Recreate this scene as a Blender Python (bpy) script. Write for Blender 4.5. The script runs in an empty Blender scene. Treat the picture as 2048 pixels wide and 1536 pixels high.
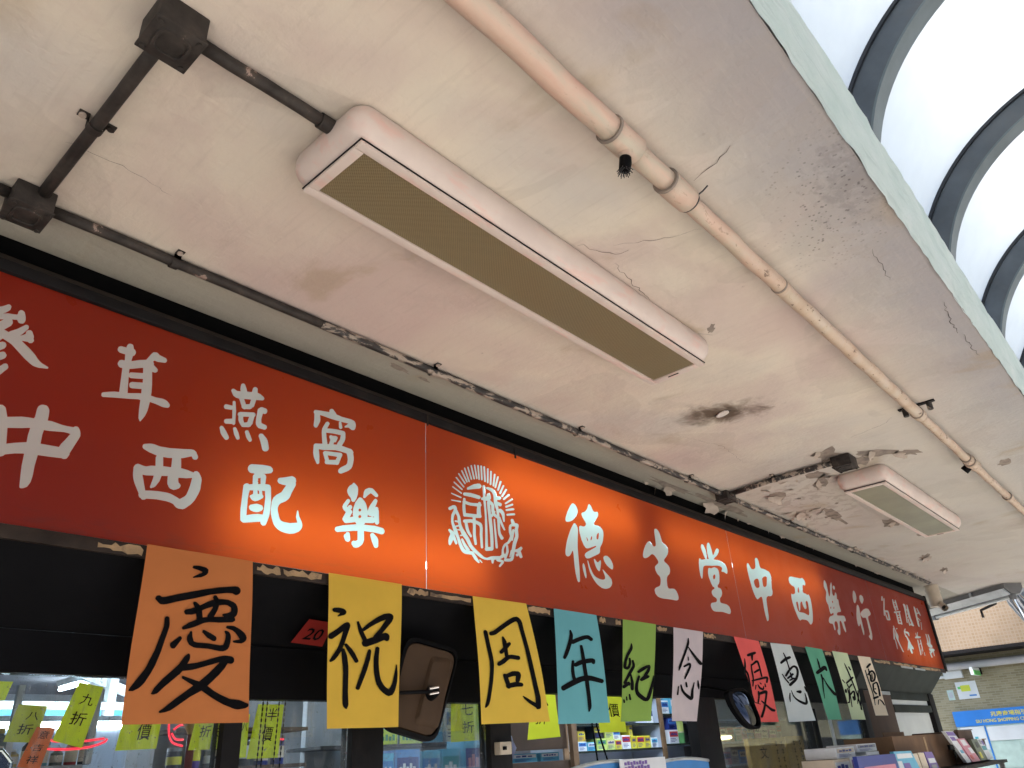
import bpy, bmesh, math, random
from mathutils import Vector, Matrix
from mathutils.geometry import tessellate_polygon

R = math.radians
random.seed(7)
scene = bpy.context.scene
COL = scene.collection

# ------------------------------------------------------------------ camera
CAM_Z = 1.6
cam_data = bpy.data.cameras.new('camera')
cam = bpy.data.objects.new('camera', cam_data)
COL.objects.link(cam)
YAW, PITCH, ROLL = 0.866719, 0.469844, -0.064695
fwd = Vector((math.sin(YAW) * math.cos(PITCH), math.cos(YAW) * math.cos(PITCH), math.sin(PITCH)))
rt0 = Vector((math.cos(YAW), -math.sin(YAW), 0))
up0 = rt0.cross(fwd)
rt = math.cos(ROLL) * rt0 + math.sin(ROLL) * up0
up = -math.sin(ROLL) * rt0 + math.cos(ROLL) * up0
mw = Matrix((rt, up, -fwd)).transposed().to_4x4()
mw.translation = (0, 0, CAM_Z)
cam.matrix_world = mw
cam_data.sensor_width = 36.0
cam_data.lens = 36.0 * 1491.47 / 2048.0
cam_data.clip_start = 0.02
cam_data.clip_end = 3000
scene.camera = cam

# ------------------------------------------------------------------ sky, sun, exposure
SUN_EL, SUN_AZ = R(52), R(205)
world = bpy.data.worlds.new('World')
scene.world = world
world.use_nodes = True
wn = world.node_tree.nodes
sky = wn.new('ShaderNodeTexSky')
sky.sky_type = 'NISHITA'
sky.sun_disc = False
sky.sun_elevation = SUN_EL
sky.sun_rotation = SUN_AZ
sky.air_density = 1.0
sky.dust_density = 4.0
sky.ozone_density = 1.0
bg = wn['Background']
bg.inputs['Strength'].default_value = 0.13
world.node_tree.links.new(sky.outputs[0], bg.inputs['Color'])
sun_data = bpy.data.lights.new('sun', 'SUN')
sun_data.energy = 1.4
sun_data.angle = R(14)
sun_data.color = (1.0, 0.95, 0.88)
sun = bpy.data.objects.new('sun', sun_data)
COL.objects.link(sun)
sd = Vector((math.sin(SUN_AZ) * math.cos(SUN_EL), math.cos(SUN_AZ) * math.cos(SUN_EL), math.sin(SUN_EL)))
sun.rotation_euler = sd.to_track_quat('Z', 'Y').to_euler()
sun.location = (0, -6, 12)
scene.view_settings.view_transform = 'Standard'
scene.view_settings.look = 'None'
scene.view_settings.gamma = 1.0
scene.view_settings.use_curve_mapping = False
scene.view_settings.exposure = 2.7
scene.cycles.max_bounces = 6
scene.cycles.diffuse_bounces = 3
scene.cycles.glossy_bounces = 2
scene.cycles.transmission_bounces = 4
scene.cycles.transparent_max_bounces = 8
scene.cycles.sample_clamp_indirect = 6.0
scene.cycles.caustics_reflective = False
scene.cycles.caustics_refractive = False

# ------------------------------------------------------------------ materials
MATS = {}


class NT:
    def __init__(self, name):
        self.m = bpy.data.materials.new(name)
        self.m.use_nodes = True
        self.t = self.m.node_tree
        self.t.nodes.clear()
        self.out = self.n('ShaderNodeOutputMaterial')
        MATS[name] = self.m

    def n(self, typ, **kw):
        nd = self.t.nodes.new(typ)
        for k, v in kw.items():
            if hasattr(nd, k):
                setattr(nd, k, v)
            else:
                nd.inputs[k.replace('_', ' ')].default_value = v
        return nd

    def l(self, a, b):
        self.t.links.new(a, b)

    def coord(self, scale=(1, 1, 1), rot=(0, 0, 0), loc=(0, 0, 0), src='Object'):
        c = self.n('ShaderNodeTexCoord')
        mp = self.n('ShaderNodeMapping')
        mp.inputs['Scale'].default_value = scale
        mp.inputs['Rotation'].default_value = rot
        mp.inputs['Location'].default_value = loc
        self.l(c.outputs[src], mp.inputs['Vector'])
        return mp.outputs[0]

    def noise(self, vec, scale, detail=4.0, rough=0.55, dist=0.0):
        nd = self.n('ShaderNodeTexNoise')
        nd.inputs['Scale'].default_value = scale
        nd.inputs['Detail'].default_value = detail
        nd.inputs['Roughness'].default_value = rough
        nd.inputs['Distortion'].default_value = dist
        if vec is not None:
            self.l(vec, nd.inputs['Vector'])
        return nd.outputs['Fac']

    def ramp(self, fac, *stops):
        nd = self.n('ShaderNodeValToRGB')
        el = nd.color_ramp.elements
        while len(el) < len(stops):
            el.new(0.5)
        for e, (p, c) in zip(el, stops):
            e.position = p
            e.color = c if len(c) == 4 else (*c, 1)
        self.l(fac, nd.inputs[0])
        return nd.outputs[0]

    def step(self, fac, a, b):
        nd = self.n('ShaderNodeMapRange')
        nd.interpolation_type = 'SMOOTHSTEP'
        nd.inputs['From Min'].default_value = a
        nd.inputs['From Max'].default_value = b
        self.l(fac, nd.inputs['Value'])
        return nd.outputs[0]

    def mix(self, fac, a, b, mode='MIX'):
        nd = self.n('ShaderNodeMixRGB')
        nd.blend_type = mode
        for s, v in ((nd.inputs[0], fac), (nd.inputs[1], a), (nd.inputs[2], b)):
            if isinstance(v, (int, float)):
                s.default_value = v
            elif isinstance(v, tuple):
                s.default_value = v if len(v) == 4 else (*v, 1)
            else:
                self.l(v, s)
        return nd.outputs[0]

    def math(self, op, a, b=0.0):
        nd = self.n('ShaderNodeMath')
        nd.operation = op
        for s, v in ((nd.inputs[0], a), (nd.inputs[1], b)):
            if isinstance(v, (int, float)):
                s.default_value = v
            else:
                self.l(v, s)
        return nd.outputs[0]

    def sep(self, vec):
        nd = self.n('ShaderNodeSeparateXYZ')
        self.l(vec, nd.inputs[0])
        return nd.outputs

    def bump(self, h, strength=0.3, dist=0.01):
        nd = self.n('ShaderNodeBump')
        nd.inputs['Strength'].default_value = strength
        nd.inputs['Distance'].default_value = dist
        self.l(h, nd.inputs['Height'])
        return nd.outputs[0]

    def pbr(self, col, rough=0.7, metal=0.0, spec=0.5, normal=None):
        nd = self.n('ShaderNodeBsdfPrincipled')
        for s, v in (('Base Color', col), ('Roughness', rough), ('Metallic', metal), ('Specular IOR Level', spec)):
            if isinstance(v, (int, float)):
                nd.inputs[s].default_value = v
            elif isinstance(v, tuple):
                nd.inputs[s].default_value = v if len(v) == 4 else (*v, 1)
            else:
                self.l(v, nd.inputs[s])
        if normal is not None:
            self.l(normal, nd.inputs['Normal'])
        return nd.outputs[0]

    def end(self, sh):
        self.l(sh, self.out.inputs['Surface'])
        return self.m


def simple(name, col, rough=0.6, metal=0.0, var=0.18, scale=9.0, bump=0.15, bd=0.003, spec=0.5, dirt=None, dirt_amt=0.45):
    t = NT(name)
    v = t.coord()
    f = t.noise(v, scale, 5)
    lo = tuple(c * (1 - var) for c in col)
    hi = tuple(min(1, c * (1 + var)) for c in col)
    c = t.ramp(f, (0.3, lo), (0.7, hi))
    if dirt:
        g = t.step(t.noise(v, scale * 0.6, 6, 0.65, 0.4), 0.52, 0.66)
        c = t.mix(t.math('MULTIPLY', g, dirt_amt), c, dirt)
    nrm = t.bump(t.noise(v, scale * 8, 4), bump, bd) if bump else None
    return t.end(t.pbr(c, rough, metal, spec, nrm))


def emit(name, col, strength):
    t = NT(name)
    e = t.n('ShaderNodeEmission')
    e.inputs[0].default_value = (*col, 1)
    e.inputs[1].default_value = strength
    return t.end(e.outputs[0])


def sheet(name, col, rough=0.8, trans=0.25, var=0.06):
    """thin paper or plastic: diffuse with some light passing through"""
    t = NT(name)
    v = t.coord()
    f = t.noise(v, 7, 4)
    c = t.ramp(f, (0.3, tuple(x * (1 - var) for x in col)), (0.7, tuple(min(1, x * (1 + var)) for x in col)))
    nrm = t.bump(t.noise(v, 14, 3), 0.25, 0.004)
    a = t.pbr(c, rough, 0, 0.25, nrm)
    b = t.n('ShaderNodeBsdfTranslucent')
    t.l(c, b.inputs[0])
    m = t.n('ShaderNodeMixShader')
    m.inputs[0].default_value = trans
    t.l(a, m.inputs[1])
    t.l(b.outputs[0], m.inputs[2])
    return t.end(m.outputs[0])


# --- painted concrete soffit: patchy, brushed, stained
def ceiling_mat():
    t = NT('soffit_paint')
    v = t.coord()
    x, y, z = t.sep(v)
    big = t.noise(v, 0.9, 3, 0.6, 0.3)
    mid = t.noise(v, 3.1, 4, 0.6, 0.5)
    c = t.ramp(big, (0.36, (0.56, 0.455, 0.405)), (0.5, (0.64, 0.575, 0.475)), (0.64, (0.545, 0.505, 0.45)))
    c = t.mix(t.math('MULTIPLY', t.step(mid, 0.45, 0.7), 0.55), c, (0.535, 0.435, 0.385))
    # darker and greyer towards the street edge
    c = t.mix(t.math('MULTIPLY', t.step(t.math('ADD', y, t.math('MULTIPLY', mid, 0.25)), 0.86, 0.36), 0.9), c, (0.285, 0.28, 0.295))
    # cooler, greyer tone over the farther bays
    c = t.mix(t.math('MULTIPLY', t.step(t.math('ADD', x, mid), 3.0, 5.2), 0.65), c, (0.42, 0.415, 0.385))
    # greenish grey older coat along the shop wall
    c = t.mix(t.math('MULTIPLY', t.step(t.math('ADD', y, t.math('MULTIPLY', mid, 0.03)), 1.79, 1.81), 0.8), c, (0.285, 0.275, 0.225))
    # ochre damp stains
    st = t.step(t.noise(t.coord(loc=(3.1, 1.7, 0)), 2.3, 5, 0.5, 0.6), 0.60, 0.70)
    c = t.mix(t.math('MULTIPLY', st, 0.42), c, (0.33, 0.245, 0.135))
    gr = t.noise(t.coord(loc=(1.3, 5.2, 0)), 1.25, 6, 0.68, 0.4)
    c = t.mix(t.math('MULTIPLY', t.step(gr, 0.50, 0.76), 0.30), c, (0.27, 0.225, 0.19))
    # patches of a second repaint with a visible edge
    pt = t.step(t.noise(t.coord(loc=(7.3, 2.2, 0)), 1.7, 4, 0.5, 0.9), 0.565, 0.58)
    c = t.mix(t.math('MULTIPLY', pt, 0.16), c, (0.33, 0.29, 0.25))
    # long brush marks
    br = t.noise(t.coord(scale=(2.0, 26, 1), rot=(0, 0, R(34))), 3.2, 4, 0.6, 0.3)
    c = t.mix(t.math('MULTIPLY', t.step(br, 0.5, 0.72), 0.08), c, (0.60, 0.52, 0.45))
    br2 = t.noise(t.coord(scale=(22, 2.0, 1), rot=(0, 0, R(-12))), 2.6, 4, 0.6, 0.3)
    c = t.mix(t.math('MULTIPLY', t.step(br2, 0.50, 0.72), 0.12), c, (0.32, 0.27, 0.23))
    # grime specks
    vo = t.n('ShaderNodeTexVoronoi')
    vo.inputs['Scale'].default_value = 16
    t.l(t.coord(), vo.inputs['Vector'])
    sp = t.math('MULTIPLY', t.step(vo.outputs['Distance'], 0.10, 0.05), t.step(t.noise(v, 4.3, 3), 0.6, 0.7))
    c = t.mix(t.math('MULTIPLY', sp, 0.5), c, (0.06, 0.05, 0.045))
    # soot and mould patch at the street edge
    def blob(cx, cy, rx, ry, ang, nscale, namp):
        mp = t.coord(loc=(0, 0, 0))
        xx, yy, _ = t.sep(mp)
        dx = t.math('SUBTRACT', xx, cx)
        dy = t.math('SUBTRACT', yy, cy)
        ca, sa = math.cos(ang), math.sin(ang)
        u = t.math('ADD', t.math('MULTIPLY', dx, ca / rx), t.math('MULTIPLY', dy, sa / rx))
        w = t.math('ADD', t.math('MULTIPLY', dx, -sa / ry), t.math('MULTIPLY', dy, ca / ry))
        d = t.math('SQRT', t.math('ADD', t.math('MULTIPLY', u, u), t.math('MULTIPLY', w, w)))
        nz = t.noise(t.coord(), nscale, 3, 0.7, 0.4)
        return t.math('ADD', d, t.math('MULTIPLY', t.math('SUBTRACT', nz, 0.5), namp))
    soot = t.step(blob(1.76, 0.27, 0.22, 0.13, 0.1, 26, 3.2), 0.95, 0.15)
    c = t.mix(t.math('MULTIPLY', soot, 0.22), c, (0.045, 0.04, 0.04))
    fine = t.n('ShaderNodeTexVoronoi')
    fine.inputs['Scale'].default_value = 62
    t.l(t.coord(), fine.inputs['Vector'])
    sp2 = t.math('MULTIPLY', t.step(fine.outputs['Distance'], 0.28, 0.14), t.step(blob(1.80, 0.36, 0.42, 0.22, 0.3, 9, 1.2), 1.0, 0.3))
    c = t.mix(t.math('MULTIPLY', sp2, 0.5), c, (0.03, 0.028, 0.028))
    # scorch mark round the old lamp hole
    sc = t.step(blob(2.845, 1.235, 0.23, 0.14, R(-58), 10, 1.6), 1.1, 0.15)
    c = t.mix(t.math('MULTIPLY', sc, 0.92), c, (0.075, 0.046, 0.026))
    # flaking zone: older grey-buff coats laid bare
    fz = t.step(blob(4.5, 1.55, 0.75, 0.36, 0.15, 7, 1.6), 1.0, 0.5)
    pl = t.step(t.noise(t.coord(), 15, 3, 0.6, 0.3), 0.52, 0.55)
    c = t.mix(t.math('MULTIPLY', t.math('MULTIPLY', fz, pl), 0.42), c, (0.29, 0.24, 0.20))
    h = t.math('ADD', t.math('MULTIPLY', t.noise(v, 42, 3, 0.6), 0.5), t.math('MULTIPLY', br, 0.16))
    h = t.math('ADD', h, t.math('MULTIPLY', mid, 1.2))
    nrm = t.bump(h, 0.55, 0.008)
    return t.end(t.pbr(c, 0.85, 0, 0.25, nrm))


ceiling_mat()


def fascia_mat():
    t = NT('fascia_render')
    v = t.coord()
    f = t.noise(v, 5, 6, 0.65)
    c = t.ramp(f, (0.3, (0.66, 0.79, 0.74)), (0.6, (0.77, 0.87, 0.83)), (0.75, (0.84, 0.91, 0.88)))
    st = t.noise(t.coord(scale=(1, 1, 7)), 6, 4, 0.6)
    c = t.mix(t.math('MULTIPLY', t.step(st, 0.5, 0.7), 0.3), c, (0.46, 0.58, 0.54))
    h = t.math('ADD', t.noise(v, 75, 5, 0.75), t.math('MULTIPLY', st, 0.5))
    return t.end(t.pbr(c, 0.9, 0, 0.2, t.bump(h, 1.0, 0.02)))


fascia_mat()


def acrylic(name, diff, tran, tmix, rough=0.32, grime=True):
    t = NT(name)
    v = t.coord()
    f = t.noise(v, 3, 5, 0.6)
    c = t.mix(t.math('MULTIPLY', t.step(f, 0.4, 0.75), 0.22), diff, tuple(x * 0.72 for x in diff))
    if grime:
        x, y, z = t.sep(v)
        g = t.noise(t.coord(scale=(1, 1, 5)), 16, 5, 0.65)
        band = t.step(t.math('ADD', z, t.math('MULTIPLY', t.noise(v, 8, 3), 0.03)), 0.068, 0.045)
        gm = t.math('MULTIPLY', t.step(g, 0.47, 0.6), band)
        c = t.mix(t.math('MULTIPLY', gm, 0.7), c, (0.05, 0.022, 0.02))
    rg = t.ramp(t.noise(v, 6, 4), (0.3, (rough - .06,) * 3), (0.7, (rough + .12,) * 3))
    a = t.pbr(c, rg, 0, 0.4, t.bump(t.noise(v, 2.2, 3), 0.06, 0.01))
    b = t.n('ShaderNodeBsdfTranslucent')
    b.inputs[0].default_value = (*tran, 1)
    m = t.n('ShaderNodeMixShader')
    m.inputs[0].default_value = tmix
    t.l(a, m.inputs[1])
    t.l(b.outputs[0], m.inputs[2])
    return t.end(m.outputs[0])


acrylic('sign_red', (0.185, 0.018, 0.010), (1.0, 0.112, 0.011), 0.5)
acrylic('sign_white', (0.74, 0.69, 0.63), (0.55, 0.72, 0.70), 0.5, 0.4, False)


def metal_peel():
    """dark grey enamel conduit flaking to bare pinkish wall paint"""
    t = NT('conduit_enamel')
    v = t.coord()
    f = t.noise(v, 14, 6, 0.65, 0.3)
    c = t.ramp(f, (0.35, (0.022, 0.019, 0.017)), (0.58, (0.046, 0.039, 0.034)), (0.65, (0.062, 0.050, 0.042)), (0.68, (0.30, 0.22, 0.18)))
    return t.end(t.pbr(c, 0.6, 0, 0.2, t.bump(t.noise(v, 60, 4), 0.4, 0.002)))


metal_peel()


def conduit_far():
    t = NT('conduit_flaking')
    v = t.coord()
    f = t.noise(t.coord(scale=(3.2, 9, 9)), 3.3, 6, 0.65, 0.5)
    c = t.ramp(f, (0.44, (0.020, 0.018, 0.017)), (0.52, (0.05, 0.044, 0.04)), (0.555, (0.30, 0.25, 0.20)), (0.8, (0.42, 0.35, 0.29)))
    return t.end(t.pbr(c, 0.6, 0, 0.4, t.bump(t.noise(v, 50, 4), 0.5, 0.003)))


conduit_far()


def pipe_mat():
    t = NT('pipe_paint')
    v = t.coord()
    f = t.noise(t.coord(scale=(1.2, 5, 5)), 4, 5, 0.6, 0.4)
    c = t.ramp(f, (0.3, (0.56, 0.35, 0.27)), (0.5, (0.56, 0.41, 0.32)), (0.7, (0.47, 0.42, 0.33)))
    x, y, z = t.sep(v)
    far = t.step(x, 1.2, 2.2)
    ochre = t.ramp(t.noise(v, 9, 5, 0.6), (0.3, (0.40, 0.285, 0.19)), (0.5, (0.49, 0.385, 0.28)), (0.7, (0.52, 0.45, 0.37)))
    c = t.mix(t.math('MULTIPLY', far, 0.75), c, ochre)
    ch = t.math('MULTIPLY', t.step(t.noise(t.coord(scale=(1, 2.2, 2.2)), 21, 5, 0.75, 0.3), 0.60, 0.64), t.math('ADD', t.math('MULTIPLY', far, 0.7), 0.15))
    c = t.mix(ch, c, (0.105, 0.06, 0.04))
    return t.end(t.pbr(c, 0.6, 0, 0.35, t.bump(t.noise(v, 40, 5), 0.5, 0.003)))


pipe_mat()


def lamp_mat():
    t = NT('lamp_enamel')
    v = t.coord()
    x, y, z = t.sep(v)
    f = t.noise(v, 6, 5, 0.6, 0.3)
    c = t.ramp(f, (0.3, (0.56, 0.47, 0.42)), (0.6, (0.62, 0.53, 0.47)), (0.8, (0.64, 0.42, 0.36)))
    d = t.step(t.noise(t.coord(scale=(1.4, 6, 6)), 5, 5, 0.6), 0.52, 0.66)
    c = t.mix(t.math('MULTIPLY', d, 0.4), c, (0.68, 0.40, 0.335))
    return t.end(t.pbr(c, 0.45, 0, 0.4, t.bump(t.noise(v, 30, 4), 0.15, 0.002)))


lamp_mat()


def lens_mat():
    """aged prismatic diffuser: fine crossed ribs in yellowed plastic"""
    t = NT('lamp_lens')
    v = t.coord()
    s = 1 / 0.0024
    w1 = t.n('ShaderNodeTexWave')
    w1.inputs['Scale'].default_value = s / 6.2832 * 1.0
    t.l(t.coord(rot=(0, 0, R(45))), w1.inputs['Vector'])
    w2 = t.n('ShaderNodeTexWave')
    w2.inputs['Scale'].default_value = s / 6.2832 * 1.0
    t.l(t.coord(rot=(0, 0, R(-45))), w2.inputs['Vector'])
    g = t.math('MAXIMUM', w1.outputs['Fac'], w2.outputs['Fac'])
    base = t.ramp(t.noise(v, 2.2, 4), (0.3, (0.120, 0.088, 0.038)), (0.7, (0.150, 0.115, 0.054)))
    c = t.mix(t.step(g, 0.80, 0.99), base, (0.26, 0.21, 0.115))
    c = t.mix(t.math('MULTIPLY', t.step(g, 0.6, 0.2), 0.5), c, (0.075, 0.056, 0.026))
    return t.end(t.pbr(c, 0.35, 0, 0.5, t.bump(g, 0.5, 0.002)))


lens_mat()


def tile_mat(name, c1, c2, mortar, tw, th, ms=0.08, stag=0.0):
    t = NT(name)
    b = t.n('ShaderNodeTexBrick')
    b.offset = stag
    b.inputs['Scale'].default_value = 1.0
    b.inputs['Brick Width'].default_value = tw
    b.inputs['Row Height'].default_value = th
    b.inputs['Mortar Size'].default_value = th * ms
    b.inputs['Mortar Smooth'].default_value = 0.1
    b.inputs['Bias'].default_value = 0.0
    b.inputs['Color1'].default_value = (*c1, 1)
    b.inputs['Color2'].default_value = (*c2, 1)
    b.inputs['Mortar'].default_value = (*mortar, 1)
    c = t.n('ShaderNodeTexCoord')
    s = t.n('ShaderNodeSeparateXYZ')
    t.l(c.outputs['Object'], s.inputs[0])
    cb = t.n('ShaderNodeCombineXYZ')
    t.l(s.outputs[1], cb.inputs[0])
    t.l(s.outputs[2], cb.inputs[1])
    t.l(cb.outputs[0], b.inputs['Vector'])
    dirt = t.step(t.noise(t.coord(), 1.4, 6, 0.6), 0.42, 0.75)
    col = t.mix(t.math('MULTIPLY', dirt, 0.4), b.outputs['Color'], tuple(x * 0.5 for x in c1))
    return t.end(t.pbr(col, 0.5, 0, 0.4, t.bump(b.outputs['Fac'], -0.4, 0.004)))


tile_mat('tile_beam', (0.215, 0.150, 0.088), (0.25, 0.185, 0.12), (0.255, 0.20, 0.14), 0.042, 0.042, 0.16)
tile_mat('tile_wall', (0.21, 0.185, 0.10), (0.29, 0.26, 0.155), (0.30, 0.28, 0.19), 0.10, 0.03, 0.12, 0.5)


def thin_glass(name, tint=(0.93, 0.97, 0.97), rough=0.02, dusty=0.16):
    t = NT(name)
    tr = t.n('ShaderNodeBsdfTransparent')
    tr.inputs[0].default_value = (*tint, 1)
    gl = t.n('ShaderNodeBsdfGlossy')
    gl.inputs['Roughness'].default_value = rough
    fr = t.n('ShaderNodeFresnel')
    fr.inputs['IOR'].default_value = 1.5
    m = t.n('ShaderNodeMixShader')
    t.l(t.math('MULTIPLY', fr.outputs[0], 0.6), m.inputs[0])
    t.l(tr.outputs[0], m.inputs[1])
    t.l(gl.outputs[0], m.inputs[2])
    df = t.n('ShaderNodeBsdfDiffuse')
    df.inputs[0].default_value = (0.55, 0.56, 0.58, 1)
    m2 = t.n('ShaderNodeMixShader')
    sm = t.noise(t.coord(scale=(3, 1, 0.5)), 16, 5, 0.75, 0.6)
    sp = t.noise(t.coord(), 90, 2, 0.6)
    d_ = t.math('ADD', t.math('MULTIPLY', t.step(sm, 0.45, 0.75), dusty), t.math('MULTIPLY', t.step(sp, 0.66, 0.74), 0.35))  # dust streaks and specks; the streaks also imitate hazy reflections
    t.l(d_, m2.inputs[0])
    t.l(m.outputs[0], m2.inputs[1])
    t.l(df.outputs[0], m2.inputs[2])
    return t.end(m2.outputs[0])


thin_glass('shop_glass')
simple('rail_brown', (0.030, 0.021, 0.016), 0.6, 0, 0.4, 12, 0.3, dirt=(0.008, 0.007, 0.006), spec=0.15)
simple('frame_dark', (0.010, 0.009, 0.009), 0.55, 0, 0.3, 10, 0.2, dirt=(0.02, 0.017, 0.015), spec=0.15)
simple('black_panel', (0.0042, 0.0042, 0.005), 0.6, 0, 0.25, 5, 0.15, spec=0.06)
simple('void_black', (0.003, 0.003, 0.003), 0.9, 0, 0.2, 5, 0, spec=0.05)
simple('green_grey_panel', (0.022, 0.028, 0.023), 0.6, 0, 0.35, 5, 0.2, dirt=(0.013, 0.014, 0.012), spec=0.15)
simple('tape_ochre', (0.34, 0.22, 0.11), 0.6, 0, 0.35, 14, 0.5, 0.006, dirt=(0.03, 0.02, 0.015), dirt_amt=0.9)
simple('brown_box', (0.165, 0.090, 0.045), 0.8, 0, 0.2, 6, 0.2, dirt=(0.08, 0.045, 0.025))
simple('brown_box_dark', (0.085, 0.050, 0.032), 0.8, 0, 0.2, 6, 0.2)
simple('wood_trim', (0.21, 0.125, 0.068), 0.55, 0, 0.3, 10, 0.2)
simple('ink', (0.0030, 0.0028, 0.0034), 0.7, 0, 0.5, 25, 0.1, spec=0.06)
simple('ink_green', (0.02, 0.03, 0.025), 0.6, 0, 0.3, 25, 0)
simple('steel_dark', (0.066, 0.080, 0.096), 0.5, 0.15, 0.25, 5, 0.2, dirt=(0.075, 0.08, 0.085), dirt_amt=0.5)
simple('steel_edge', (0.013, 0.016, 0.022), 0.5, 0.1, 0.25, 5, 0.2)
simple('steel_flange', (0.105, 0.130, 0.140), 0.5, 0.1, 0.2, 5, 0.2)
simple('bare_wire', (0.03, 0.03, 0.032), 0.5, 0.2)
simple('pvc_beige', (0.50, 0.43, 0.33), 0.5, 0, 0.12, 8, 0.1, dirt=(0.45, 0.26, 0.2), dirt_amt=0.5)
simple('alu', (0.45, 0.48, 0.48), 0.42, 0.6, 0.2, 6, 0.15, dirt=(0.12, 0.12, 0.12))
simple('alu_dark', (0.16, 0.16, 0.155), 0.5, 0.3, 0.2, 6, 0.15)
simple('pipe_grey', (0.42, 0.43, 0.44), 0.4, 0, 0.12, 6, 0.1)
simple('box_inside', (0.42, 0.42, 0.42), 0.8, 0, 0.06, 6, 0.05)
simple('white_plastic', (0.62, 0.66, 0.64), 0.45, 0, 0.06, 6, 0.05)
simple('shelf_white', (0.46, 0.52, 0.62), 0.5, 0, 0.08, 4, 0.05)
simple('shop_wall', (0.30, 0.30, 0.31), 0.7, 0, 0.2, 3, 0.1)
simple('shop_ceiling', (0.24, 0.23, 0.25), 0.8, 0, 0.15, 3, 0.1)
simple('asphalt_pave', (0.42, 0.40, 0.37), 0.9, 0, 0.15, 1.2, 0.4, 0.01, dirt=(0.25, 0.24, 0.22))
simple('mirror_back', (0.060, 0.036, 0.020), 0.55, 0, 0.15, 7, 0.1, dirt=(0.040, 0.024, 0.013), spec=0.12)
simple('facade', (0.52, 0.50, 0.47), 0.85, 0, 0.12, 0.8, 0.2)
simple('rubber', (0.0035, 0.0035, 0.004), 0.6, 0, 0.2, 10, 0.1, spec=0.08)
simple('chrome', (0.62, 0.62, 0.62), 0.18, 1.0, 0.1, 10, 0)
t_ = NT('mirror_glass')
t_.end(t_.pbr((0.035, 0.045, 0.075), 0.04, 1.0, 0.5))
simple('flake_paint', (0.40, 0.335, 0.275), 0.8, 0, 0.2, 12, 0.4)
simple('flake_under', (0.24, 0.20, 0.165), 0.9, 0, 0.35, 20, 0.5)
simple('lamp_lens_pale', (0.235, 0.225, 0.155), 0.45, 0, 0.15, 4, 0.1)
simple('crack', (0.045, 0.038, 0.034), 0.9, 0, 0.3, 20, 0)
simple('plaster_white', (0.62, 0.58, 0.54), 0.8, 0, 0.12, 30, 0.4)
simple('wood_pillar', (0.42, 0.27, 0.075), 0.5, 0, 0.3, 7, 0.2)
simple('red_lacquer', (0.15, 0.02, 0.016), 0.35, 0, 0.2, 8, 0.1)
simple('gold', (0.55, 0.34, 0.10), 0.35, 0.6, 0.2, 12, 0.2)
simple('board_blue', (0.03, 0.20, 0.58), 0.35, 0, 0.06, 5, 0.03)
simple('board_yellow', (0.72, 0.64, 0.04), 0.4, 0, 0.05, 5, 0)
simple('board_pale', (0.42, 0.56, 0.49), 0.4, 0, 0.12, 9, 0.02)
simple('board_teal', (0.06, 0.38, 0.44), 0.4, 0, 0.1, 9, 0.02)
simple('exit_green', (0.12, 0.55, 0.13), 0.4, 0, 0.1, 9, 0.02)
simple('sticker_yellow', (0.55, 0.62, 0.04), 0.4, 0, 0.1, 9, 0.02)
PAPERS = {
    'qing': (0.56, 0.185, 0.055),
    'zhu': (0.75, 0.48, 0.062),
    'zhou': (0.79, 0.53, 0.072),
    'nian': (0.148, 0.44, 0.49),
    'ji': (0.265, 0.425, 0.088),
    'nian4': (0.62, 0.54, 0.56),
    'you': (0.88, 0.135, 0.122),
    'hui': (0.7, 0.76, 0.75),
    'da': (0.138, 0.45, 0.29),
    'jian3': (0.66, 0.78, 0.5),
    'jia': (0.88, 0.76, 0.58)}
for k, c in PAPERS.items():
    sheet('paper_' + k, c)
sheet('note_yellow', (0.80, 0.86, 0.05), 0.7, 0.5)
sheet('note_olive', (0.50, 0.50, 0.05), 0.7, 0.4)
sheet('note_orange', (0.90, 0.20, 0.06), 0.7, 0.45)
sheet('note_red', (0.30, 0.02, 0.014), 0.7, 0.15)
sheet('roof_sheet', (0.57, 0.61, 0.60), 0.6, 0.35, 0.025)
sheet('clear_bag', (0.42, 0.44, 0.56), 0.25, 0.5, 0.25)
emit('tube_lit', (0.62, 0.96, 1.0), 2.5)
emit('tube_worn', (0.62, 0.96, 1.0), 1.7)
emit('tube_dying', (0.62, 0.96, 1.0), 1.0)
emit('shop_tube', (0.74, 0.87, 1.0), 13.0)
emit('shop_tube_warm', (1.0, 0.80, 0.38), 2.2)
emit('neon_red', (1.0, 0.035, 0.06), 0.26)
PACK = {
    'blue': (0.05, 0.22, 0.52), 'sky': (0.10, 0.40, 0.58), 'navy': (0.02, 0.035, 0.22), 'white': (0.66, 0.68, 0.70), 'yellow': (0.66, 0.60, 0.05),
    'lime': (0.50, 0.58, 0.16), 'gold': (0.50, 0.34, 0.04), 'green': (0.10, 0.30, 0.10), 'pink': (0.55, 0.20, 0.27), 'red': (0.48, 0.035, 0.03),
    'violet': (0.16, 0.09, 0.34), 'cream': (0.60, 0.50, 0.38), 'grey': (0.28, 0.29, 0.31), 'dark': (0.03, 0.03, 0.035), 'teal': (0.04, 0.28, 0.32), 'olive': (0.13, 0.15, 0.11)}
for k, c in PACK.items():
    simple('pack_' + k, c, 0.4, 0, 0.1, 11, 0.04)

# ------------------------------------------------------------------ builders


def wloc(o):
    v = Vector((0, 0, 0))
    while o is not None:
        v += o.location
        o = o.parent
    return v


def props(o, label=None, cat=None, group=None, kind=None):
    if label:
        o['label'] = label
    if cat:
        o['category'] = cat
    if group:
        o['group'] = group
    if kind:
        o['kind'] = kind
    return o


def thing(name, label, cat, loc, group=None):
    o = bpy.data.objects.new(name, None)
    o.empty_display_size = 0.1
    COL.objects.link(o)
    o.location = loc
    return props(o, label, cat, group)


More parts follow.
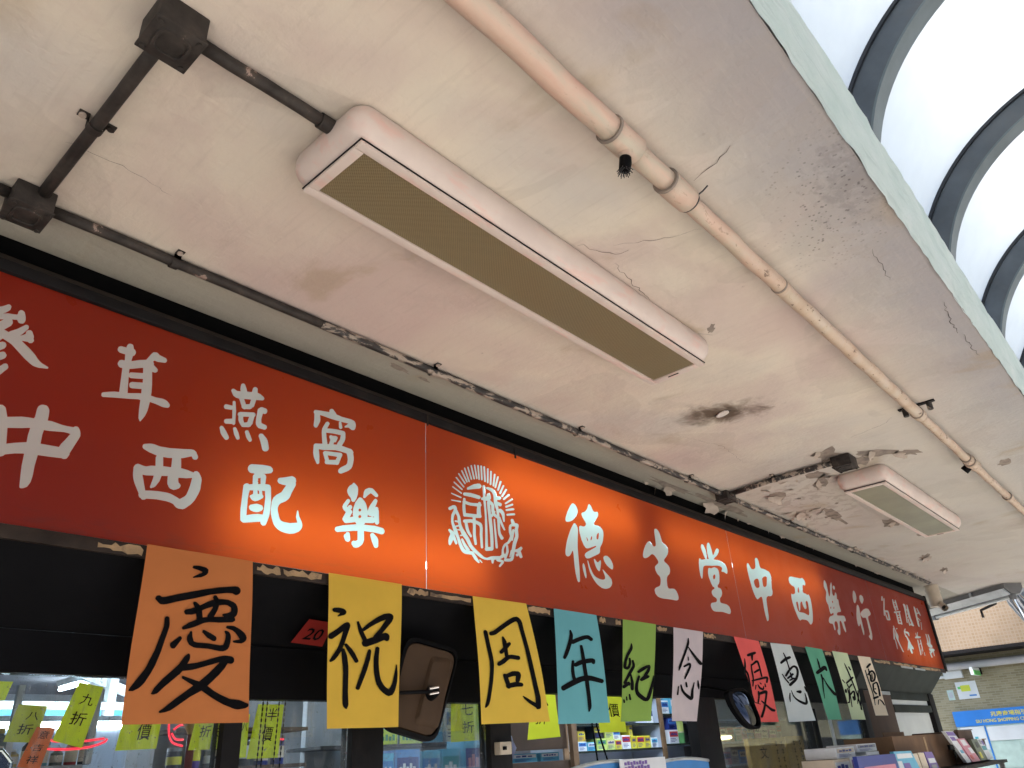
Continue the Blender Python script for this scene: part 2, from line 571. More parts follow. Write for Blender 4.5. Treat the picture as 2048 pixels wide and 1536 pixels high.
class MB:
    """collects world-space geometry for one mesh object"""

    def __init__(self):
        self.v = []
        self.f = []
        self.mi = []

    def add(self, verts, faces, mi=0):
        o = len(self.v)
        self.v += [Vector(p) for p in verts]
        for f in faces:
            self.f.append([i + o for i in f])
            self.mi.append(mi)
        return self

    def box(self, x0, x1, y0, y1, z0, z1, mi=0):
        return self.add([(x0, y0, z0), (x1, y0, z0), (x1, y1, z0), (x0, y1, z0), (x0, y0, z1), (x1, y0, z1), (x1, y1, z1), (x0, y1, z1)],
                        [(0, 3, 2, 1), (4, 5, 6, 7), (0, 1, 5, 4), (1, 2, 6, 5), (2, 3, 7, 6), (3, 0, 4, 7)], mi)

    def hexa(self, p, mi=0):
        return self.add(p, [(0, 3, 2, 1), (4, 5, 6, 7), (0, 1, 5, 4), (1, 2, 6, 5), (2, 3, 7, 6), (3, 0, 4, 7)], mi)

    def tube(self, pts, r, n=12, cap=True, mi=0, jit=0.0):
        pts = [Vector(p) for p in pts]
        rs = r if isinstance(r, (list, tuple)) else [r] * len(pts)
        o = len(self.v)
        ref = None
        for i, p in enumerate(pts):
            d = (pts[min(i + 1, len(pts) - 1)] - pts[max(i - 1, 0)]).normalized()
            if ref is None:
                ref = Vector((0, 0, 1)) if abs(d.z) < 0.9 else Vector((1, 0, 0))
            a = d.cross(ref).normalized()
            b = a.cross(d).normalized()
            ref = b
            for k in range(n):
                th = 2 * math.pi * k / n
                rr = rs[i] * (1 + (random.uniform(-jit, jit) if jit else 0))
                self.v.append(p + a * math.cos(th) * rr + b * math.sin(th) * rr)
        for i in range(len(pts) - 1):
            for k in range(n):
                self.f.append([o + i * n + k, o + i * n + (k + 1) % n, o + (i + 1) * n + (k + 1) % n, o + (i + 1) * n + k])
                self.mi.append(mi)
        if cap:
            self.f.append([o + k for k in range(n)][::-1])
            self.f.append([o + (len(pts) - 1) * n + k for k in range(n)])
            self.mi += [mi, mi]
        return self

    def extrude(self, poly, d, mi=0):
        """closed polygon of 3-D points pushed along d"""
        n = len(poly)
        d = Vector(d)
        a = [Vector(p) for p in poly]
        return self.add(a + [p + d for p in a], [list(range(n))[::-1], [n + i for i in range(n)]] + [[i, (i + 1) % n, n + (i + 1) % n, n + i] for i in range(n)], mi)

    def build(self, name, mats, parent=None, smooth=False, base=None, bevel=0.0, seg=2, fix=True):
        if isinstance(mats, str):
            mats = [mats]
        if parent is not None:
            off = wloc(parent)
        elif base is not None:
            off = Vector(base)
        else:
            xs = [p.x for p in self.v]
            ys = [p.y for p in self.v]
            zs = [p.z for p in self.v]
            off = Vector(((min(xs) + max(xs)) / 2, (min(ys) + max(ys)) / 2, min(zs)))
        me = bpy.data.meshes.new(name)
        me.from_pydata([p - off for p in self.v], [], self.f)
        for m in mats:
            me.materials.append(MATS[m])
        if len(mats) > 1:
            for p, i in zip(me.polygons, self.mi):
                p.material_index = i
        if fix or bevel:
            bm = bmesh.new()
            bm.from_mesh(me)
            if fix:
                bmesh.ops.recalc_face_normals(bm, faces=bm.faces)
            if bevel:
                bmesh.ops.bevel(bm, geom=[e for e in bm.edges if e.calc_face_angle(0) > 0.6], offset=bevel, segments=seg, affect='EDGES', profile=0.6)
            bm.to_mesh(me)
            bm.free()
        if smooth:
            me.shade_smooth()
            if smooth != 'all':
                me.set_sharp_from_angle(angle=R(38))
        o = bpy.data.objects.new(name, me)
        COL.objects.link(o)
        if parent is not None:
            o.parent = parent
        else:
            o.location = off
        return o


def box(name, x0, x1, y0, y1, z0, z1, mat, parent=None, bevel=0.0, seg=2, smooth=None):
    return MB().box(x0, x1, y0, y1, z0, z1).build(name, mat, parent, smooth=bool(bevel) if smooth is None else smooth, bevel=bevel, seg=seg)


_txt = {}


def text_mesh(body, bold=0.0):
    key = (body, bold)
    if key not in _txt:
        cu = bpy.data.curves.new('t', 'FONT')
        cu.body = body
        cu.size = 1.0
        cu.offset = bold
        cu.align_x = 'LEFT'
        cu.resolution_u = 2
        ob = bpy.data.objects.new('t', cu)
        COL.objects.link(ob)
        dg = bpy.context.evaluated_depsgraph_get()
        me = bpy.data.meshes.new_from_object(ob.evaluated_get(dg))
        vs = [(v.co.x, v.co.y) for v in me.vertices]
        fs = [list(p.vertices) for p in me.polygons]
        bpy.data.objects.remove(ob)
        if vs:
            x0, x1 = min(v[0] for v in vs), max(v[0] for v in vs)
            y0, y1 = min(v[1] for v in vs), max(v[1] for v in vs)
        else:
            x0 = y0 = 0
            x1 = y1 = 1
        _txt[key] = ([((v[0] - x0) / (x1 - x0), (v[1] - y0) / (y1 - y0)) for v in vs], fs)
        bpy.data.meshes.remove(me)
    return _txt[key]


def text_on(mb, body, org, u, v, bold=0.0, mi=0):
    """lettering stretched over the parallelogram org, org+u, org+v"""
    vs, fs = text_mesh(body, bold)
    org, u, v = Vector(org), Vector(u), Vector(v)
    mb.add([org + u * a + v * b for a, b in vs], fs, mi)
    return mb


def loops_of(data):
    out = []
    for s in data:
        n = [int(q) for q in s.split()]
        out.append([(n[i] / 1000, n[i + 1] / 1000) for i in range(0, len(n), 2)])
    return out


def tess(loops):
    pts = [p for l in loops for p in l]
    tr = tessellate_polygon([[Vector((a, b, 0)) for a, b in l] for l in loops])
    return pts, [list(t) for t in tr]


GLYPHS = {
    'shen': ['356 2669 357 2670 359 2671 361 2671 362 2670 364 2669 365 2667 365 2665 365 2662 365 2659 363 2654 360 2650 357 2646 352 2642 352 2642 364 2647 370 2648 378 2650 381 2651 382 2653 382 2659 383 2662 385 2666 389 2667 392 2666 395 2664 397 2659 399 2654 400 2650 401 2644 401 2640 400 2636 398 2632 395 2631 392 2630 388 2631 386 2634 384 2637 374 2634 374 2633 376 2630 377 2626 377 2623 376 2619 375 2616 364 2601 374 2598 377 2602 386 2610 390 2614 404 2631 406 2632 409 2632 411 2630 412 2628 412 2626 412 2623 403 2604 399 2598 399 2598 404 2602 406 2604 409 2607 409 2607 409 2611 409 2613 410 2616 411 2618 414 2620 417 2621 420 2620 422 2618 423 2616 425 2612 427 2609 428 2605 428 2601 430 2597 430 2594 429 2592 428 2590 427 2588 425 2587 423 2586 421 2586 418 2588 411 2587 406 2586 406 2585 424 2573 433 2566 440 2560 448 2551 454 2546 459 2543 474 2538 475 2536 474 2534 473 2533 455 2529 448 2529 441 2530 435 2533 422 2541 413 2548 394 2563 386 2569 379 2572 366 2577 356 2559 356 2558 357 2559 367 2569 369 2569 372 2569 374 2568 375 2567 376 2565 377 2563 377 2560 377 2558 376 2556 375 2553 360 2537 355 2533 345 2527 337 2522 334 2522 333 2524 332 2524 330 2521 328 2521 326 2521 324 2522 322 2524 322 2527 322 2529 322 2532 351 2582 350 2582 347 2579 345 2578 342 2577 339 2579 336 2582 335 2585 334 2589 335 2593 336 2596 348 2615 352 2620 357 2627 338 2619 339 2617 340 2614 340 2612 339 2609 335 2601 332 2596 330 2595 326 2593 323 2593 319 2595 314 2600 306 2608 305 2610 304 2613 304 2615 304 2618 305 2620 307 2623 309 2623 312 2623 314 2622 324 2611 325 2611 330 2618 333 2621 332 2624 331 2627 332 2630 334 2633 334 2634 332 2634 330 2635 329 2638 328 2642 328 2644 329 2646 331 2648 349 2662', '371 2542 374 2544 377 2544 379 2543 381 2540 383 2538 383 2534 382 2530 380 2527 365 2512 360 2508 354 2504 337 2495 335 2496 333 2497 332 2499 332 2501 333 2504 334 2505', '382 2514 384 2515 386 2516 388 2516 390 2515 391 2513 392 2511 393 2509 393 2506 392 2503 386 2493 383 2487 380 2482 370 2471 366 2466 361 2462 356 2460 344 2455 343 2455 341 2456 340 2458 340 2459 341 2460 350 2470 357 2478 369 2494'],
    'rong': ['648 2673 651 2674 653 2674 655 2674 658 2673 660 2669 662 2662 666 2660 669 2655 669 2650 668 2647 667 2644 663 2640 662 2625 662 2624 682 2635 699 2642 709 2663 713 2670 715 2672 719 2673 722 2674 724 2674 728 2672 732 2669 750 2666 752 2664 754 2661 754 2658 753 2655 751 2652 749 2651 731 2647 726 2647 721 2648 721 2648 718 2644 718 2643 720 2640 721 2638 721 2634 732 2626 734 2624 734 2621 734 2619 733 2617 730 2613 727 2612 720 2612 720 2612 726 2574 728 2552 728 2542 729 2542 741 2541 760 2543 767 2542 773 2540 780 2534 782 2531 782 2527 781 2524 778 2521 767 2519 762 2519 744 2522 728 2523 728 2521 727 2505 726 2496 724 2487 722 2480 717 2469 713 2461 711 2461 709 2465 707 2468 706 2476 704 2494 703 2521 702 2521 697 2521 674 2515 638 2507 612 2500 610 2500 609 2500 607 2502 606 2504 606 2506 606 2509 607 2511 609 2513 628 2521 636 2524 646 2526 646 2526 647 2527 643 2596 642 2596 636 2596 633 2598 630 2602 629 2606 630 2609 631 2612 632 2615 634 2617 638 2619 645 2620 645 2621 643 2638 642 2638 629 2638 627 2639 625 2640 623 2642 622 2645 622 2647 623 2650 623 2653 625 2655 627 2657 630 2658 643 2659 643 2664 644 2667 646 2671', '691 2614 668 2603 661 2600 661 2599 662 2587 663 2587 665 2591 668 2592 697 2600 695 2615 694 2615', '663 2578 663 2576 668 2530 672 2531 696 2539 702 2540 702 2541 701 2553 677 2547 675 2547 672 2547 670 2549 669 2551 668 2555 668 2558 669 2561 671 2563 673 2565 700 2572 701 2573 700 2578 700 2583 699 2583 670 2575 666 2575'],
    'zhong': ['395 2410 398 2411 402 2412 406 2410 409 2408 411 2405 412 2402 418 2386 446 2395 459 2397 472 2398 473 2404 473 2409 473 2423 474 2429 476 2433 479 2436 483 2438 488 2438 491 2438 495 2435 497 2432 499 2429 500 2424 501 2410 501 2402 501 2401 509 2402 518 2401 534 2399 540 2399 545 2399 556 2400 559 2400 562 2403 564 2404 566 2404 568 2404 570 2403 572 2401 576 2395 578 2389 579 2382 577 2374 575 2368 564 2333 564 2328 562 2323 561 2320 559 2317 557 2316 554 2315 552 2315 549 2316 523 2313 499 2311 498 2311 497 2285 498 2263 498 2256 497 2244 495 2238 493 2233 492 2231 488 2228 485 2226 480 2225 478 2226 477 2228 474 2251 471 2277 470 2307 467 2307 451 2303 433 2296 431 2293 429 2291 426 2289 424 2288 420 2288 416 2290 413 2293 410 2299 409 2302 409 2306 404 2319 402 2328 396 2362 388 2393 388 2398 389 2403 392 2407', '424 2359 430 2322 431 2322 445 2328 469 2336 468 2354 469 2372 467 2372 452 2367 425 2360', '498 2375 497 2363 498 2341 498 2340 537 2342 538 2342 541 2351 549 2366 556 2381 550 2382 541 2382 510 2376'],
    'xi': ['738 2404 747 2407 753 2408 759 2408 775 2406 786 2407 800 2408 837 2415 859 2420 867 2420 872 2417 874 2416 876 2412 880 2406 881 2403 881 2400 880 2398 879 2396 877 2394 873 2393 869 2393 867 2394 863 2400 862 2400 850 2394 842 2390 836 2388 835 2388 838 2368 839 2360 857 2359 874 2356 875 2356 877 2360 880 2361 883 2362 886 2361 890 2359 895 2352 898 2347 900 2340 900 2331 900 2314 898 2305 895 2296 889 2281 884 2273 880 2267 866 2253 863 2251 859 2249 852 2249 847 2249 841 2251 837 2254 833 2258 830 2259 823 2261 812 2262 805 2262 789 2262 766 2259 761 2258 760 2256 758 2255 754 2254 751 2254 748 2257 745 2258 743 2260 741 2264 741 2268 727 2291 724 2297 721 2305 719 2313 718 2320 717 2334 718 2336 719 2339 720 2341 724 2344 726 2345 729 2345 740 2343 744 2343 748 2343 760 2348 771 2350 768 2373 769 2376 770 2379 760 2381 749 2383 735 2388 733 2389 731 2391 730 2393 730 2395 730 2398 731 2400 733 2402', '787 2379 791 2354 812 2356 812 2358 812 2364 811 2382 801 2380', '742 2319 746 2308 752 2290 756 2279 772 2282 788 2284 806 2285 814 2285 822 2284 829 2282 843 2277 848 2275 860 2285 862 2288 864 2291 867 2302 870 2316 873 2340 856 2335 848 2334 836 2332 836 2326 838 2319 842 2316 844 2314 845 2311 844 2308 843 2305 841 2303 835 2299 831 2297 828 2296 822 2297 818 2298 814 2301 811 2306 809 2309 808 2316 807 2330 791 2327 789 2318 788 2312 785 2306 782 2300 780 2296 776 2292 769 2288 767 2289 766 2290 766 2291 770 2314 771 2323 751 2319'],
    'yan': ['984 2666 987 2667 989 2668 991 2667 993 2666 998 2657 1003 2645 1017 2648 1018 2649 1020 2661 1022 2665 1024 2667 1026 2668 1029 2669 1032 2668 1034 2667 1036 2665 1037 2652 1046 2651 1058 2645 1060 2643 1061 2641 1061 2639 1060 2636 1058 2634 1055 2632 1035 2627 1030 2604 1028 2601 1024 2598 1023 2595 1020 2593 1018 2591 1004 2587 1001 2585 998 2585 994 2586 991 2588 990 2593 987 2599 980 2614 969 2614 962 2617 960 2618 957 2623 952 2632 953 2634 954 2637 956 2639 958 2640 961 2640 970 2637 972 2637 978 2638 981 2639 982 2639 980 2644 980 2648 980 2653 981 2662 983 2664', '996 2618 1003 2603 1004 2603 1015 2607 1018 2623', '963 2601 965 2602 967 2602 969 2601 970 2600 975 2572 977 2531 975 2528 973 2526 970 2526 968 2528 948 2523 944 2525 942 2528 942 2532 944 2536 947 2538 965 2544 966 2545 963 2572 963 2573 959 2571 941 2568 939 2569 937 2571 936 2574 936 2576 938 2581 940 2583 943 2584 962 2585 961 2598 962 2599', '1052 2608 1057 2610 1069 2609 1073 2608 1075 2604 1075 2599 1074 2596 1072 2593 1068 2590 1062 2590 1061 2589 1059 2576 1058 2570 1059 2561 1060 2558 1063 2557 1075 2555 1077 2554 1079 2552 1079 2549 1079 2546 1076 2542 1074 2540 1071 2539 1060 2539 1052 2539 1046 2543 1042 2549 1041 2555 1041 2567 1043 2597 1044 2600 1046 2602', '985 2571 988 2573 1030 2584 1034 2584 1037 2582 1038 2579 1038 2575 1037 2573 1035 2570 1031 2546 1028 2542 1027 2539 1025 2536 1021 2533 1006 2529 1002 2528 999 2528 997 2529 990 2537 987 2542 985 2547 984 2558 982 2560 981 2563 982 2568', '1003 2562 999 2560 999 2560 1001 2550 1004 2544 1005 2543 1014 2547 1018 2566 1011 2564', '936 2513 939 2513 942 2512 952 2501 962 2487 963 2484 963 2481 961 2478 959 2476 955 2474 951 2475 941 2484 937 2489 935 2494 931 2506 932 2508 933 2510 934 2512', '975 2519 978 2521 982 2519 990 2507 993 2500 996 2491 995 2487 992 2485 989 2484 986 2485 977 2498 972 2513 972 2517', '1014 2521 1017 2522 1019 2522 1021 2521 1029 2508 1035 2496 1034 2492 1031 2489 1028 2488 1025 2489 1018 2496 1016 2499 1010 2514 1011 2518', '1060 2523 1064 2524 1068 2524 1080 2515 1085 2509 1088 2502 1093 2484 1092 2481 1091 2478 1089 2475 1086 2473 1081 2471 1078 2471 1074 2472 1071 2475 1063 2497 1055 2513 1055 2516 1056 2519 1058 2522'],
    'wo': ['1305 2681 1309 2682 1313 2681 1326 2669 1327 2667 1349 2665 1386 2667 1393 2666 1398 2665 1402 2663 1405 2659 1407 2652 1407 2646 1405 2638 1403 2634 1398 2630 1393 2629 1389 2629 1378 2634 1374 2633 1364 2630 1362 2630 1361 2632 1362 2634 1376 2648 1348 2646 1347 2646 1348 2644 1353 2627 1352 2624 1350 2622 1347 2620 1344 2619 1340 2621 1339 2624 1338 2641 1339 2643 1342 2646 1303 2645 1276 2646 1264 2646 1263 2645 1265 2638 1266 2630 1265 2622 1258 2605 1256 2601 1253 2598 1248 2597 1245 2598 1243 2600 1242 2603 1243 2626 1242 2644 1240 2645 1239 2648 1239 2651 1240 2654 1243 2658 1247 2659 1298 2667 1299 2667 1298 2671 1299 2675 1301 2678', '1290 2629 1294 2631 1297 2631 1300 2629 1302 2627 1301 2623 1294 2608 1295 2607 1312 2611 1331 2614 1359 2616 1364 2614 1365 2612 1366 2610 1367 2593 1366 2586 1363 2578 1354 2562 1384 2560 1389 2560 1392 2560 1396 2558 1401 2553 1402 2550 1401 2546 1404 2533 1404 2525 1402 2510 1399 2499 1395 2492 1387 2484 1380 2479 1358 2466 1352 2465 1348 2466 1345 2469 1345 2473 1346 2477 1353 2485 1358 2489 1373 2499 1375 2501 1377 2504 1379 2509 1380 2521 1378 2531 1375 2539 1374 2540 1349 2541 1331 2540 1321 2538 1286 2529 1267 2527 1270 2511 1271 2504 1272 2482 1271 2480 1270 2478 1267 2477 1265 2476 1262 2477 1251 2495 1249 2502 1247 2510 1247 2536 1249 2540 1253 2543 1279 2549 1275 2577 1274 2588 1274 2595 1275 2601 1278 2608 1287 2626', '1291 2591 1292 2583 1293 2577 1298 2556 1298 2553 1303 2554 1304 2555 1308 2569 1308 2571 1304 2578 1304 2582 1306 2586 1311 2588 1313 2588 1316 2587 1329 2590 1335 2588 1336 2586 1336 2583 1334 2577 1330 2568 1328 2567 1325 2567 1324 2566 1321 2559 1322 2558 1335 2561 1336 2566 1345 2581 1346 2585 1347 2590 1348 2598 1320 2596', '1287 2525 1291 2527 1349 2536 1352 2536 1355 2536 1358 2533 1358 2529 1357 2526 1355 2522 1347 2499 1346 2496 1343 2493 1339 2491 1335 2491 1300 2484 1295 2484 1292 2487 1292 2490 1293 2495 1284 2516 1283 2519 1284 2521', '1302 2515 1302 2514 1308 2501 1333 2507 1338 2518 1337 2519'],
    'pei': ['1042 2421 1046 2422 1080 2428 1097 2429 1103 2429 1107 2427 1111 2424 1112 2421 1113 2418 1112 2415 1110 2412 1108 2409 1101 2406 1080 2400 1080 2400 1085 2401 1088 2400 1091 2398 1092 2396 1093 2393 1092 2371 1101 2372 1105 2372 1108 2371 1110 2368 1112 2364 1116 2324 1116 2304 1115 2286 1114 2277 1107 2254 1105 2250 1101 2248 1096 2247 1092 2249 1089 2252 1088 2257 1038 2245 1034 2245 1030 2247 1027 2249 1026 2251 1024 2267 1023 2283 1024 2352 1025 2354 1027 2357 1032 2360 1037 2361 1042 2359 1052 2362 1050 2386 1051 2389 1054 2393 1054 2395 1053 2395 1044 2394 1039 2395 1036 2397 1034 2399 1032 2404 1032 2409 1034 2414 1037 2418', '1174 2414 1179 2416 1184 2415 1188 2414 1192 2411 1193 2408 1194 2405 1194 2401 1193 2398 1194 2394 1194 2390 1182 2364 1179 2355 1176 2347 1172 2341 1169 2338 1162 2332 1150 2325 1147 2323 1143 2318 1141 2313 1140 2309 1140 2304 1141 2298 1145 2287 1149 2277 1153 2273 1155 2272 1158 2271 1163 2270 1173 2270 1184 2270 1209 2276 1205 2286 1203 2291 1203 2297 1205 2312 1207 2313 1209 2313 1214 2296 1224 2281 1226 2276 1227 2270 1226 2264 1222 2256 1216 2250 1213 2248 1204 2243 1196 2240 1187 2238 1174 2238 1165 2239 1155 2241 1145 2245 1136 2251 1130 2258 1127 2264 1124 2271 1119 2285 1117 2300 1118 2313 1118 2321 1120 2329 1123 2337 1125 2339 1131 2346 1147 2358 1161 2382 1161 2382 1152 2382 1147 2382 1138 2383 1135 2384 1133 2386 1131 2389 1131 2392 1132 2395 1134 2399 1138 2401 1153 2406', '1075 2387 1072 2385 1067 2383 1068 2377 1067 2373 1069 2371 1069 2366 1077 2368', '1045 2342 1043 2331 1042 2314 1043 2268 1044 2268 1061 2274 1070 2276 1078 2278 1093 2279 1094 2285 1095 2294 1096 2312 1096 2330 1093 2350 1084 2349 1084 2348 1086 2338 1088 2336 1090 2334 1090 2331 1089 2328 1080 2321 1074 2317 1065 2313 1058 2314 1055 2315 1051 2318 1047 2324 1047 2326 1049 2328 1056 2333 1056 2344 1056 2344', '1069 2347 1071 2337 1072 2337 1075 2337 1076 2338 1074 2347', '1068 2306 1071 2307 1077 2307 1086 2306 1089 2305 1091 2302 1093 2298 1092 2295 1090 2291 1088 2289 1079 2284 1072 2282 1064 2282 1054 2284 1051 2286 1049 2288 1048 2292 1048 2295 1050 2298 1051 2300 1054 2301 1064 2305'],
    'yao': ['1406 2445 1408 2446 1410 2446 1418 2441 1422 2438 1425 2435 1426 2432 1427 2425 1426 2410 1423 2400 1422 2396 1415 2384 1412 2382 1409 2381 1405 2381 1402 2383 1398 2393 1390 2399 1387 2403 1384 2409 1383 2413 1385 2420 1389 2428 1394 2434 1402 2439 1405 2444', '1470 2442 1480 2443 1486 2443 1492 2440 1509 2427 1510 2423 1508 2419 1504 2417 1499 2416 1482 2424 1478 2425 1466 2415 1456 2404 1452 2403 1449 2403 1448 2405 1447 2406 1449 2414 1449 2417 1450 2424 1453 2430 1455 2433 1461 2437', '1433 2401 1438 2402 1443 2401 1455 2392 1460 2386 1463 2379 1466 2370 1468 2362 1471 2371 1474 2378 1478 2385 1492 2405 1495 2408 1498 2410 1502 2410 1505 2408 1507 2406 1507 2403 1499 2382 1500 2381 1503 2383 1506 2383 1510 2382 1512 2379 1512 2375 1514 2372 1516 2331 1515 2328 1513 2326 1510 2324 1508 2323 1505 2323 1502 2324 1500 2325 1498 2330 1495 2327 1490 2325 1459 2320 1455 2314 1499 2318 1518 2317 1531 2316 1535 2315 1539 2311 1541 2306 1539 2302 1537 2298 1532 2295 1527 2294 1524 2294 1504 2295 1496 2295 1456 2293 1457 2264 1454 2255 1450 2248 1443 2242 1436 2237 1430 2235 1427 2234 1420 2234 1416 2235 1413 2238 1409 2242 1408 2246 1409 2250 1412 2253 1416 2255 1422 2255 1429 2258 1431 2260 1431 2268 1430 2289 1413 2286 1353 2272 1350 2273 1346 2274 1344 2277 1343 2280 1344 2283 1345 2285 1348 2288 1351 2289 1373 2297 1384 2300 1425 2310 1420 2316 1414 2314 1385 2306 1381 2306 1376 2308 1375 2310 1371 2313 1370 2315 1370 2318 1371 2321 1382 2342 1378 2344 1373 2347 1369 2352 1368 2358 1371 2366 1384 2384 1386 2386 1389 2387 1391 2387 1394 2386 1397 2383 1397 2380 1386 2363 1386 2360 1387 2359 1392 2366 1396 2368 1400 2369 1404 2367 1406 2365 1406 2362 1405 2359 1401 2354 1406 2350 1407 2348 1407 2345 1405 2342 1398 2328 1410 2332 1411 2333 1409 2339 1409 2351 1410 2360 1415 2375 1418 2383 1423 2389 1429 2398', '1434 2363 1431 2360 1431 2359 1431 2356 1434 2354 1436 2354 1439 2355 1441 2358 1442 2361 1441 2362 1438 2364 1435 2364', '1436 2342 1433 2340 1432 2338 1431 2336 1433 2333 1435 2332 1438 2333 1440 2334 1442 2335 1443 2337 1443 2339 1441 2342 1439 2343', '1470 2349 1469 2349 1468 2344 1468 2342 1488 2346 1494 2345 1494 2346 1494 2349 1489 2346 1485 2346 1480 2347 1474 2347', '1389 2278 1393 2279 1397 2279 1400 2277 1401 2274 1403 2260 1403 2256 1402 2253 1400 2251 1398 2249 1395 2248 1390 2248 1385 2250 1382 2254 1378 2262 1378 2264 1379 2268 1381 2270 1384 2272 1386 2275', '1487 2292 1492 2293 1497 2291 1509 2282 1514 2275 1515 2268 1515 2253 1513 2249 1508 2246 1503 2245 1500 2246 1498 2247 1488 2265 1481 2283 1481 2285 1482 2288 1485 2290'],
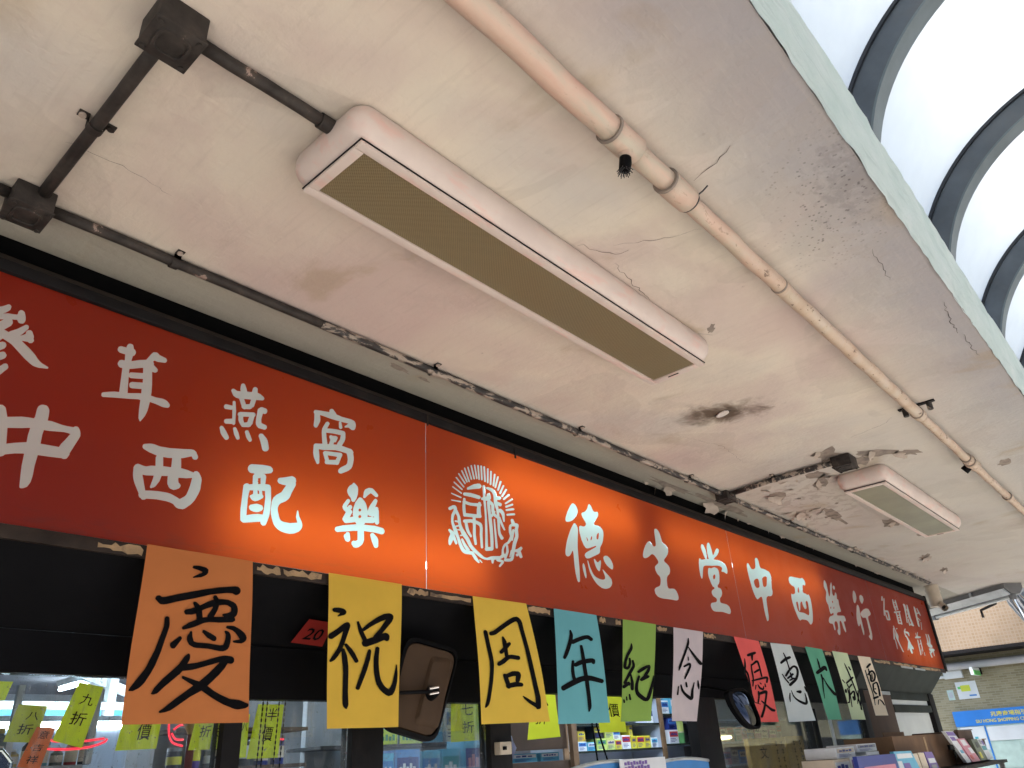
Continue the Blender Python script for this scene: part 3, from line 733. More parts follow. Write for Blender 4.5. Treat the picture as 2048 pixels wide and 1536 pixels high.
    'emblem': ['1977 2648 1981 2649 1983 2649 1984 2648 1994 2596 1993 2593 1991 2591 1987 2590 1985 2593 1976 2645', '1959 2641 1961 2642 1963 2643 1965 2641 1980 2591 1979 2588 1975 2586 1972 2586 1970 2588 1957 2638', '1997 2651 1999 2652 2001 2652 2004 2650 2007 2595 2006 2592 2003 2590 1999 2590 1998 2592 1995 2647', '2016 2654 2019 2655 2022 2653 2023 2597 2022 2594 2018 2592 2015 2592 2013 2594 2013 2651 2014 2653', '2032 2654 2037 2656 2039 2653 2041 2593 2039 2590 2036 2589 2032 2589 2030 2591 2030 2651', '1941 2631 1944 2631 1946 2630 1964 2586 1964 2583 1960 2581 1957 2581 1955 2582 1939 2626 1939 2628', '1923 2623 1926 2623 1928 2622 1950 2575 1951 2572 1948 2569 1944 2569 1942 2570 1921 2618 1921 2620', '2053 2651 2058 2652 2060 2651 2060 2649 2056 2591 2055 2589 2051 2587 2047 2587 2046 2589 2050 2647 2051 2650', '1905 2607 1909 2609 1912 2608 1939 2570 1939 2568 1936 2565 1933 2564 1930 2566 1905 2604', '2069 2643 2072 2645 2074 2645 2077 2644 2078 2642 2072 2587 2070 2585 2066 2583 2063 2583 2061 2586 2068 2640', '1890 2592 1893 2593 1895 2592 1927 2562 1928 2559 1926 2557 1923 2555 1921 2556 1889 2588 1888 2590', '2095 2638 2099 2637 2099 2634 2089 2585 2087 2583 2083 2581 2079 2582 2078 2585 2089 2634 2091 2636', '2110 2630 2113 2631 2116 2632 2118 2630 2118 2628 2099 2580 2096 2578 2093 2577 2090 2577 2089 2580 2108 2628', '1876 2573 1878 2574 1881 2574 1919 2546 1920 2544 1919 2542 1915 2540 1913 2541 1875 2570 1874 2571', '2126 2615 2129 2615 2132 2615 2133 2613 2133 2611 2115 2573 2113 2570 2108 2569 2105 2570 2104 2573 2122 2611 2124 2613', '1864 2552 1866 2553 1868 2553 1909 2534 1911 2533 1910 2530 1906 2528 1903 2529 1864 2548 1863 2550', '1994 2574 2000 2575 2005 2576 2009 2574 2012 2572 2013 2569 2012 2565 2009 2561 2005 2557 2001 2555 1987 2551 1940 2537 1936 2536 1934 2538 1933 2539 1933 2542 1937 2546 1968 2564', '2027 2575 2031 2575 2034 2573 2034 2572 2034 2529 2041 2532 2042 2540 2045 2543 2047 2545 2051 2547 2055 2547 2058 2547 2060 2545 2065 2538 2066 2532 2065 2527 2059 2521 2077 2512 2081 2507 2083 2498 2081 2483 2085 2482 2088 2481 2088 2478 2085 2473 2085 2472 2095 2466 2093 2483 2091 2491 2084 2506 2081 2514 2081 2522 2081 2536 2079 2546 2074 2553 2070 2556 2065 2558 2043 2562 2041 2564 2041 2567 2044 2570 2049 2572 2067 2572 2077 2572 2084 2569 2091 2564 2098 2555 2101 2544 2117 2547 2121 2546 2123 2545 2125 2541 2123 2538 2120 2535 2115 2532 2102 2530 2101 2528 2101 2523 2123 2521 2126 2520 2128 2517 2126 2512 2124 2510 2120 2507 2114 2506 2104 2508 2107 2494 2108 2493 2114 2496 2120 2497 2124 2496 2132 2493 2136 2489 2140 2484 2141 2476 2140 2451 2138 2447 2133 2446 2130 2448 2124 2469 2121 2475 2116 2479 2110 2481 2109 2480 2110 2463 2113 2463 2115 2461 2128 2437 2140 2417 2140 2415 2137 2413 2133 2412 2130 2413 2119 2426 2111 2439 2110 2408 2112 2400 2115 2394 2126 2384 2127 2382 2127 2379 2125 2377 2123 2375 2119 2373 2113 2372 2109 2374 2099 2388 2097 2394 2096 2405 2095 2452 2075 2460 2069 2454 2064 2452 2069 2398 2069 2357 2067 2329 2064 2324 2058 2321 2027 2315 2021 2316 2018 2320 2019 2323 2021 2326 2024 2389 2026 2446 2025 2476 2021 2511 2020 2512 2015 2511 2011 2512 2009 2513 2009 2516 2010 2519 2012 2521 2020 2524 2020 2568 2022 2572', '2141 2600 2144 2601 2147 2601 2148 2599 2148 2597 2125 2560 2122 2558 2118 2557 2115 2559 2115 2562 2138 2597', '1858 2533 1860 2533 1905 2518 1906 2517 1905 2514 1902 2512 1900 2513 1857 2529 1856 2531', '2155 2587 2159 2588 2163 2587 2164 2586 2163 2583 2136 2550 2133 2548 2129 2547 2126 2549 2126 2552', '1920 2522 1953 2527 1975 2527 2003 2526 2007 2523 2007 2518 2003 2514 1996 2511 1958 2511 1917 2509 1913 2510 1911 2514 1914 2519', '1849 2505 1850 2506 1853 2506 1900 2501 1903 2500 1903 2497 1900 2495 1897 2495 1850 2502 1849 2503', '2170 2569 2174 2569 2176 2568 2177 2566 2175 2563 2145 2539 2140 2537 2136 2537 2135 2540 2137 2543 2167 2567', '1914 2499 1919 2500 1923 2499 1924 2497 1924 2490 1943 2488 1952 2488 1963 2489 1991 2494 1994 2499 1997 2500 2001 2501 2003 2501 2006 2500 2007 2498 2007 2496 2010 2493 2010 2488 2005 2483 2004 2473 2006 2450 2008 2446 2007 2442 2004 2439 2000 2437 1975 2433 1975 2424 1989 2422 1999 2420 2004 2418 2008 2415 2010 2410 2012 2399 2009 2374 2010 2326 2009 2324 2005 2321 2000 2321 1998 2322 1997 2324 1994 2372 1996 2395 1995 2401 1993 2405 1982 2409 1975 2409 1973 2368 1977 2334 1976 2331 1972 2329 1967 2328 1964 2330 1958 2356 1957 2373 1959 2398 1958 2410 1946 2410 1931 2406 1934 2392 1938 2380 1941 2375 1952 2360 1952 2358 1951 2356 1947 2354 1945 2353 1943 2354 1928 2367 1923 2374 1920 2381 1915 2403 1910 2404 1908 2406 1907 2408 1908 2411 1911 2414 1915 2416 1947 2423 1958 2424 1959 2425 1959 2431 1958 2432 1920 2428 1915 2427 1912 2427 1909 2430 1906 2453 1906 2467 1908 2479 1907 2483 1910 2488 1911 2496', '2186 2552 2190 2554 2194 2553 2195 2550 2192 2547 2154 2523 2150 2521 2147 2522 2145 2524 2146 2526 2148 2528', '1849 2479 1852 2480 1897 2484 1900 2483 1900 2481 1899 2479 1896 2478 1851 2476 1848 2477 1848 2478', '2035 2513 2038 2431 2037 2332 2039 2332 2050 2334 2051 2335 2051 2381 2041 2506 2042 2510 2046 2514', '2190 2532 2194 2533 2196 2531 2196 2528 2193 2525 2154 2508 2150 2507 2147 2509 2146 2512 2149 2515', '1923 2477 1922 2476 1922 2463 1924 2442 1982 2448 1983 2468 1986 2480 1948 2476 1937 2476', '2060 2503 2059 2502 2059 2501 2062 2463 2066 2468 2064 2477 2065 2495 2064 2500', '1856 2459 1864 2461 1868 2461 1873 2459 1876 2455 1878 2450 1878 2446 1880 2444 1887 2434 1893 2423 1895 2415 1897 2399 1899 2392 1906 2381 1936 2349 1951 2326 1960 2319 1978 2308 2012 2291 2017 2290 2023 2289 2030 2290 2048 2297 2059 2300 2092 2305 2100 2306 2105 2309 2110 2313 2113 2333 2119 2346 2128 2357 2135 2362 2146 2368 2150 2371 2159 2383 2163 2389 2165 2394 2165 2397 2160 2409 2160 2422 2161 2430 2165 2438 2171 2443 2178 2446 2175 2460 2176 2464 2179 2466 2183 2468 2187 2468 2190 2468 2192 2466 2200 2454 2215 2454 2221 2451 2222 2446 2216 2429 2217 2410 2216 2401 2213 2393 2201 2371 2192 2347 2193 2346 2203 2349 2226 2362 2231 2363 2234 2361 2236 2359 2236 2356 2224 2344 2233 2325 2233 2322 2230 2319 2224 2316 2219 2316 2216 2318 2210 2326 2207 2322 2203 2320 2199 2320 2195 2320 2193 2324 2194 2327 2197 2330 2204 2332 2205 2333 2203 2335 2189 2336 2180 2310 2174 2301 2163 2295 2150 2292 2129 2290 2125 2290 2122 2293 2123 2297 2127 2300 2124 2302 2124 2306 2113 2300 2101 2295 2116 2293 2121 2291 2122 2287 2120 2282 2114 2277 2100 2265 2096 2264 2092 2265 2092 2269 2107 2283 2083 2284 2080 2286 2078 2290 2068 2288 2063 2275 2060 2272 2056 2272 2053 2273 2050 2285 2030 2281 2020 2281 2012 2281 1997 2284 1983 2289 1959 2300 1958 2300 1959 2299 1975 2283 1988 2268 1988 2267 1987 2265 1984 2263 1981 2263 1970 2268 1960 2274 1947 2289 1916 2287 1905 2289 1897 2293 1892 2298 1888 2304 1881 2317 1872 2340 1865 2350 1864 2350 1862 2350 1876 2322 1875 2319 1873 2317 1871 2315 1867 2315 1865 2315 1855 2329 1854 2329 1850 2321 1842 2309 1838 2307 1834 2307 1831 2310 1830 2321 1831 2326 1833 2334 1840 2346 1840 2349 1839 2352 1831 2359 1831 2362 1832 2364 1834 2366 1839 2367 1851 2363 1857 2360 1858 2361 1848 2386 1846 2394 1846 2407 1848 2421 1852 2428 1859 2439 1861 2445 1859 2447 1844 2438 1839 2437 1834 2439 1833 2443 1834 2445 1836 2448', '2189 2513 2196 2514 2200 2514 2202 2510 2200 2508 2197 2506 2154 2494 2150 2494 2148 2496 2148 2499 2152 2502', '1870 2431 1866 2426 1862 2420 1859 2409 1858 2403 1859 2398 1861 2391 1867 2383 1870 2385 1881 2389 1883 2390 1881 2397 1880 2398 1867 2398 1864 2399 1864 2402 1867 2404 1880 2405 1878 2418 1876 2423', '2177 2489 2200 2494 2204 2493 2205 2489 2203 2487 2199 2485 2155 2475 2153 2476 2151 2478 2152 2481 2155 2483', '2077 2448 2081 2449 2083 2447 2092 2339 2090 2335 2085 2333 2080 2333 2078 2336 2075 2414 2075 2446', '2187 2438 2180 2436 2178 2434 2177 2432 2176 2425 2178 2414 2180 2421 2183 2425 2186 2426 2190 2427 2194 2426 2195 2424 2198 2434 2201 2439', '1882 2383 1871 2379 1870 2379 1876 2370 1877 2372 1878 2373 1888 2374 1888 2375 1885 2384', '1877 2369 1876 2369 1883 2352 1893 2331 1900 2318 1909 2307 1913 2304 1917 2302 1918 2302 1919 2302 1905 2317 1894 2336 1894 2338 1896 2340 1899 2342 1903 2342 1906 2340 1919 2324 1937 2308 1938 2305 1937 2302 1954 2302 1955 2303 1945 2309 1935 2317 1918 2340 1903 2352 1892 2349 1889 2349 1888 2351 1889 2353 1898 2356 1898 2357 1891 2369 1879 2369', '2195 2421 2182 2381 2178 2378 2172 2378 2160 2366 2153 2361 2147 2358 2151 2355 2153 2338 2153 2331 2149 2323 2138 2304 2135 2302 2136 2302 2157 2305 2161 2308 2164 2312 2167 2322 2167 2325 2162 2312 2159 2310 2156 2310 2155 2311 2155 2313 2164 2337 2166 2339 2170 2341 2180 2371 2193 2394 2196 2399 2197 2406', '2138 2353 2130 2344 2125 2334 2125 2328 2126 2321 2131 2318 2132 2319 2135 2324 2138 2330 2139 2340 2138 2353', '1987 2277 1990 2278 1992 2277 2003 2269 2002 2267 2001 2266 1999 2266 1987 2273 1986 2275'],
    'de': ['2598 2615 2602 2617 2608 2617 2618 2614 2623 2610 2630 2601 2634 2591 2634 2586 2632 2579 2624 2569 2613 2557 2589 2537 2581 2533 2570 2528 2555 2523 2546 2522 2541 2522 2538 2523 2536 2529 2538 2538 2545 2551 2555 2568 2575 2594 2588 2608 2595 2614', '2723 2636 2724 2637 2730 2638 2738 2634 2742 2629 2752 2613 2757 2610 2761 2608 2770 2609 2786 2613 2790 2611 2792 2604 2789 2594 2784 2588 2749 2553 2747 2547 2749 2545 2754 2544 2775 2545 2786 2544 2796 2542 2804 2539 2809 2535 2814 2530 2816 2524 2815 2509 2810 2493 2806 2482 2797 2467 2779 2447 2776 2441 2772 2424 2767 2418 2763 2415 2756 2411 2719 2396 2687 2383 2673 2380 2665 2379 2657 2382 2654 2385 2652 2390 2654 2395 2657 2398 2663 2403 2678 2411 2741 2440 2746 2444 2747 2446 2745 2447 2740 2446 2693 2429 2683 2426 2674 2425 2669 2425 2663 2427 2653 2435 2640 2457 2632 2484 2630 2500 2631 2508 2632 2514 2635 2518 2640 2521 2646 2522 2661 2521 2671 2523 2676 2525 2682 2530 2686 2536 2685 2542 2680 2549 2665 2563 2660 2573 2659 2578 2662 2583 2666 2586 2684 2593 2692 2598 2702 2606 2711 2617 2718 2631', '2598 2525 2605 2525 2611 2521 2616 2517 2620 2508 2621 2496 2609 2440 2606 2417 2604 2327 2602 2290 2599 2274 2597 2270 2591 2267 2588 2266 2585 2268 2583 2270 2580 2274 2573 2302 2571 2331 2571 2382 2570 2398 2568 2398 2564 2395 2554 2383 2546 2375 2540 2371 2534 2369 2529 2368 2524 2368 2517 2371 2515 2376 2515 2383 2517 2393 2525 2416 2534 2437 2545 2457 2564 2487 2578 2505 2590 2519 2595 2523', '2774 2511 2766 2505 2762 2500 2757 2490 2757 2481 2758 2480 2763 2479 2767 2480 2770 2484 2776 2496 2779 2509 2778 2511', '2720 2487 2716 2483 2710 2474 2709 2468 2710 2466 2711 2466 2717 2471 2722 2479 2723 2485 2722 2487', '2680 2476 2679 2473 2682 2464 2685 2459 2687 2458 2688 2459 2689 2462 2687 2469 2683 2474', '2807 2411 2818 2413 2825 2413 2832 2411 2845 2405 2855 2395 2862 2383 2864 2375 2861 2363 2858 2358 2854 2356 2847 2356 2832 2361 2816 2368 2803 2378 2795 2389 2793 2397 2794 2402 2797 2405 2802 2409', '2719 2384 2722 2385 2726 2384 2738 2375 2743 2373 2747 2373 2751 2375 2764 2384 2768 2385 2770 2384 2771 2379 2770 2373 2764 2356 2756 2339 2752 2335 2748 2334 2744 2335 2736 2340 2729 2348 2724 2358 2720 2369 2718 2380', '2669 2371 2670 2372 2671 2371 2674 2368 2683 2343 2697 2321 2704 2313 2712 2308 2721 2304 2742 2300 2755 2299 2767 2299 2779 2301 2787 2305 2788 2306 2790 2313 2788 2322 2777 2342 2777 2346 2781 2345 2823 2321 2836 2312 2839 2307 2841 2298 2840 2292 2834 2283 2828 2277 2822 2273 2812 2268 2802 2265 2790 2262 2780 2261 2768 2261 2756 2262 2737 2268 2726 2273 2716 2279 2698 2294 2685 2310 2679 2319 2673 2336 2668 2366', '2634 2353 2636 2354 2638 2354 2642 2350 2645 2345 2649 2330 2651 2303 2648 2293 2646 2290 2644 2290 2642 2291 2637 2299 2629 2323 2628 2339 2629 2345'],
    'sheng': ['3283 2619 3289 2621 3300 2621 3312 2615 3322 2604 3326 2595 3335 2561 3340 2556 3346 2553 3362 2550 3370 2546 3380 2537 3383 2531 3383 2524 3381 2516 3372 2502 3356 2488 3336 2474 3330 2469 3327 2464 3328 2460 3334 2456 3353 2449 3366 2441 3370 2436 3373 2426 3370 2414 3362 2403 3355 2397 3340 2389 3333 2382 3329 2375 3325 2364 3322 2340 3324 2333 3327 2329 3332 2326 3345 2326 3367 2329 3385 2330 3394 2327 3405 2320 3415 2304 3416 2291 3411 2281 3403 2277 3394 2274 3380 2273 3344 2273 3272 2270 3250 2270 3234 2271 3222 2273 3213 2276 3206 2281 3200 2285 3197 2291 3196 2302 3198 2306 3203 2311 3214 2317 3223 2320 3240 2325 3247 2328 3254 2333 3258 2338 3264 2350 3267 2362 3265 2372 3261 2377 3244 2385 3238 2391 3230 2403 3229 2414 3230 2419 3235 2423 3244 2429 3258 2437 3265 2441 3269 2449 3268 2453 3264 2459 3251 2470 3242 2476 3231 2480 3220 2480 3211 2477 3190 2465 3178 2459 3156 2451 3148 2450 3140 2450 3135 2453 3133 2457 3133 2462 3136 2471 3150 2494 3168 2515 3185 2530 3194 2536 3203 2540 3210 2541 3216 2540 3227 2535 3238 2525 3244 2523 3250 2523 3257 2524 3264 2528 3268 2532 3270 2539 3272 2602 3276 2614'],
    'tang': ['3838 2636 3846 2638 3852 2637 3860 2628 3869 2599 3871 2575 3874 2572 3881 2575 3912 2604 3930 2617 3937 2620 3947 2620 3958 2616 3959 2612 3956 2607 3951 2600 3933 2584 3914 2572 3891 2561 3868 2548 3870 2547 3907 2549 3942 2550 3972 2546 3997 2539 4013 2529 4019 2514 4017 2500 4010 2489 4005 2485 4001 2484 3994 2485 3972 2490 3947 2489 3943 2489 3942 2493 3954 2504 3956 2510 3954 2513 3946 2516 3929 2518 3895 2516 3837 2507 3784 2501 3758 2497 3748 2494 3741 2491 3734 2485 3723 2466 3713 2441 3705 2426 3699 2420 3696 2419 3692 2420 3689 2425 3685 2436 3685 2470 3691 2503 3701 2525 3706 2530 3711 2531 3715 2531 3721 2527 3726 2526 3734 2526 3749 2529 3778 2536 3771 2540 3766 2547 3748 2584 3745 2596 3749 2605 3756 2613 3765 2617 3775 2616 3782 2612 3796 2591 3799 2573 3795 2552 3792 2545 3786 2537 3818 2542 3811 2550 3810 2560 3809 2578 3813 2600 3816 2611 3824 2625 3830 2631', '3849 2499 3869 2503 3892 2501 3900 2498 3905 2494 3910 2482 3907 2462 3894 2428 3882 2414 3869 2407 3864 2403 3861 2396 3866 2392 3888 2390 3896 2387 3902 2378 3902 2367 3898 2360 3887 2348 3882 2344 3871 2339 3866 2335 3861 2326 3859 2318 3862 2313 3868 2310 3880 2309 3909 2309 3931 2308 3943 2305 3958 2299 3966 2286 3967 2274 3959 2264 3954 2261 3946 2258 3935 2258 3877 2262 3862 2262 3844 2261 3797 2257 3772 2257 3763 2259 3753 2264 3744 2276 3744 2286 3752 2295 3761 2299 3769 2301 3798 2306 3809 2308 3818 2312 3823 2316 3825 2322 3824 2327 3820 2330 3813 2333 3794 2337 3787 2341 3780 2349 3780 2358 3785 2365 3795 2371 3815 2378 3820 2382 3822 2387 3819 2389 3809 2389 3804 2391 3793 2405 3778 2435 3776 2456 3783 2477 3792 2487 3798 2490 3803 2491 3812 2490 3827 2492', '3845 2460 3832 2452 3826 2444 3827 2436 3830 2433 3835 2433 3841 2435 3846 2438 3854 2447 3857 2452 3857 2458 3855 2460 3851 2461'],
    'zhong2': ['4438 2638 4450 2640 4456 2639 4467 2633 4472 2619 4472 2596 4474 2588 4480 2583 4491 2580 4519 2581 4544 2580 4593 2574 4600 2571 4609 2562 4611 2546 4586 2471 4587 2452 4579 2437 4572 2430 4560 2423 4549 2419 4528 2416 4508 2415 4490 2409 4478 2401 4470 2389 4463 2358 4454 2291 4449 2279 4443 2270 4434 2264 4426 2260 4421 2261 4417 2264 4411 2291 4410 2337 4415 2384 4414 2394 4410 2399 4402 2400 4378 2392 4354 2381 4347 2379 4341 2379 4334 2382 4323 2391 4307 2419 4298 2448 4288 2501 4285 2550 4286 2564 4293 2579 4301 2586 4308 2588 4314 2588 4321 2584 4337 2564 4345 2559 4354 2558 4366 2558 4383 2562 4395 2567 4404 2574 4411 2585 4423 2628 4430 2634', '4513 2534 4498 2530 4483 2524 4475 2519 4469 2513 4463 2474 4464 2470 4470 2467 4480 2466 4494 2468 4501 2471 4514 2478 4522 2487 4533 2507 4544 2530 4542 2535 4533 2537', '4387 2505 4370 2499 4357 2494 4350 2489 4344 2482 4343 2469 4347 2457 4355 2450 4364 2448 4376 2448 4389 2450 4402 2455 4409 2460 4413 2466 4417 2492 4414 2504 4409 2506 4400 2507'],
    'xi2': ['4918 2584 4947 2588 5085 2593 5101 2595 5110 2598 5116 2600 5124 2602 5139 2598 5157 2585 5160 2572 5152 2557 5146 2554 5140 2553 5129 2553 5119 2554 5111 2553 5106 2551 5098 2545 5089 2534 5080 2509 5083 2501 5093 2497 5126 2496 5145 2491 5154 2492 5164 2497 5168 2497 5174 2496 5183 2485 5188 2466 5183 2421 5172 2386 5156 2350 5141 2326 5132 2316 5116 2304 5096 2296 5084 2294 5078 2296 5053 2314 5032 2318 5010 2318 4970 2317 4950 2314 4929 2307 4921 2307 4908 2313 4895 2329 4877 2366 4865 2407 4863 2434 4868 2457 4873 2466 4879 2471 4892 2468 4903 2469 4927 2474 4936 2478 4946 2487 4954 2506 4954 2515 4950 2521 4942 2524 4923 2525 4905 2530 4891 2537 4885 2543 4883 2553 4887 2565 4899 2577 4908 2581', '5020 2530 5015 2528 5004 2518 4993 2498 4997 2490 5008 2490 5016 2494 5023 2508 5024 2526', '5109 2448 5099 2445 5092 2441 5086 2435 5084 2409 5079 2398 5069 2393 5060 2390 5052 2390 5046 2391 5036 2398 5029 2411 5025 2433 5016 2435 5005 2431 4992 2421 4969 2380 4958 2371 4953 2369 4947 2370 4945 2373 4953 2410 4951 2426 4944 2427 4931 2424 4925 2419 4921 2411 4921 2380 4927 2368 4933 2364 4952 2361 5007 2362 5032 2361 5082 2352 5092 2355 5101 2361 5109 2373 5120 2405 5126 2439 5120 2447'],
    'yao2': ['5529 2634 5540 2636 5548 2634 5560 2621 5564 2611 5555 2537 5555 2526 5559 2524 5574 2534 5596 2557 5618 2596 5628 2609 5658 2633 5668 2637 5671 2636 5668 2620 5641 2575 5636 2555 5637 2548 5643 2541 5655 2539 5665 2542 5676 2547 5696 2568 5705 2569 5715 2564 5718 2553 5703 2524 5707 2520 5717 2523 5721 2522 5726 2517 5718 2483 5725 2442 5723 2438 5717 2434 5697 2430 5664 2426 5649 2423 5632 2415 5622 2406 5626 2403 5638 2401 5660 2402 5726 2408 5757 2409 5766 2407 5772 2403 5777 2390 5776 2381 5770 2374 5766 2372 5756 2369 5742 2370 5737 2369 5731 2366 5726 2360 5730 2310 5727 2301 5720 2293 5717 2291 5709 2292 5694 2306 5685 2325 5682 2348 5674 2362 5665 2366 5652 2366 5644 2362 5637 2354 5619 2308 5606 2284 5590 2268 5577 2263 5564 2264 5557 2267 5552 2276 5551 2285 5557 2296 5571 2300 5582 2311 5592 2338 5591 2348 5585 2354 5573 2356 5559 2355 5551 2353 5539 2347 5532 2341 5527 2330 5527 2315 5522 2298 5516 2293 5507 2290 5502 2292 5499 2296 5499 2318 5497 2326 5491 2331 5482 2333 5460 2331 5448 2331 5435 2336 5431 2341 5432 2347 5444 2362 5465 2375 5481 2381 5544 2394 5552 2397 5559 2404 5560 2409 5556 2412 5546 2410 5519 2401 5506 2400 5498 2403 5493 2416 5497 2458 5483 2472 5477 2484 5477 2491 5484 2508 5516 2547 5517 2561 5501 2577 5499 2591 5512 2616 5522 2628', '5695 2617 5703 2617 5714 2615 5720 2608 5712 2596 5707 2592 5696 2588 5687 2588 5680 2590 5673 2598 5676 2606 5687 2614', '5598 2499 5590 2494 5587 2487 5588 2483 5594 2481 5602 2486 5609 2496 5606 2500', '5537 2453 5524 2444 5523 2439 5526 2436 5531 2437 5537 2440 5546 2449 5546 2453', '5595 2457 5583 2446 5584 2442 5588 2441 5598 2445 5604 2451 5603 2456 5600 2458'],
    'hang': ['6109 2627 6119 2629 6128 2628 6141 2619 6147 2603 6143 2582 6135 2569 6111 2548 6094 2538 6074 2530 6060 2530 6052 2536 6055 2564 6064 2584 6079 2602 6096 2619', '6249 2609 6257 2611 6273 2611 6291 2606 6300 2599 6302 2585 6296 2576 6278 2562 6254 2548 6239 2542 6226 2543 6213 2552 6207 2562 6206 2577 6218 2595 6227 2601', '6116 2522 6122 2523 6128 2523 6139 2519 6146 2508 6146 2500 6127 2442 6119 2330 6106 2308 6096 2301 6089 2298 6083 2301 6080 2311 6078 2377 6075 2380 6070 2379 6048 2363 6039 2359 6029 2357 6021 2359 6016 2364 6014 2383 6024 2415 6043 2447 6091 2505 6101 2514', '6284 2510 6318 2514 6349 2514 6358 2512 6371 2502 6384 2485 6380 2478 6368 2470 6354 2465 6316 2457 6305 2452 6295 2443 6290 2431 6290 2329 6275 2298 6261 2284 6251 2277 6242 2274 6229 2274 6220 2278 6203 2289 6195 2298 6202 2303 6218 2306 6228 2310 6237 2319 6247 2415 6244 2429 6235 2436 6223 2438 6188 2431 6166 2432 6144 2442 6135 2454 6147 2465 6175 2478 6222 2494 6248 2502'],
    'ming': ['6798 2660 6812 2661 6817 2656 6789 2624 6770 2619 6756 2619 6756 2623 6783 2655', '6834 2647 6848 2649 6851 2645 6816 2596 6772 2547 6775 2545 6854 2549 6866 2546 6862 2539 6869 2536 6859 2477 6847 2470 6833 2468 6772 2464 6762 2465 6749 2516 6730 2496 6719 2494 6711 2496 6744 2549 6826 2643', '6777 2529 6772 2527 6795 2477 6805 2476 6812 2478 6830 2532'],
    'yi': ['7068 2662 7083 2665 7093 2663 7093 2642 7128 2648 7139 2664 7152 2668 7165 2667 7169 2588 7164 2583 7150 2579 7137 2578 7129 2580 7126 2600 7121 2601 7104 2598 7099 2596 7106 2578 7102 2573 7092 2569 7078 2566 7062 2568 7053 2590 7043 2592 7050 2597 7050 2619 7061 2658', '7127 2641 7093 2635 7095 2605 7101 2605 7125 2610', '7180 2575 7204 2578 7215 2575 7206 2568 7176 2562 7183 2559 7165 2466 7161 2462 7147 2458 7132 2458 7127 2463 7055 2457 7043 2458 7057 2547 7018 2544 7010 2545 7008 2548 7019 2554 7034 2558', '7150 2560 7095 2553 7097 2535 7140 2540 7143 2553 7149 2558 7159 2560', '7124 2531 7094 2526 7097 2515 7131 2519 7138 2521 7139 2532', '7097 2509 7092 2506 7091 2496 7097 2495 7130 2498 7135 2500 7137 2512', '7097 2489 7091 2486 7088 2471 7130 2474 7133 2491'],
    'zhu4': ['7354 2652 7372 2655 7398 2654 7413 2651 7418 2641 7405 2610 7419 2611 7428 2614 7457 2654 7472 2659 7484 2658 7487 2608 7474 2545 7498 2493 7494 2489 7513 2485 7506 2478 7486 2473 7466 2472 7399 2477 7393 2475 7390 2471 7376 2467 7363 2466 7359 2469 7362 2524 7371 2528 7387 2531 7396 2529 7393 2484 7413 2490 7434 2494 7414 2545 7361 2533 7335 2491 7319 2487 7306 2487 7304 2489 7341 2577 7352 2630 7346 2647', '7405 2602 7398 2600 7381 2571 7410 2575 7415 2576 7421 2602', '7404 2568 7377 2563 7365 2541 7414 2551 7413 2569'],
    'zhen': ['7681 2663 7696 2664 7718 2645 7715 2609 7766 2617 7748 2650 7755 2654 7764 2657 7778 2657 7811 2626 7822 2623 7816 2618 7828 2597 7815 2591 7801 2591 7778 2609 7709 2596 7699 2568 7771 2550 7761 2545 7746 2544 7701 2554 7696 2552 7696 2538 7712 2538 7716 2535 7694 2522 7684 2490 7674 2483 7659 2480 7635 2486 7633 2505 7658 2635 7669 2658', '7755 2529 7767 2531 7774 2528 7735 2464 7721 2460 7714 2460 7711 2462'],
    'dai': ['6888 2430 6896 2431 6902 2430 6925 2385 6950 2365 6953 2357 6948 2346 6928 2327 6924 2316 6935 2292 6979 2233 6977 2229 6970 2227 6958 2226 6953 2228 6923 2263 6871 2335 6869 2345 6873 2355 6889 2370 6895 2381 6888 2404 6881 2400 6870 2365 6836 2322 6835 2320 6845 2319 6848 2286 6837 2245 6827 2242 6821 2243 6826 2316 6802 2315 6796 2319 6861 2407 6871 2411 6884 2412 6879 2426', '6950 2416 6966 2418 6978 2418 6981 2414 6968 2408 6948 2406 6939 2408 6940 2411'],
    'ke': ['7195 2431 7212 2433 7219 2431 7189 2409 7257 2409 7279 2405 7287 2399 7277 2376 7266 2372 7253 2372 7233 2391 7182 2395 7176 2394 7175 2392 7169 2374 7172 2372 7186 2374 7194 2372 7232 2338 7257 2306 7289 2290 7295 2274 7291 2269 7275 2266 7234 2270 7230 2268 7231 2236 7220 2230 7205 2228 7193 2228 7185 2230 7155 2271 7148 2270 7122 2251 7108 2248 7099 2250 7186 2326 7164 2361 7162 2361 7148 2360 7146 2361 7139 2390 7141 2399 7152 2409'],
    'jian': ['7542 2425 7551 2428 7563 2427 7533 2394 7617 2394 7623 2391 7607 2384 7545 2376 7500 2372 7437 2368 7423 2370 7422 2373 7429 2378 7445 2382 7473 2386 7481 2415 7495 2418 7499 2417 7499 2390 7506 2392', '7483 2359 7496 2361 7505 2358 7499 2325 7554 2333 7560 2362 7575 2366 7588 2365 7582 2318 7565 2268 7549 2264 7542 2267 7553 2325 7548 2327 7497 2320 7473 2235 7460 2230 7447 2229 7443 2232 7459 2310 7475 2354', '7524 2286 7534 2287 7536 2285 7513 2246 7509 2244 7501 2243 7498 2245', '7579 2261 7587 2262 7590 2260 7590 2234 7580 2230 7573 2229 7567 2231 7570 2257'],
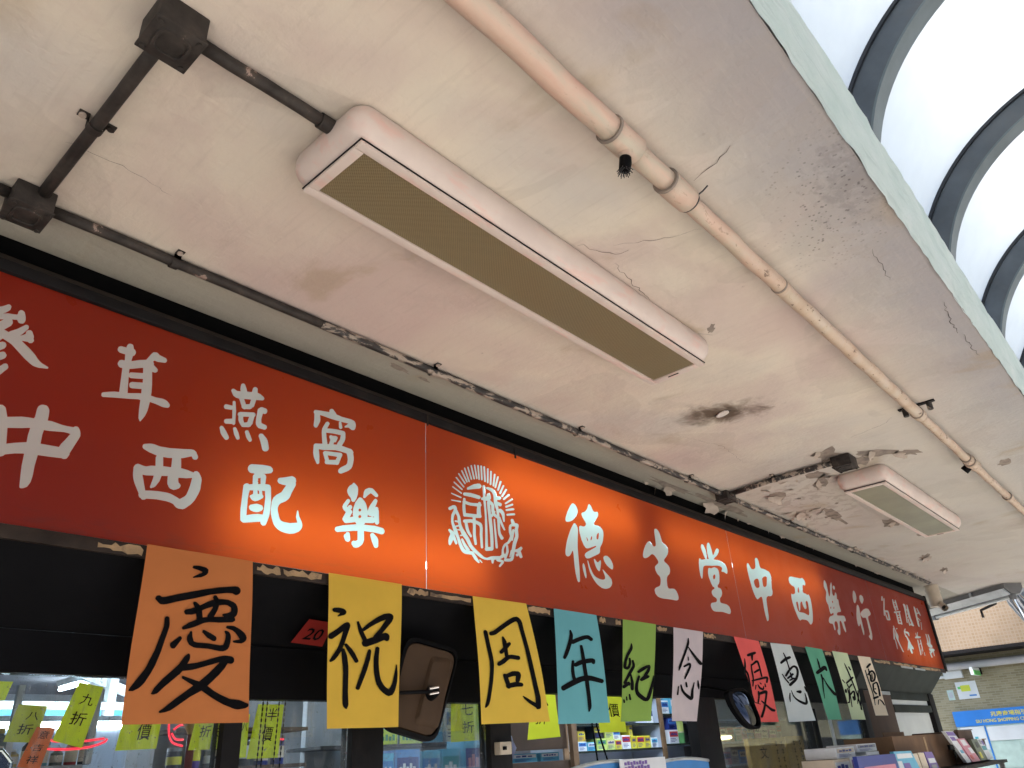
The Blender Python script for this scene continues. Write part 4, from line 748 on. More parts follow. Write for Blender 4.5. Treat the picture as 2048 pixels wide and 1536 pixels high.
    'yao3': ['7811 2432 7820 2433 7828 2431 7830 2413 7824 2362 7823 2358 7812 2354 7818 2352 7826 2355 7861 2390 7866 2430 7878 2434 7895 2434 7911 2395 7898 2375 7872 2348 7898 2343 7914 2337 7912 2323 7895 2317 7839 2312 7798 2313 7774 2320 7749 2340 7755 2346 7778 2353 7794 2391 7799 2427', '7842 2309 7901 2310 7947 2306 7954 2302 7943 2295 7911 2288 7896 2248 7889 2244 7877 2242 7871 2245 7878 2282 7849 2278 7847 2272 7833 2267 7816 2265 7801 2264 7793 2262 7815 2232 7803 2228 7787 2225 7773 2226 7770 2228 7753 2273 7757 2275 7774 2278 7786 2270 7801 2276 7802 2278 7773 2284 7762 2298 7777 2303'],
}
INK = {
    'qing': ['901 2102 915 2104 920 2104 930 2103 936 2102 941 2099 943 2097 943 2094 943 2089 940 2084 936 2081 931 2078 925 2075 905 2071 903 2072 903 2073 904 2074 920 2084 925 2086 927 2089 927 2089 917 2092 901 2095 899 2097 899 2098 900 2100', '1011 2061 1022 2063 1030 2063 1034 2061 1036 2059 1038 2057 1039 2054 1039 2051 1038 2048 1037 2046 1035 2044 1032 2042 1030 2041 1026 2040 1023 2041 1016 2044 1000 2043 980 2039 957 2034 918 2021 876 2009 847 1999 838 1997 831 1997 828 1998 824 2001 819 2005 816 2008 816 2011 817 2014 819 2016 821 2017 825 2018 829 2016 832 2015 835 2015 841 2016 870 2026 940 2046 976 2055', '966 2033 970 2034 974 2033 975 2031 980 2025 981 2025 990 2026 998 2026 1007 2026 1015 2024 1021 2022 1029 2018 1034 2011 1036 2005 1037 1998 1036 1992 1035 1989 1032 1985 1029 1983 1031 1980 1032 1978 1032 1975 1030 1973 1027 1971 1025 1970 989 1966 961 1965 953 1963 946 1961 924 1950 916 1947 899 1942 897 1942 895 1942 893 1944 893 1946 893 1948 894 1949 909 1960 928 1969 924 1983 919 1981 912 1979 908 1979 898 1978 895 1980 893 1983 892 1986 894 1989 895 1990 897 1991 908 1994 918 1998 913 2007 913 2010 915 2012 918 2012 920 2012 928 2007 931 2004 931 2004 954 2017 965 2022 964 2026 963 2028 964 2030', '992 2011 983 2009 980 1996 973 1980 973 1979 986 1980 1000 1982 1000 1982 996 1984 995 1985 994 1986 995 1988 997 1989 1009 1992 1017 1996 1018 1999 1017 2005 1016 2007 1014 2008 1009 2010 1004 2012 999 2012', '963 2003 950 1998 944 1995 939 1992 943 1975 949 1976 955 1977 955 1980 955 1982 963 1995 965 2000 966 2003 965 2004', '849 1969 851 1970 854 1970 856 1969 858 1967 861 1952 861 1945 858 1930 849 1886 846 1876 840 1856 832 1838 828 1831 820 1817 815 1811 811 1807 807 1804 799 1800 795 1798 786 1798 785 1799 785 1800 788 1806 812 1840 816 1846 820 1854 827 1873 834 1891 846 1940 847 1946 847 1952 846 1965 847 1967', '1012 1960 1024 1961 1031 1961 1037 1959 1045 1956 1053 1952 1061 1947 1066 1942 1067 1941 1070 1935 1070 1933 1069 1928 1067 1925 1063 1922 1057 1919 1052 1919 1046 1919 1035 1920 1033 1921 1032 1923 1033 1924 1034 1925 1048 1928 1050 1929 1050 1930 1046 1935 1042 1939 1036 1945 1031 1948 1027 1950 1013 1953 1011 1954 1009 1955 1009 1957 1010 1959', '948 1945 950 1945 953 1945 969 1939 984 1932 986 1930 987 1928 987 1925 986 1923 985 1921 983 1920 981 1920 978 1920 969 1924 962 1927 958 1930 947 1939 947 1940 947 1942 947 1943', '1008 1948 1009 1948 1011 1948 1017 1946 1020 1944 1024 1939 1026 1933 1026 1926 1026 1919 1024 1909 1021 1903 1017 1900 1015 1899 1008 1897 998 1897 966 1901 937 1901 929 1902 922 1905 916 1908 915 1910 911 1915 909 1920 909 1926 911 1931 913 1933 915 1939 916 1940 918 1940 919 1940 921 1938 923 1927 926 1921 927 1918 929 1916 932 1915 938 1914 966 1914 998 1911 1004 1912 1006 1912 1007 1913 1009 1918 1010 1922 1011 1927 1011 1938 1006 1945 1007 1947', '889 1925 890 1926 892 1926 894 1925 895 1924 896 1923 897 1921 896 1918 883 1898 881 1896 878 1896 876 1896 873 1897 871 1899 869 1902 869 1905 869 1908 870 1909', '917 1886 919 1887 921 1886 923 1884 924 1880 924 1876 923 1871 919 1863 920 1863 934 1865 944 1867 974 1876 999 1884 1008 1886 1015 1887 1022 1887 1034 1886 1038 1884 1041 1881 1042 1878 1042 1874 1040 1871 1038 1869 1034 1868 1032 1868 1025 1869 1019 1858 1014 1852 1005 1841 977 1814 978 1814 996 1803 1005 1799 1014 1795 1030 1789 1038 1786 1044 1785 1057 1784 1066 1783 1073 1781 1084 1777 1091 1775 1092 1774 1092 1772 1092 1769 1091 1768 1088 1766 1084 1764 1078 1763 1072 1762 1063 1761 1055 1762 1048 1764 1040 1767 1024 1772 1006 1780 988 1789 963 1803 936 1789 896 1762 890 1758 884 1756 878 1754 865 1752 863 1753 862 1754 862 1756 871 1762 896 1782 917 1797 940 1814 910 1829 909 1831 909 1833 909 1834 911 1835 913 1835 942 1827 954 1824 964 1832 977 1843 1002 1869 1001 1870 989 1866 949 1854 939 1851 931 1849 909 1846 903 1839 897 1834 867 1808 856 1797 852 1794 848 1793 845 1792 840 1792 838 1793 838 1794 841 1800 844 1806 851 1814 862 1827 888 1851 893 1856 898 1862 909 1879 912 1882'],
    'zhu': ['1349 2039 1356 2040 1362 2040 1374 2039 1380 2037 1383 2035 1386 2031 1386 2028 1385 2026 1383 2023 1378 2020 1357 2014 1356 2014 1354 2015 1355 2017 1363 2024 1340 2026 1338 2028 1336 2030 1336 2033 1338 2036 1341 2038', '1538 2039 1549 2041 1557 2040 1560 2039 1564 2036 1566 2032 1565 2025 1558 2014 1551 2007 1522 1978 1523 1978 1533 1980 1536 1981 1543 1979 1547 1977 1550 1974 1551 1970 1550 1963 1548 1960 1545 1957 1540 1956 1535 1957 1530 1959 1503 1948 1463 1935 1457 1935 1451 1936 1448 1939 1446 1943 1446 1947 1449 1951 1435 1973 1430 1985 1425 2003 1426 2005 1428 2006 1430 2007 1431 2007 1433 2006 1445 1987 1446 1987 1468 2004 1497 2022 1508 2028 1519 2033 1528 2037', '1535 2020 1519 2014 1497 2004 1478 1994 1454 1980 1450 1979 1465 1958 1487 1965 1489 1969 1506 1985 1513 1992 1526 2008 1535 2019', '1387 2000 1392 2001 1397 2000 1399 1998 1401 1995 1402 1991 1400 1984 1383 1939 1384 1938 1385 1939 1388 1940 1392 1940 1411 1926 1417 1920 1422 1915 1435 1897 1436 1894 1435 1891 1431 1889 1427 1888 1423 1889 1384 1933 1382 1936 1378 1927 1378 1926 1381 1926 1383 1926 1385 1924 1394 1907 1396 1898 1400 1879 1401 1858 1401 1810 1404 1777 1403 1772 1401 1769 1399 1765 1397 1764 1396 1764 1394 1764 1390 1767 1386 1770 1385 1772 1383 1777 1382 1792 1382 1858 1380 1878 1373 1917 1373 1918 1362 1903 1357 1898 1352 1893 1347 1890 1338 1886 1335 1887 1333 1888 1333 1889 1333 1891 1353 1917 1358 1924 1362 1931 1370 1951 1376 1972 1375 1973 1360 1962 1341 1950 1338 1949 1333 1949 1329 1950 1326 1952 1325 1956 1326 1960 1328 1963 1353 1978 1379 1997', '1503 1938 1507 1938 1509 1937 1512 1936 1513 1933 1511 1911 1511 1893 1513 1873 1517 1855 1520 1847 1524 1840 1529 1834 1535 1828 1543 1823 1549 1820 1551 1820 1557 1826 1562 1833 1564 1838 1566 1844 1578 1889 1579 1890 1581 1890 1582 1889 1584 1866 1584 1858 1583 1843 1581 1835 1577 1822 1574 1815 1569 1808 1565 1804 1555 1801 1550 1800 1540 1803 1527 1810 1517 1817 1510 1825 1504 1832 1500 1842 1495 1860 1493 1871 1492 1882 1492 1902 1493 1911 1497 1933 1499 1936', '1472 1928 1475 1929 1479 1928 1481 1926 1482 1924 1479 1901 1476 1893 1469 1872 1460 1852 1443 1818 1441 1816 1439 1815 1436 1815 1434 1815 1431 1816 1429 1817 1428 1819 1428 1821 1447 1865 1459 1896 1469 1925 1470 1926'],
    'zhou': ['2143 2082 2154 2084 2164 2082 2167 2081 2173 2077 2178 2072 2182 2064 2187 2036 2204 1973 2226 1881 2233 1854 2248 1808 2249 1798 2248 1775 2246 1772 2243 1770 2239 1768 2235 1768 2229 1767 2224 1768 2221 1770 2219 1773 2201 1780 2184 1787 2165 1798 2160 1801 2152 1810 2153 1811 2155 1811 2169 1807 2203 1794 2219 1789 2220 1797 2218 1815 2194 1906 2181 1969 2159 2051 2157 2058 2154 2062 2150 2065 2144 2065 2133 2061 2119 2055 2086 2039 2036 2012 2027 2009 2018 2007 2007 2006 2002 2008 2000 2011 2000 2013 2001 2016 2005 2019 2018 2022 2023 2024 2060 2044 2105 2068 2123 2076 2137 2081', '1981 2023 1985 2023 1988 2022 1991 2020 1993 2018 2002 1976 2012 1935 2014 1921 2015 1908 2012 1883 2008 1857 2002 1831 1994 1799 1988 1784 1984 1779 1978 1775 1971 1771 1969 1771 1967 1771 1966 1773 1979 1811 1984 1832 1989 1857 1994 1895 1994 1919 1991 1932 1981 1972 1972 2014 1972 2017 1974 2020 1978 2022', '2066 2007 2070 2008 2073 2007 2083 1996 2086 1991 2087 1985 2094 1988 2099 1990 2105 1989 2108 1986 2108 1983 2107 1981 2089 1967 2090 1945 2091 1945 2107 1947 2143 1945 2147 1944 2150 1942 2151 1940 2151 1937 2150 1935 2147 1932 2143 1931 2140 1930 2105 1932 2097 1932 2090 1929 2068 1916 2060 1913 2045 1907 2039 1906 2034 1907 2031 1909 2030 1913 2032 1916 2034 1918 2053 1927 2073 1938 2071 1941 2069 1953 2068 1953 2060 1948 2055 1947 2051 1947 2049 1948 2047 1950 2046 1952 2046 1954 2048 1957 2066 1970 2064 1992 2064 2005', '2116 1892 2124 1892 2135 1892 2143 1889 2146 1886 2149 1880 2147 1872 2141 1860 2136 1856 2152 1854 2155 1853 2159 1849 2158 1845 2154 1842 2149 1841 2122 1840 2093 1836 2087 1833 2081 1833 2073 1836 2070 1839 2069 1842 2070 1845 2061 1863 2057 1875 2057 1878 2059 1880 2064 1882 2069 1882 2073 1881 2094 1888 2103 1891', '2110 1875 2100 1873 2083 1869 2091 1852 2120 1857 2118 1861 2121 1875 2120 1875'],
    'nian': ['2471 2060 2475 2061 2479 2060 2487 2047 2488 2039 2483 2024 2508 2032 2548 2043 2565 2046 2581 2048 2595 2048 2603 2045 2617 2038 2618 2036 2618 2033 2616 2030 2613 2028 2605 2026 2599 2026 2583 2032 2577 2032 2567 2031 2525 2020 2485 2007 2480 2007 2473 2007 2458 1985 2440 1962 2427 1950 2423 1948 2417 1947 2411 1949 2410 1952 2410 1954 2422 1972 2447 2007 2457 2024 2466 2043 2468 2057', '2529 2006 2532 2007 2536 2007 2540 2006 2542 2005 2547 1983 2551 1954 2580 1958 2599 1959 2608 1957 2612 1956 2615 1953 2616 1950 2613 1941 2610 1939 2604 1937 2599 1936 2595 1937 2591 1939 2590 1941 2588 1941 2553 1937 2553 1923 2557 1893 2581 1892 2597 1890 2649 1882 2656 1880 2658 1876 2657 1872 2653 1869 2646 1866 2640 1866 2586 1872 2571 1873 2560 1873 2564 1801 2563 1783 2560 1774 2556 1770 2548 1762 2544 1760 2541 1761 2539 1762 2538 1820 2534 1871 2533 1871 2518 1869 2488 1861 2441 1847 2399 1834 2392 1833 2386 1834 2381 1837 2379 1841 2380 1846 2386 1850 2427 1864 2458 1874 2453 1884 2451 1904 2454 1918 2461 1941 2463 1943 2466 1945 2471 1946 2475 1945 2478 1942 2478 1935 2508 1946 2525 1950 2526 1951 2524 2001 2525 2004', '2524 1932 2487 1922 2480 1922 2474 1924 2473 1913 2473 1899 2475 1887 2478 1880 2479 1880 2494 1884 2512 1888 2530 1891 2531 1892 2527 1932'],
    'ji': ['2904 2037 2906 2037 2909 2036 2912 2027 2912 2021 2910 2015 2902 2007 2875 1986 2861 1972 2851 1960 2842 1941 2842 1938 2847 1938 2855 1944 2863 1953 2865 1957 2867 1973 2870 1974 2875 1976 2880 1976 2882 1973 2883 1959 2878 1948 2868 1935 2859 1930 2848 1926 2836 1926 2824 1928 2818 1932 2818 1939 2822 1948 2836 1968 2848 1983 2864 1997 2888 2017 2894 2023 2902 2036', '2891 1967 2899 1968 2902 1968 2904 1966 2909 1950 2907 1943 2902 1936 2871 1911 2879 1887 2881 1879 2880 1871 2874 1849 2868 1845 2861 1844 2856 1845 2853 1846 2851 1849 2858 1878 2859 1900 2858 1901 2841 1888 2829 1877 2837 1878 2842 1879 2847 1878 2853 1875 2855 1873 2855 1870 2847 1863 2843 1862 2838 1863 2809 1852 2804 1851 2799 1851 2794 1852 2791 1855 2791 1857 2794 1862 2807 1867 2802 1872 2804 1876 2845 1911 2861 1924 2882 1940 2886 1943 2888 1948 2887 1963 2888 1965', '3008 1952 3016 1953 3022 1953 3026 1949 3027 1947 3026 1941 3016 1928 3009 1922 2992 1910 3005 1908 3007 1905 3006 1902 3003 1900 2991 1896 2970 1890 2943 1883 2936 1883 2931 1885 2929 1887 2929 1890 2931 1892 2947 1900 2961 1906 2963 1909 2988 1927 2999 1937 2998 1938 2974 1929 2930 1915 2925 1915 2919 1916 2917 1919 2919 1923 2941 1933 2963 1941 2992 1949', '2923 1906 2928 1906 2933 1906 2935 1903 2935 1902 2916 1877 2912 1869 2907 1854 2907 1847 2909 1842 2913 1838 2919 1834 2951 1819 2957 1818 2959 1818 2966 1825 3008 1872 3021 1888 3036 1909 3038 1910 3041 1909 3031 1879 3021 1859 3007 1839 2992 1821 2982 1812 2969 1805 2964 1804 2951 1803 2946 1803 2932 1805 2919 1810 2901 1818 2893 1823 2886 1829 2883 1836 2881 1845 2882 1853 2889 1870 2903 1887 2918 1903', '2834 1830 2840 1831 2842 1831 2843 1829 2847 1811 2845 1808 2840 1806 2834 1807 2831 1809 2832 1828', '2811 1820 2816 1821 2817 1821 2818 1819 2819 1807 2817 1805 2813 1804 2809 1805 2808 1807 2809 1819', '2789 1809 2795 1809 2798 1807 2799 1798 2798 1796 2795 1795 2790 1795 2787 1797 2786 1806'],
    'nian4': ['3414 2094 3417 2095 3420 2094 3417 2075 3412 2066 3400 2053 3466 2006 3500 1987 3505 1982 3504 1978 3501 1975 3495 1973 3485 1972 3473 1974 3463 1979 3420 2015 3393 2047 3327 1987 3296 1956 3274 1939 3272 1938 3267 1938 3265 1940 3271 1953 3276 1959 3359 2036 3390 2068 3411 2093', '3372 2005 3376 2006 3380 2004 3381 1990 3378 1988 3374 1987 3370 1987 3368 1989', '3370 1977 3381 1978 3392 1975 3393 1969 3387 1958 3370 1943 3341 1921 3318 1904 3313 1902 3309 1902 3305 1905 3306 1908 3332 1931 3361 1954 3367 1959 3371 1966 3369 1966 3326 1955 3318 1955 3315 1957 3316 1960 3318 1962 3323 1964', '3431 1902 3437 1902 3440 1901 3446 1882 3445 1876 3438 1863 3434 1861 3430 1861 3428 1862 3422 1879 3428 1899', '3317 1891 3322 1891 3325 1889 3328 1872 3327 1869 3320 1866 3313 1867 3310 1870 3309 1887 3313 1890', '3391 1891 3397 1892 3399 1890 3379 1855 3371 1825 3362 1817 3357 1815 3348 1813 3334 1813 3317 1818 3302 1824 3283 1834 3269 1845 3264 1850 3262 1857 3262 1876 3267 1879 3271 1879 3273 1878 3281 1860 3285 1855 3297 1846 3313 1839 3341 1829 3343 1831 3358 1856', '3242 1871 3247 1871 3249 1871 3250 1869 3235 1835 3233 1833 3227 1832 3221 1833 3220 1835 3239 1869'],
    'you': ['4116 2069 4126 2070 4134 2069 4137 2066 4135 2062 4126 2058 4094 2051 4073 2023 4067 2020 4062 2020 4058 2022 4062 2044 4059 2045 4030 2040 4022 2040 4014 2043 4015 2048 4019 2050 4028 2053 4079 2063', '3975 2027 3980 2028 3984 2027 3982 2007 3976 1987 3967 1972 3985 1957 3989 1949 3991 1928 3990 1853 4002 1813 4027 1809 4031 1810 4030 1812 4049 1840 4051 1846 4050 1852 4052 1863 4057 1866 4065 1868 4070 1867 4073 1865 4075 1861 4135 1872 4155 1873 4163 1873 4173 1870 4177 1869 4178 1862 4130 1804 4186 1787 4208 1782 4238 1779 4242 1777 4244 1775 4240 1770 4229 1767 4220 1767 4190 1769 4178 1772 4164 1777 4122 1794 4106 1776 4094 1767 4057 1740 4052 1738 4046 1737 4038 1737 4033 1739 4031 1740 4032 1744 4079 1778 4103 1803 4075 1816 4074 1819 4080 1821 4086 1821 4111 1812 4139 1844 4144 1856 4141 1856 4132 1856 4073 1848 4065 1833 4047 1811 4038 1808 4061 1804 4062 1802 4060 1801 4055 1801 3998 1809 3986 1812 3974 1839 3971 1851 3970 1926 3967 1946 3964 1951 3957 1957 3945 1944 3940 1943 3935 1943 3931 1946', '4120 2025 4127 2025 4140 2022 4145 2015 4148 1988 4150 1943 4146 1941 4139 1940 4134 1940 4131 1941 4127 1973 4120 1969 4062 1956 4054 1956 4050 1958 4051 1961 4056 1964 4111 1979 4117 1980 4125 1980 4127 1980 4125 1992 4119 2009 4116 2013 4113 2012 4046 1992 4042 1967 4042 1940 4038 1925 4040 1924 4183 1944 4206 1945 4214 1944 4222 1939 4223 1936 4218 1929 4202 1914 4197 1911 4190 1910 4182 1911 4179 1914 4191 1930 4192 1932 4189 1933 4160 1930 4033 1915 4017 1891 4013 1888 4007 1888 4005 1888 4003 1890 4015 1912 4006 1914 4004 1916 4008 1919 4020 1922 4023 1929 4023 1965 4033 1999 4040 2002 4048 2002 4099 2021', '4097 1911 4104 1911 4118 1906 4120 1904 4117 1901 4113 1900 4107 1901 4095 1908', '4159 1907 4166 1907 4169 1905 4172 1891 4169 1889 4165 1888 4159 1888 4154 1890 4155 1905', '4068 1900 4075 1901 4096 1888 4105 1885 4121 1882 4124 1883 4135 1893 4140 1894 4145 1893 4146 1891 4141 1879 4133 1875 4124 1872 4110 1872 4090 1875 4079 1879 4072 1884 4069 1889 4066 1898', '4043 1897 4051 1897 4054 1895 4038 1875 4032 1873 4029 1873 4028 1876 4039 1895'],
    'hui': ['4506 2086 4510 2087 4516 2087 4535 2063 4538 2063 4584 2071 4596 2071 4602 2067 4601 2062 4592 2058 4539 2047 4541 2026 4547 2005 4550 2004 4576 2013 4596 2018 4617 2021 4633 2020 4651 2017 4660 2012 4665 2005 4666 1997 4663 1987 4650 1969 4625 1948 4610 1939 4586 1929 4562 1921 4511 1904 4501 1902 4489 1903 4483 1905 4481 1909 4486 1914 4560 1938 4570 1942 4570 1942 4513 1931 4507 1931 4501 1932 4501 1936 4507 1938 4534 1944 4531 1951 4490 1940 4484 1939 4478 1941 4475 1943 4477 1946 4482 1949 4529 1963 4527 1974 4531 1977 4539 1979 4546 1978 4551 1971 4562 1974 4569 1975 4578 1974 4582 1971 4581 1968 4576 1965 4553 1958 4555 1949 4558 1949 4575 1952 4587 1949 4605 1961 4617 1970 4625 1979 4631 1993 4630 1999 4623 2005 4610 2008 4599 2007 4576 1999 4543 1986 4478 1954 4466 1952 4459 1953 4455 1955 4454 1957 4458 1961 4503 1985 4528 1995 4524 2024 4517 2042 4450 2021 4440 2021 4435 2021 4430 2025 4432 2029 4437 2032 4513 2058 4503 2083', '4420 1966 4427 1966 4430 1966 4460 1943 4493 1923 4494 1920 4489 1917 4483 1916 4477 1917 4442 1938 4417 1962 4417 1964', '4685 1905 4689 1907 4695 1906 4712 1895 4714 1890 4712 1876 4707 1874 4700 1875 4691 1887 4683 1903', '4495 1880 4498 1881 4503 1880 4517 1857 4525 1850 4538 1844 4553 1838 4586 1830 4630 1822 4654 1819 4658 1819 4662 1822 4670 1836 4672 1844 4672 1868 4674 1870 4681 1870 4694 1845 4696 1823 4690 1813 4674 1807 4663 1805 4640 1805 4613 1809 4567 1820 4535 1832 4510 1846 4502 1854 4493 1878', '4617 1883 4623 1883 4632 1882 4639 1877 4634 1871 4620 1866 4607 1865 4568 1871 4564 1873 4566 1877 4577 1880', '4469 1867 4478 1867 4479 1864 4461 1820 4458 1818 4454 1818 4450 1819 4446 1834 4447 1840 4455 1852 4466 1865'],
    'da': ['5008 2080 5012 2080 5015 2079 5026 2055 5021 2025 5025 2024 5047 2031 5073 2037 5097 2039 5108 2039 5118 2036 5126 2031 5125 2012 5116 2008 5102 2006 5095 2008 5081 2014 5023 1999 4964 1985 4952 1983 4938 1984 4931 1986 4928 1990 4932 1995 4941 2000 5002 2018 4998 2022 4999 2050 5003 2077', '5001 1986 5008 1987 5015 1985 5020 1967 5029 1966 5049 1943 5079 1920 5116 1900 5179 1874 5180 1868 5174 1865 5166 1863 5149 1862 5122 1867 5092 1884 5064 1905 5045 1923 5021 1956 5018 1954 4995 1908 4979 1844 4974 1843 4971 1844 4976 1906 4993 1953 4992 1982 4996 1985'],
    'jian3': ['5469 2070 5474 2071 5480 2070 5501 2045 5511 2027 5526 1985 5528 1984 5544 1988 5557 1989 5565 1988 5569 1985 5564 1979 5532 1970 5561 1886 5567 1889 5574 1902 5584 1904 5591 1902 5584 1873 5569 1853 5572 1833 5576 1834 5578 1836 5591 1859 5598 1861 5603 1860 5581 1792 5582 1784 5580 1782 5575 1780 5555 1783 5550 1785 5558 1802 5549 1836 5524 1819 5519 1818 5515 1819 5545 1857 5531 1909 5510 1964 5420 1940 5433 1938 5443 1924 5493 1942 5502 1943 5512 1941 5513 1938 5508 1935 5445 1913 5442 1885 5443 1884 5467 1893 5492 1900 5513 1901 5522 1899 5527 1890 5511 1847 5507 1844 5498 1841 5479 1838 5471 1838 5466 1840 5457 1859 5458 1862 5466 1865 5485 1865 5494 1886 5492 1889 5438 1870 5423 1802 5420 1799 5412 1798 5406 1800 5418 1856 5396 1825 5386 1823 5379 1824 5364 1821 5356 1822 5351 1824 5353 1827 5359 1830 5371 1831 5379 1830 5381 1831 5401 1875 5399 1913 5408 1915 5413 1915 5421 1899 5425 1901 5425 1918 5413 1934 5415 1937 5419 1939 5404 1941 5402 1945 5411 1949 5502 1976 5504 1977', '5534 2054 5542 2054 5546 2053 5566 2035 5564 2032 5553 2029 5544 2028 5538 2030 5523 2048 5524 2051', '5353 1964 5359 1966 5367 1965 5394 1948 5390 1945 5384 1944 5379 1944 5351 1960 5350 1963', '5368 1907 5378 1908 5385 1907 5391 1902 5386 1888 5378 1885 5368 1883 5353 1883 5347 1887 5351 1901 5356 1904'],
    'jia': ['5994 2095 6010 2096 6017 2094 6018 2090 6011 2085 5926 2059 5913 2057 5899 2058 5894 2062 5900 2067 5984 2093', '5931 2056 5940 2057 5946 2055 5945 2040 5990 2048 6000 2049 6022 2046 6039 2038 6046 2030 6048 2020 6043 2010 6032 1998 6003 1979 5977 1971 5947 1966 5918 1965 5906 1968 5901 1971 5901 1979 5920 2005 5910 2008 5910 2014 5888 2009 5876 2011 5873 2009 5901 1892 5902 1870 5904 1868 5967 1876 5981 1876 5988 1873 5992 1874 6008 1925 6008 1955 6003 1959 5998 1959 5956 1951 5936 1918 5943 1924 5957 1926 5970 1926 5973 1923 5968 1920 5959 1917 5949 1917 5941 1919 5936 1917 5935 1910 5941 1904 5969 1893 5972 1890 5962 1886 5950 1884 5942 1885 5919 1895 5911 1899 5905 1906 5906 1917 5926 1953 5935 1957 6002 1970 6026 1970 6034 1968 6043 1962 6046 1951 6043 1917 6029 1876 6011 1872 6002 1872 5993 1874 5989 1873 5985 1867 5975 1864 5900 1854 5888 1816 5883 1814 5878 1814 5875 1816 5882 1852 5871 1855 5869 1858 5873 1862 5883 1867 5882 1890 5852 1995 5850 2039 5853 2042 5859 2044 5866 2045 5871 2043 5872 2012 5914 2028 5920 2051 5924 2054', '5979 2034 5950 2027 5943 2023 5943 2017 5954 2013 5940 1983 5942 1978 5947 1978 5964 1981 5979 1987 5996 1998 6007 2009 6011 2017 6008 2024 5993 2034 5984 2035', '5975 2028 5983 2028 5985 2025 5968 1988 5963 1985 5957 1984 5948 1986 5966 2024', '5987 1855 5997 1855 6032 1846 6043 1841 6051 1834 6061 1817 6059 1815 6053 1813 6048 1813 6041 1815 6016 1835 5983 1852', '5965 1852 5975 1852 5978 1849 5952 1821 5942 1818 5938 1819 5936 1821 5957 1849'],
}

# ================================================================== SETTING
CEIL = 2.9
EDGE = 0.24          # street edge of the concrete canopy
BULK = 1.97          # where the soffit meets the shop wall
SIGN_Y = 1.9

g = MB()
g.add([(-900, -900, 0), (900, -900, 0), (900, 900, 0), (-900, 900, 0)], [(0, 1, 2, 3)])
props(g.build('ground', 'asphalt_pave', base=(0, 0, 0), fix=False), kind='structure')

# concrete canopy: soffit slab with a skewed far end
poly = [(-16, EDGE + 0.002), (8.15, EDGE + 0.002), (10.95, 2.62), (8.2, 2.62), (8.2, BULK + 0.2), (-16, BULK + 0.2)]
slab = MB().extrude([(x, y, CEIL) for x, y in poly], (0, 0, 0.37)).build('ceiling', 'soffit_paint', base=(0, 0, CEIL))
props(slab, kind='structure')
# rough cast edge strip on the street side, thick and uneven
fb = MB()
n = 520
rnd = random.Random(3)
w1 = [rnd.uniform(-1, 1) for _ in range(n + 1)]
w2 = [rnd.uniform(-1, 1) for _ in range(n + 1)]
sm = lambda w, i: sum(w[max(0, min(n, i + k))] for k in range(-2, 3)) / 5
prof = []
for i in range(n + 1):
    x = -12.65 + 20.8 * i / n
    wob = 0.002 * math.sin(x * 3.1) + 0.0015 * math.sin(x * 7.7 + 1)
    b = CEIL - 0.006 + 0.006 * sm(w1, i) + wob * 0.6
    tp = CEIL + 0.385 + 0.009 * w2[i] + 0.003 * math.sin(x * 1.3)
    ring = []
    for k in range(7):
        zz = b + (tp - b) * k / 6
        yy = EDGE - 0.012 - 0.002 * math.sin(k * 2.1 + x * 2) + 0.003 * w1[(i * 7 + k * 13) % (n + 1)] + (0.012 if k in (0, 6) else 0)
        ring.append((x, yy, zz))
    ring.append((x, EDGE + 0.05, tp - 0.01))
    prof.append(ring)
vv = [p for r_ in prof for p in r_]
ff = []
for i in range(n):
    for k in range(7):
        a = i * 8 + k
        ff.append((a, a + 8, a + 9, a + 1))
fb.add(vv, ff)
fb.build('edge_strip', 'fascia_render', slab, smooth='all')


def jag(pts, step=0.018, amp=0.006, seed=1):
    rn = random.Random(seed)
    out = []
    for (a, b), (c, d) in zip(pts[:-1], pts[1:]):
        L = math.hypot(c - a, d - b)
        m = max(2, int(L / step))
        for i in range(m):
            t = i / m
            out.append((a + (c - a) * t + rn.uniform(-amp, amp), b + (d - b) * t + rn.uniform(-amp, amp)))
    out.append(pts[-1])
    return out


CRACKS = [([(1.445, 0.575), (1.43, 0.507), (1.403, 0.452)], 0.0035), ([(1.60, 0.92), (1.62, 0.934), (1.70, 0.945), (1.844, 0.962)], 0.003),
          ([(1.44, 0.945), (1.5, 0.929), (1.56, 0.90), (1.57, 0.86)], 0.0025), ([(2.60, 0.275), (2.64, 0.284), (2.79, 0.298), (2.87, 0.30)], 0.004),
          ([(2.90, 0.29), (3.02, 0.291), (3.13, 0.285)], 0.003), ([(2.10, 0.345), (2.14, 0.352), (2.317, 0.365)], 0.002),
          ([(0.30, 1.52), (0.42, 1.51), (0.55, 1.53)], 0.0015), ([(2.0, 1.02), (2.08, 1.01), (2.2, 0.93)], 0.0025), ([(3.5, 0.72), (3.56, 0.80), (3.6, 0.95)], 0.003),
          ([(1.52, 0.88), (1.60, 0.76), (1.64, 0.66)], 0.0015), ([(2.9, 1.5), (3.2, 1.42), (3.5, 1.46)], 0.0015)]
for q, (pts, w) in enumerate(CRACKS):
    j = jag(pts, seed=q)
    m = MB()
    vs, fs = [], []
    for i, (a, b) in enumerate(j):
        d0 = j[max(0, i - 1)]
        d1 = j[min(len(j) - 1, i + 1)]
        dx, dy = d1[0] - d0[0], d1[1] - d0[1]
        L = math.hypot(dx, dy) or 1
        ww = 0.5 * w * (0.3 + 0.7 * math.sin(math.pi * (i + 0.3) / len(j))) * random.uniform(0.4, 1.0)
        vs += [(a - dy / L * ww, b + dx / L * ww, CEIL - 0.0015), (a + dy / L * ww, b - dx / L * ww, CEIL - 0.0015)]
    for i in range(len(j) - 1):
        fs.append((2 * i, 2 * i + 1, 2 * i + 3, 2 * i + 2))
    m.add(vs, fs)
    m.build('crack', 'crack', slab, fix=False)


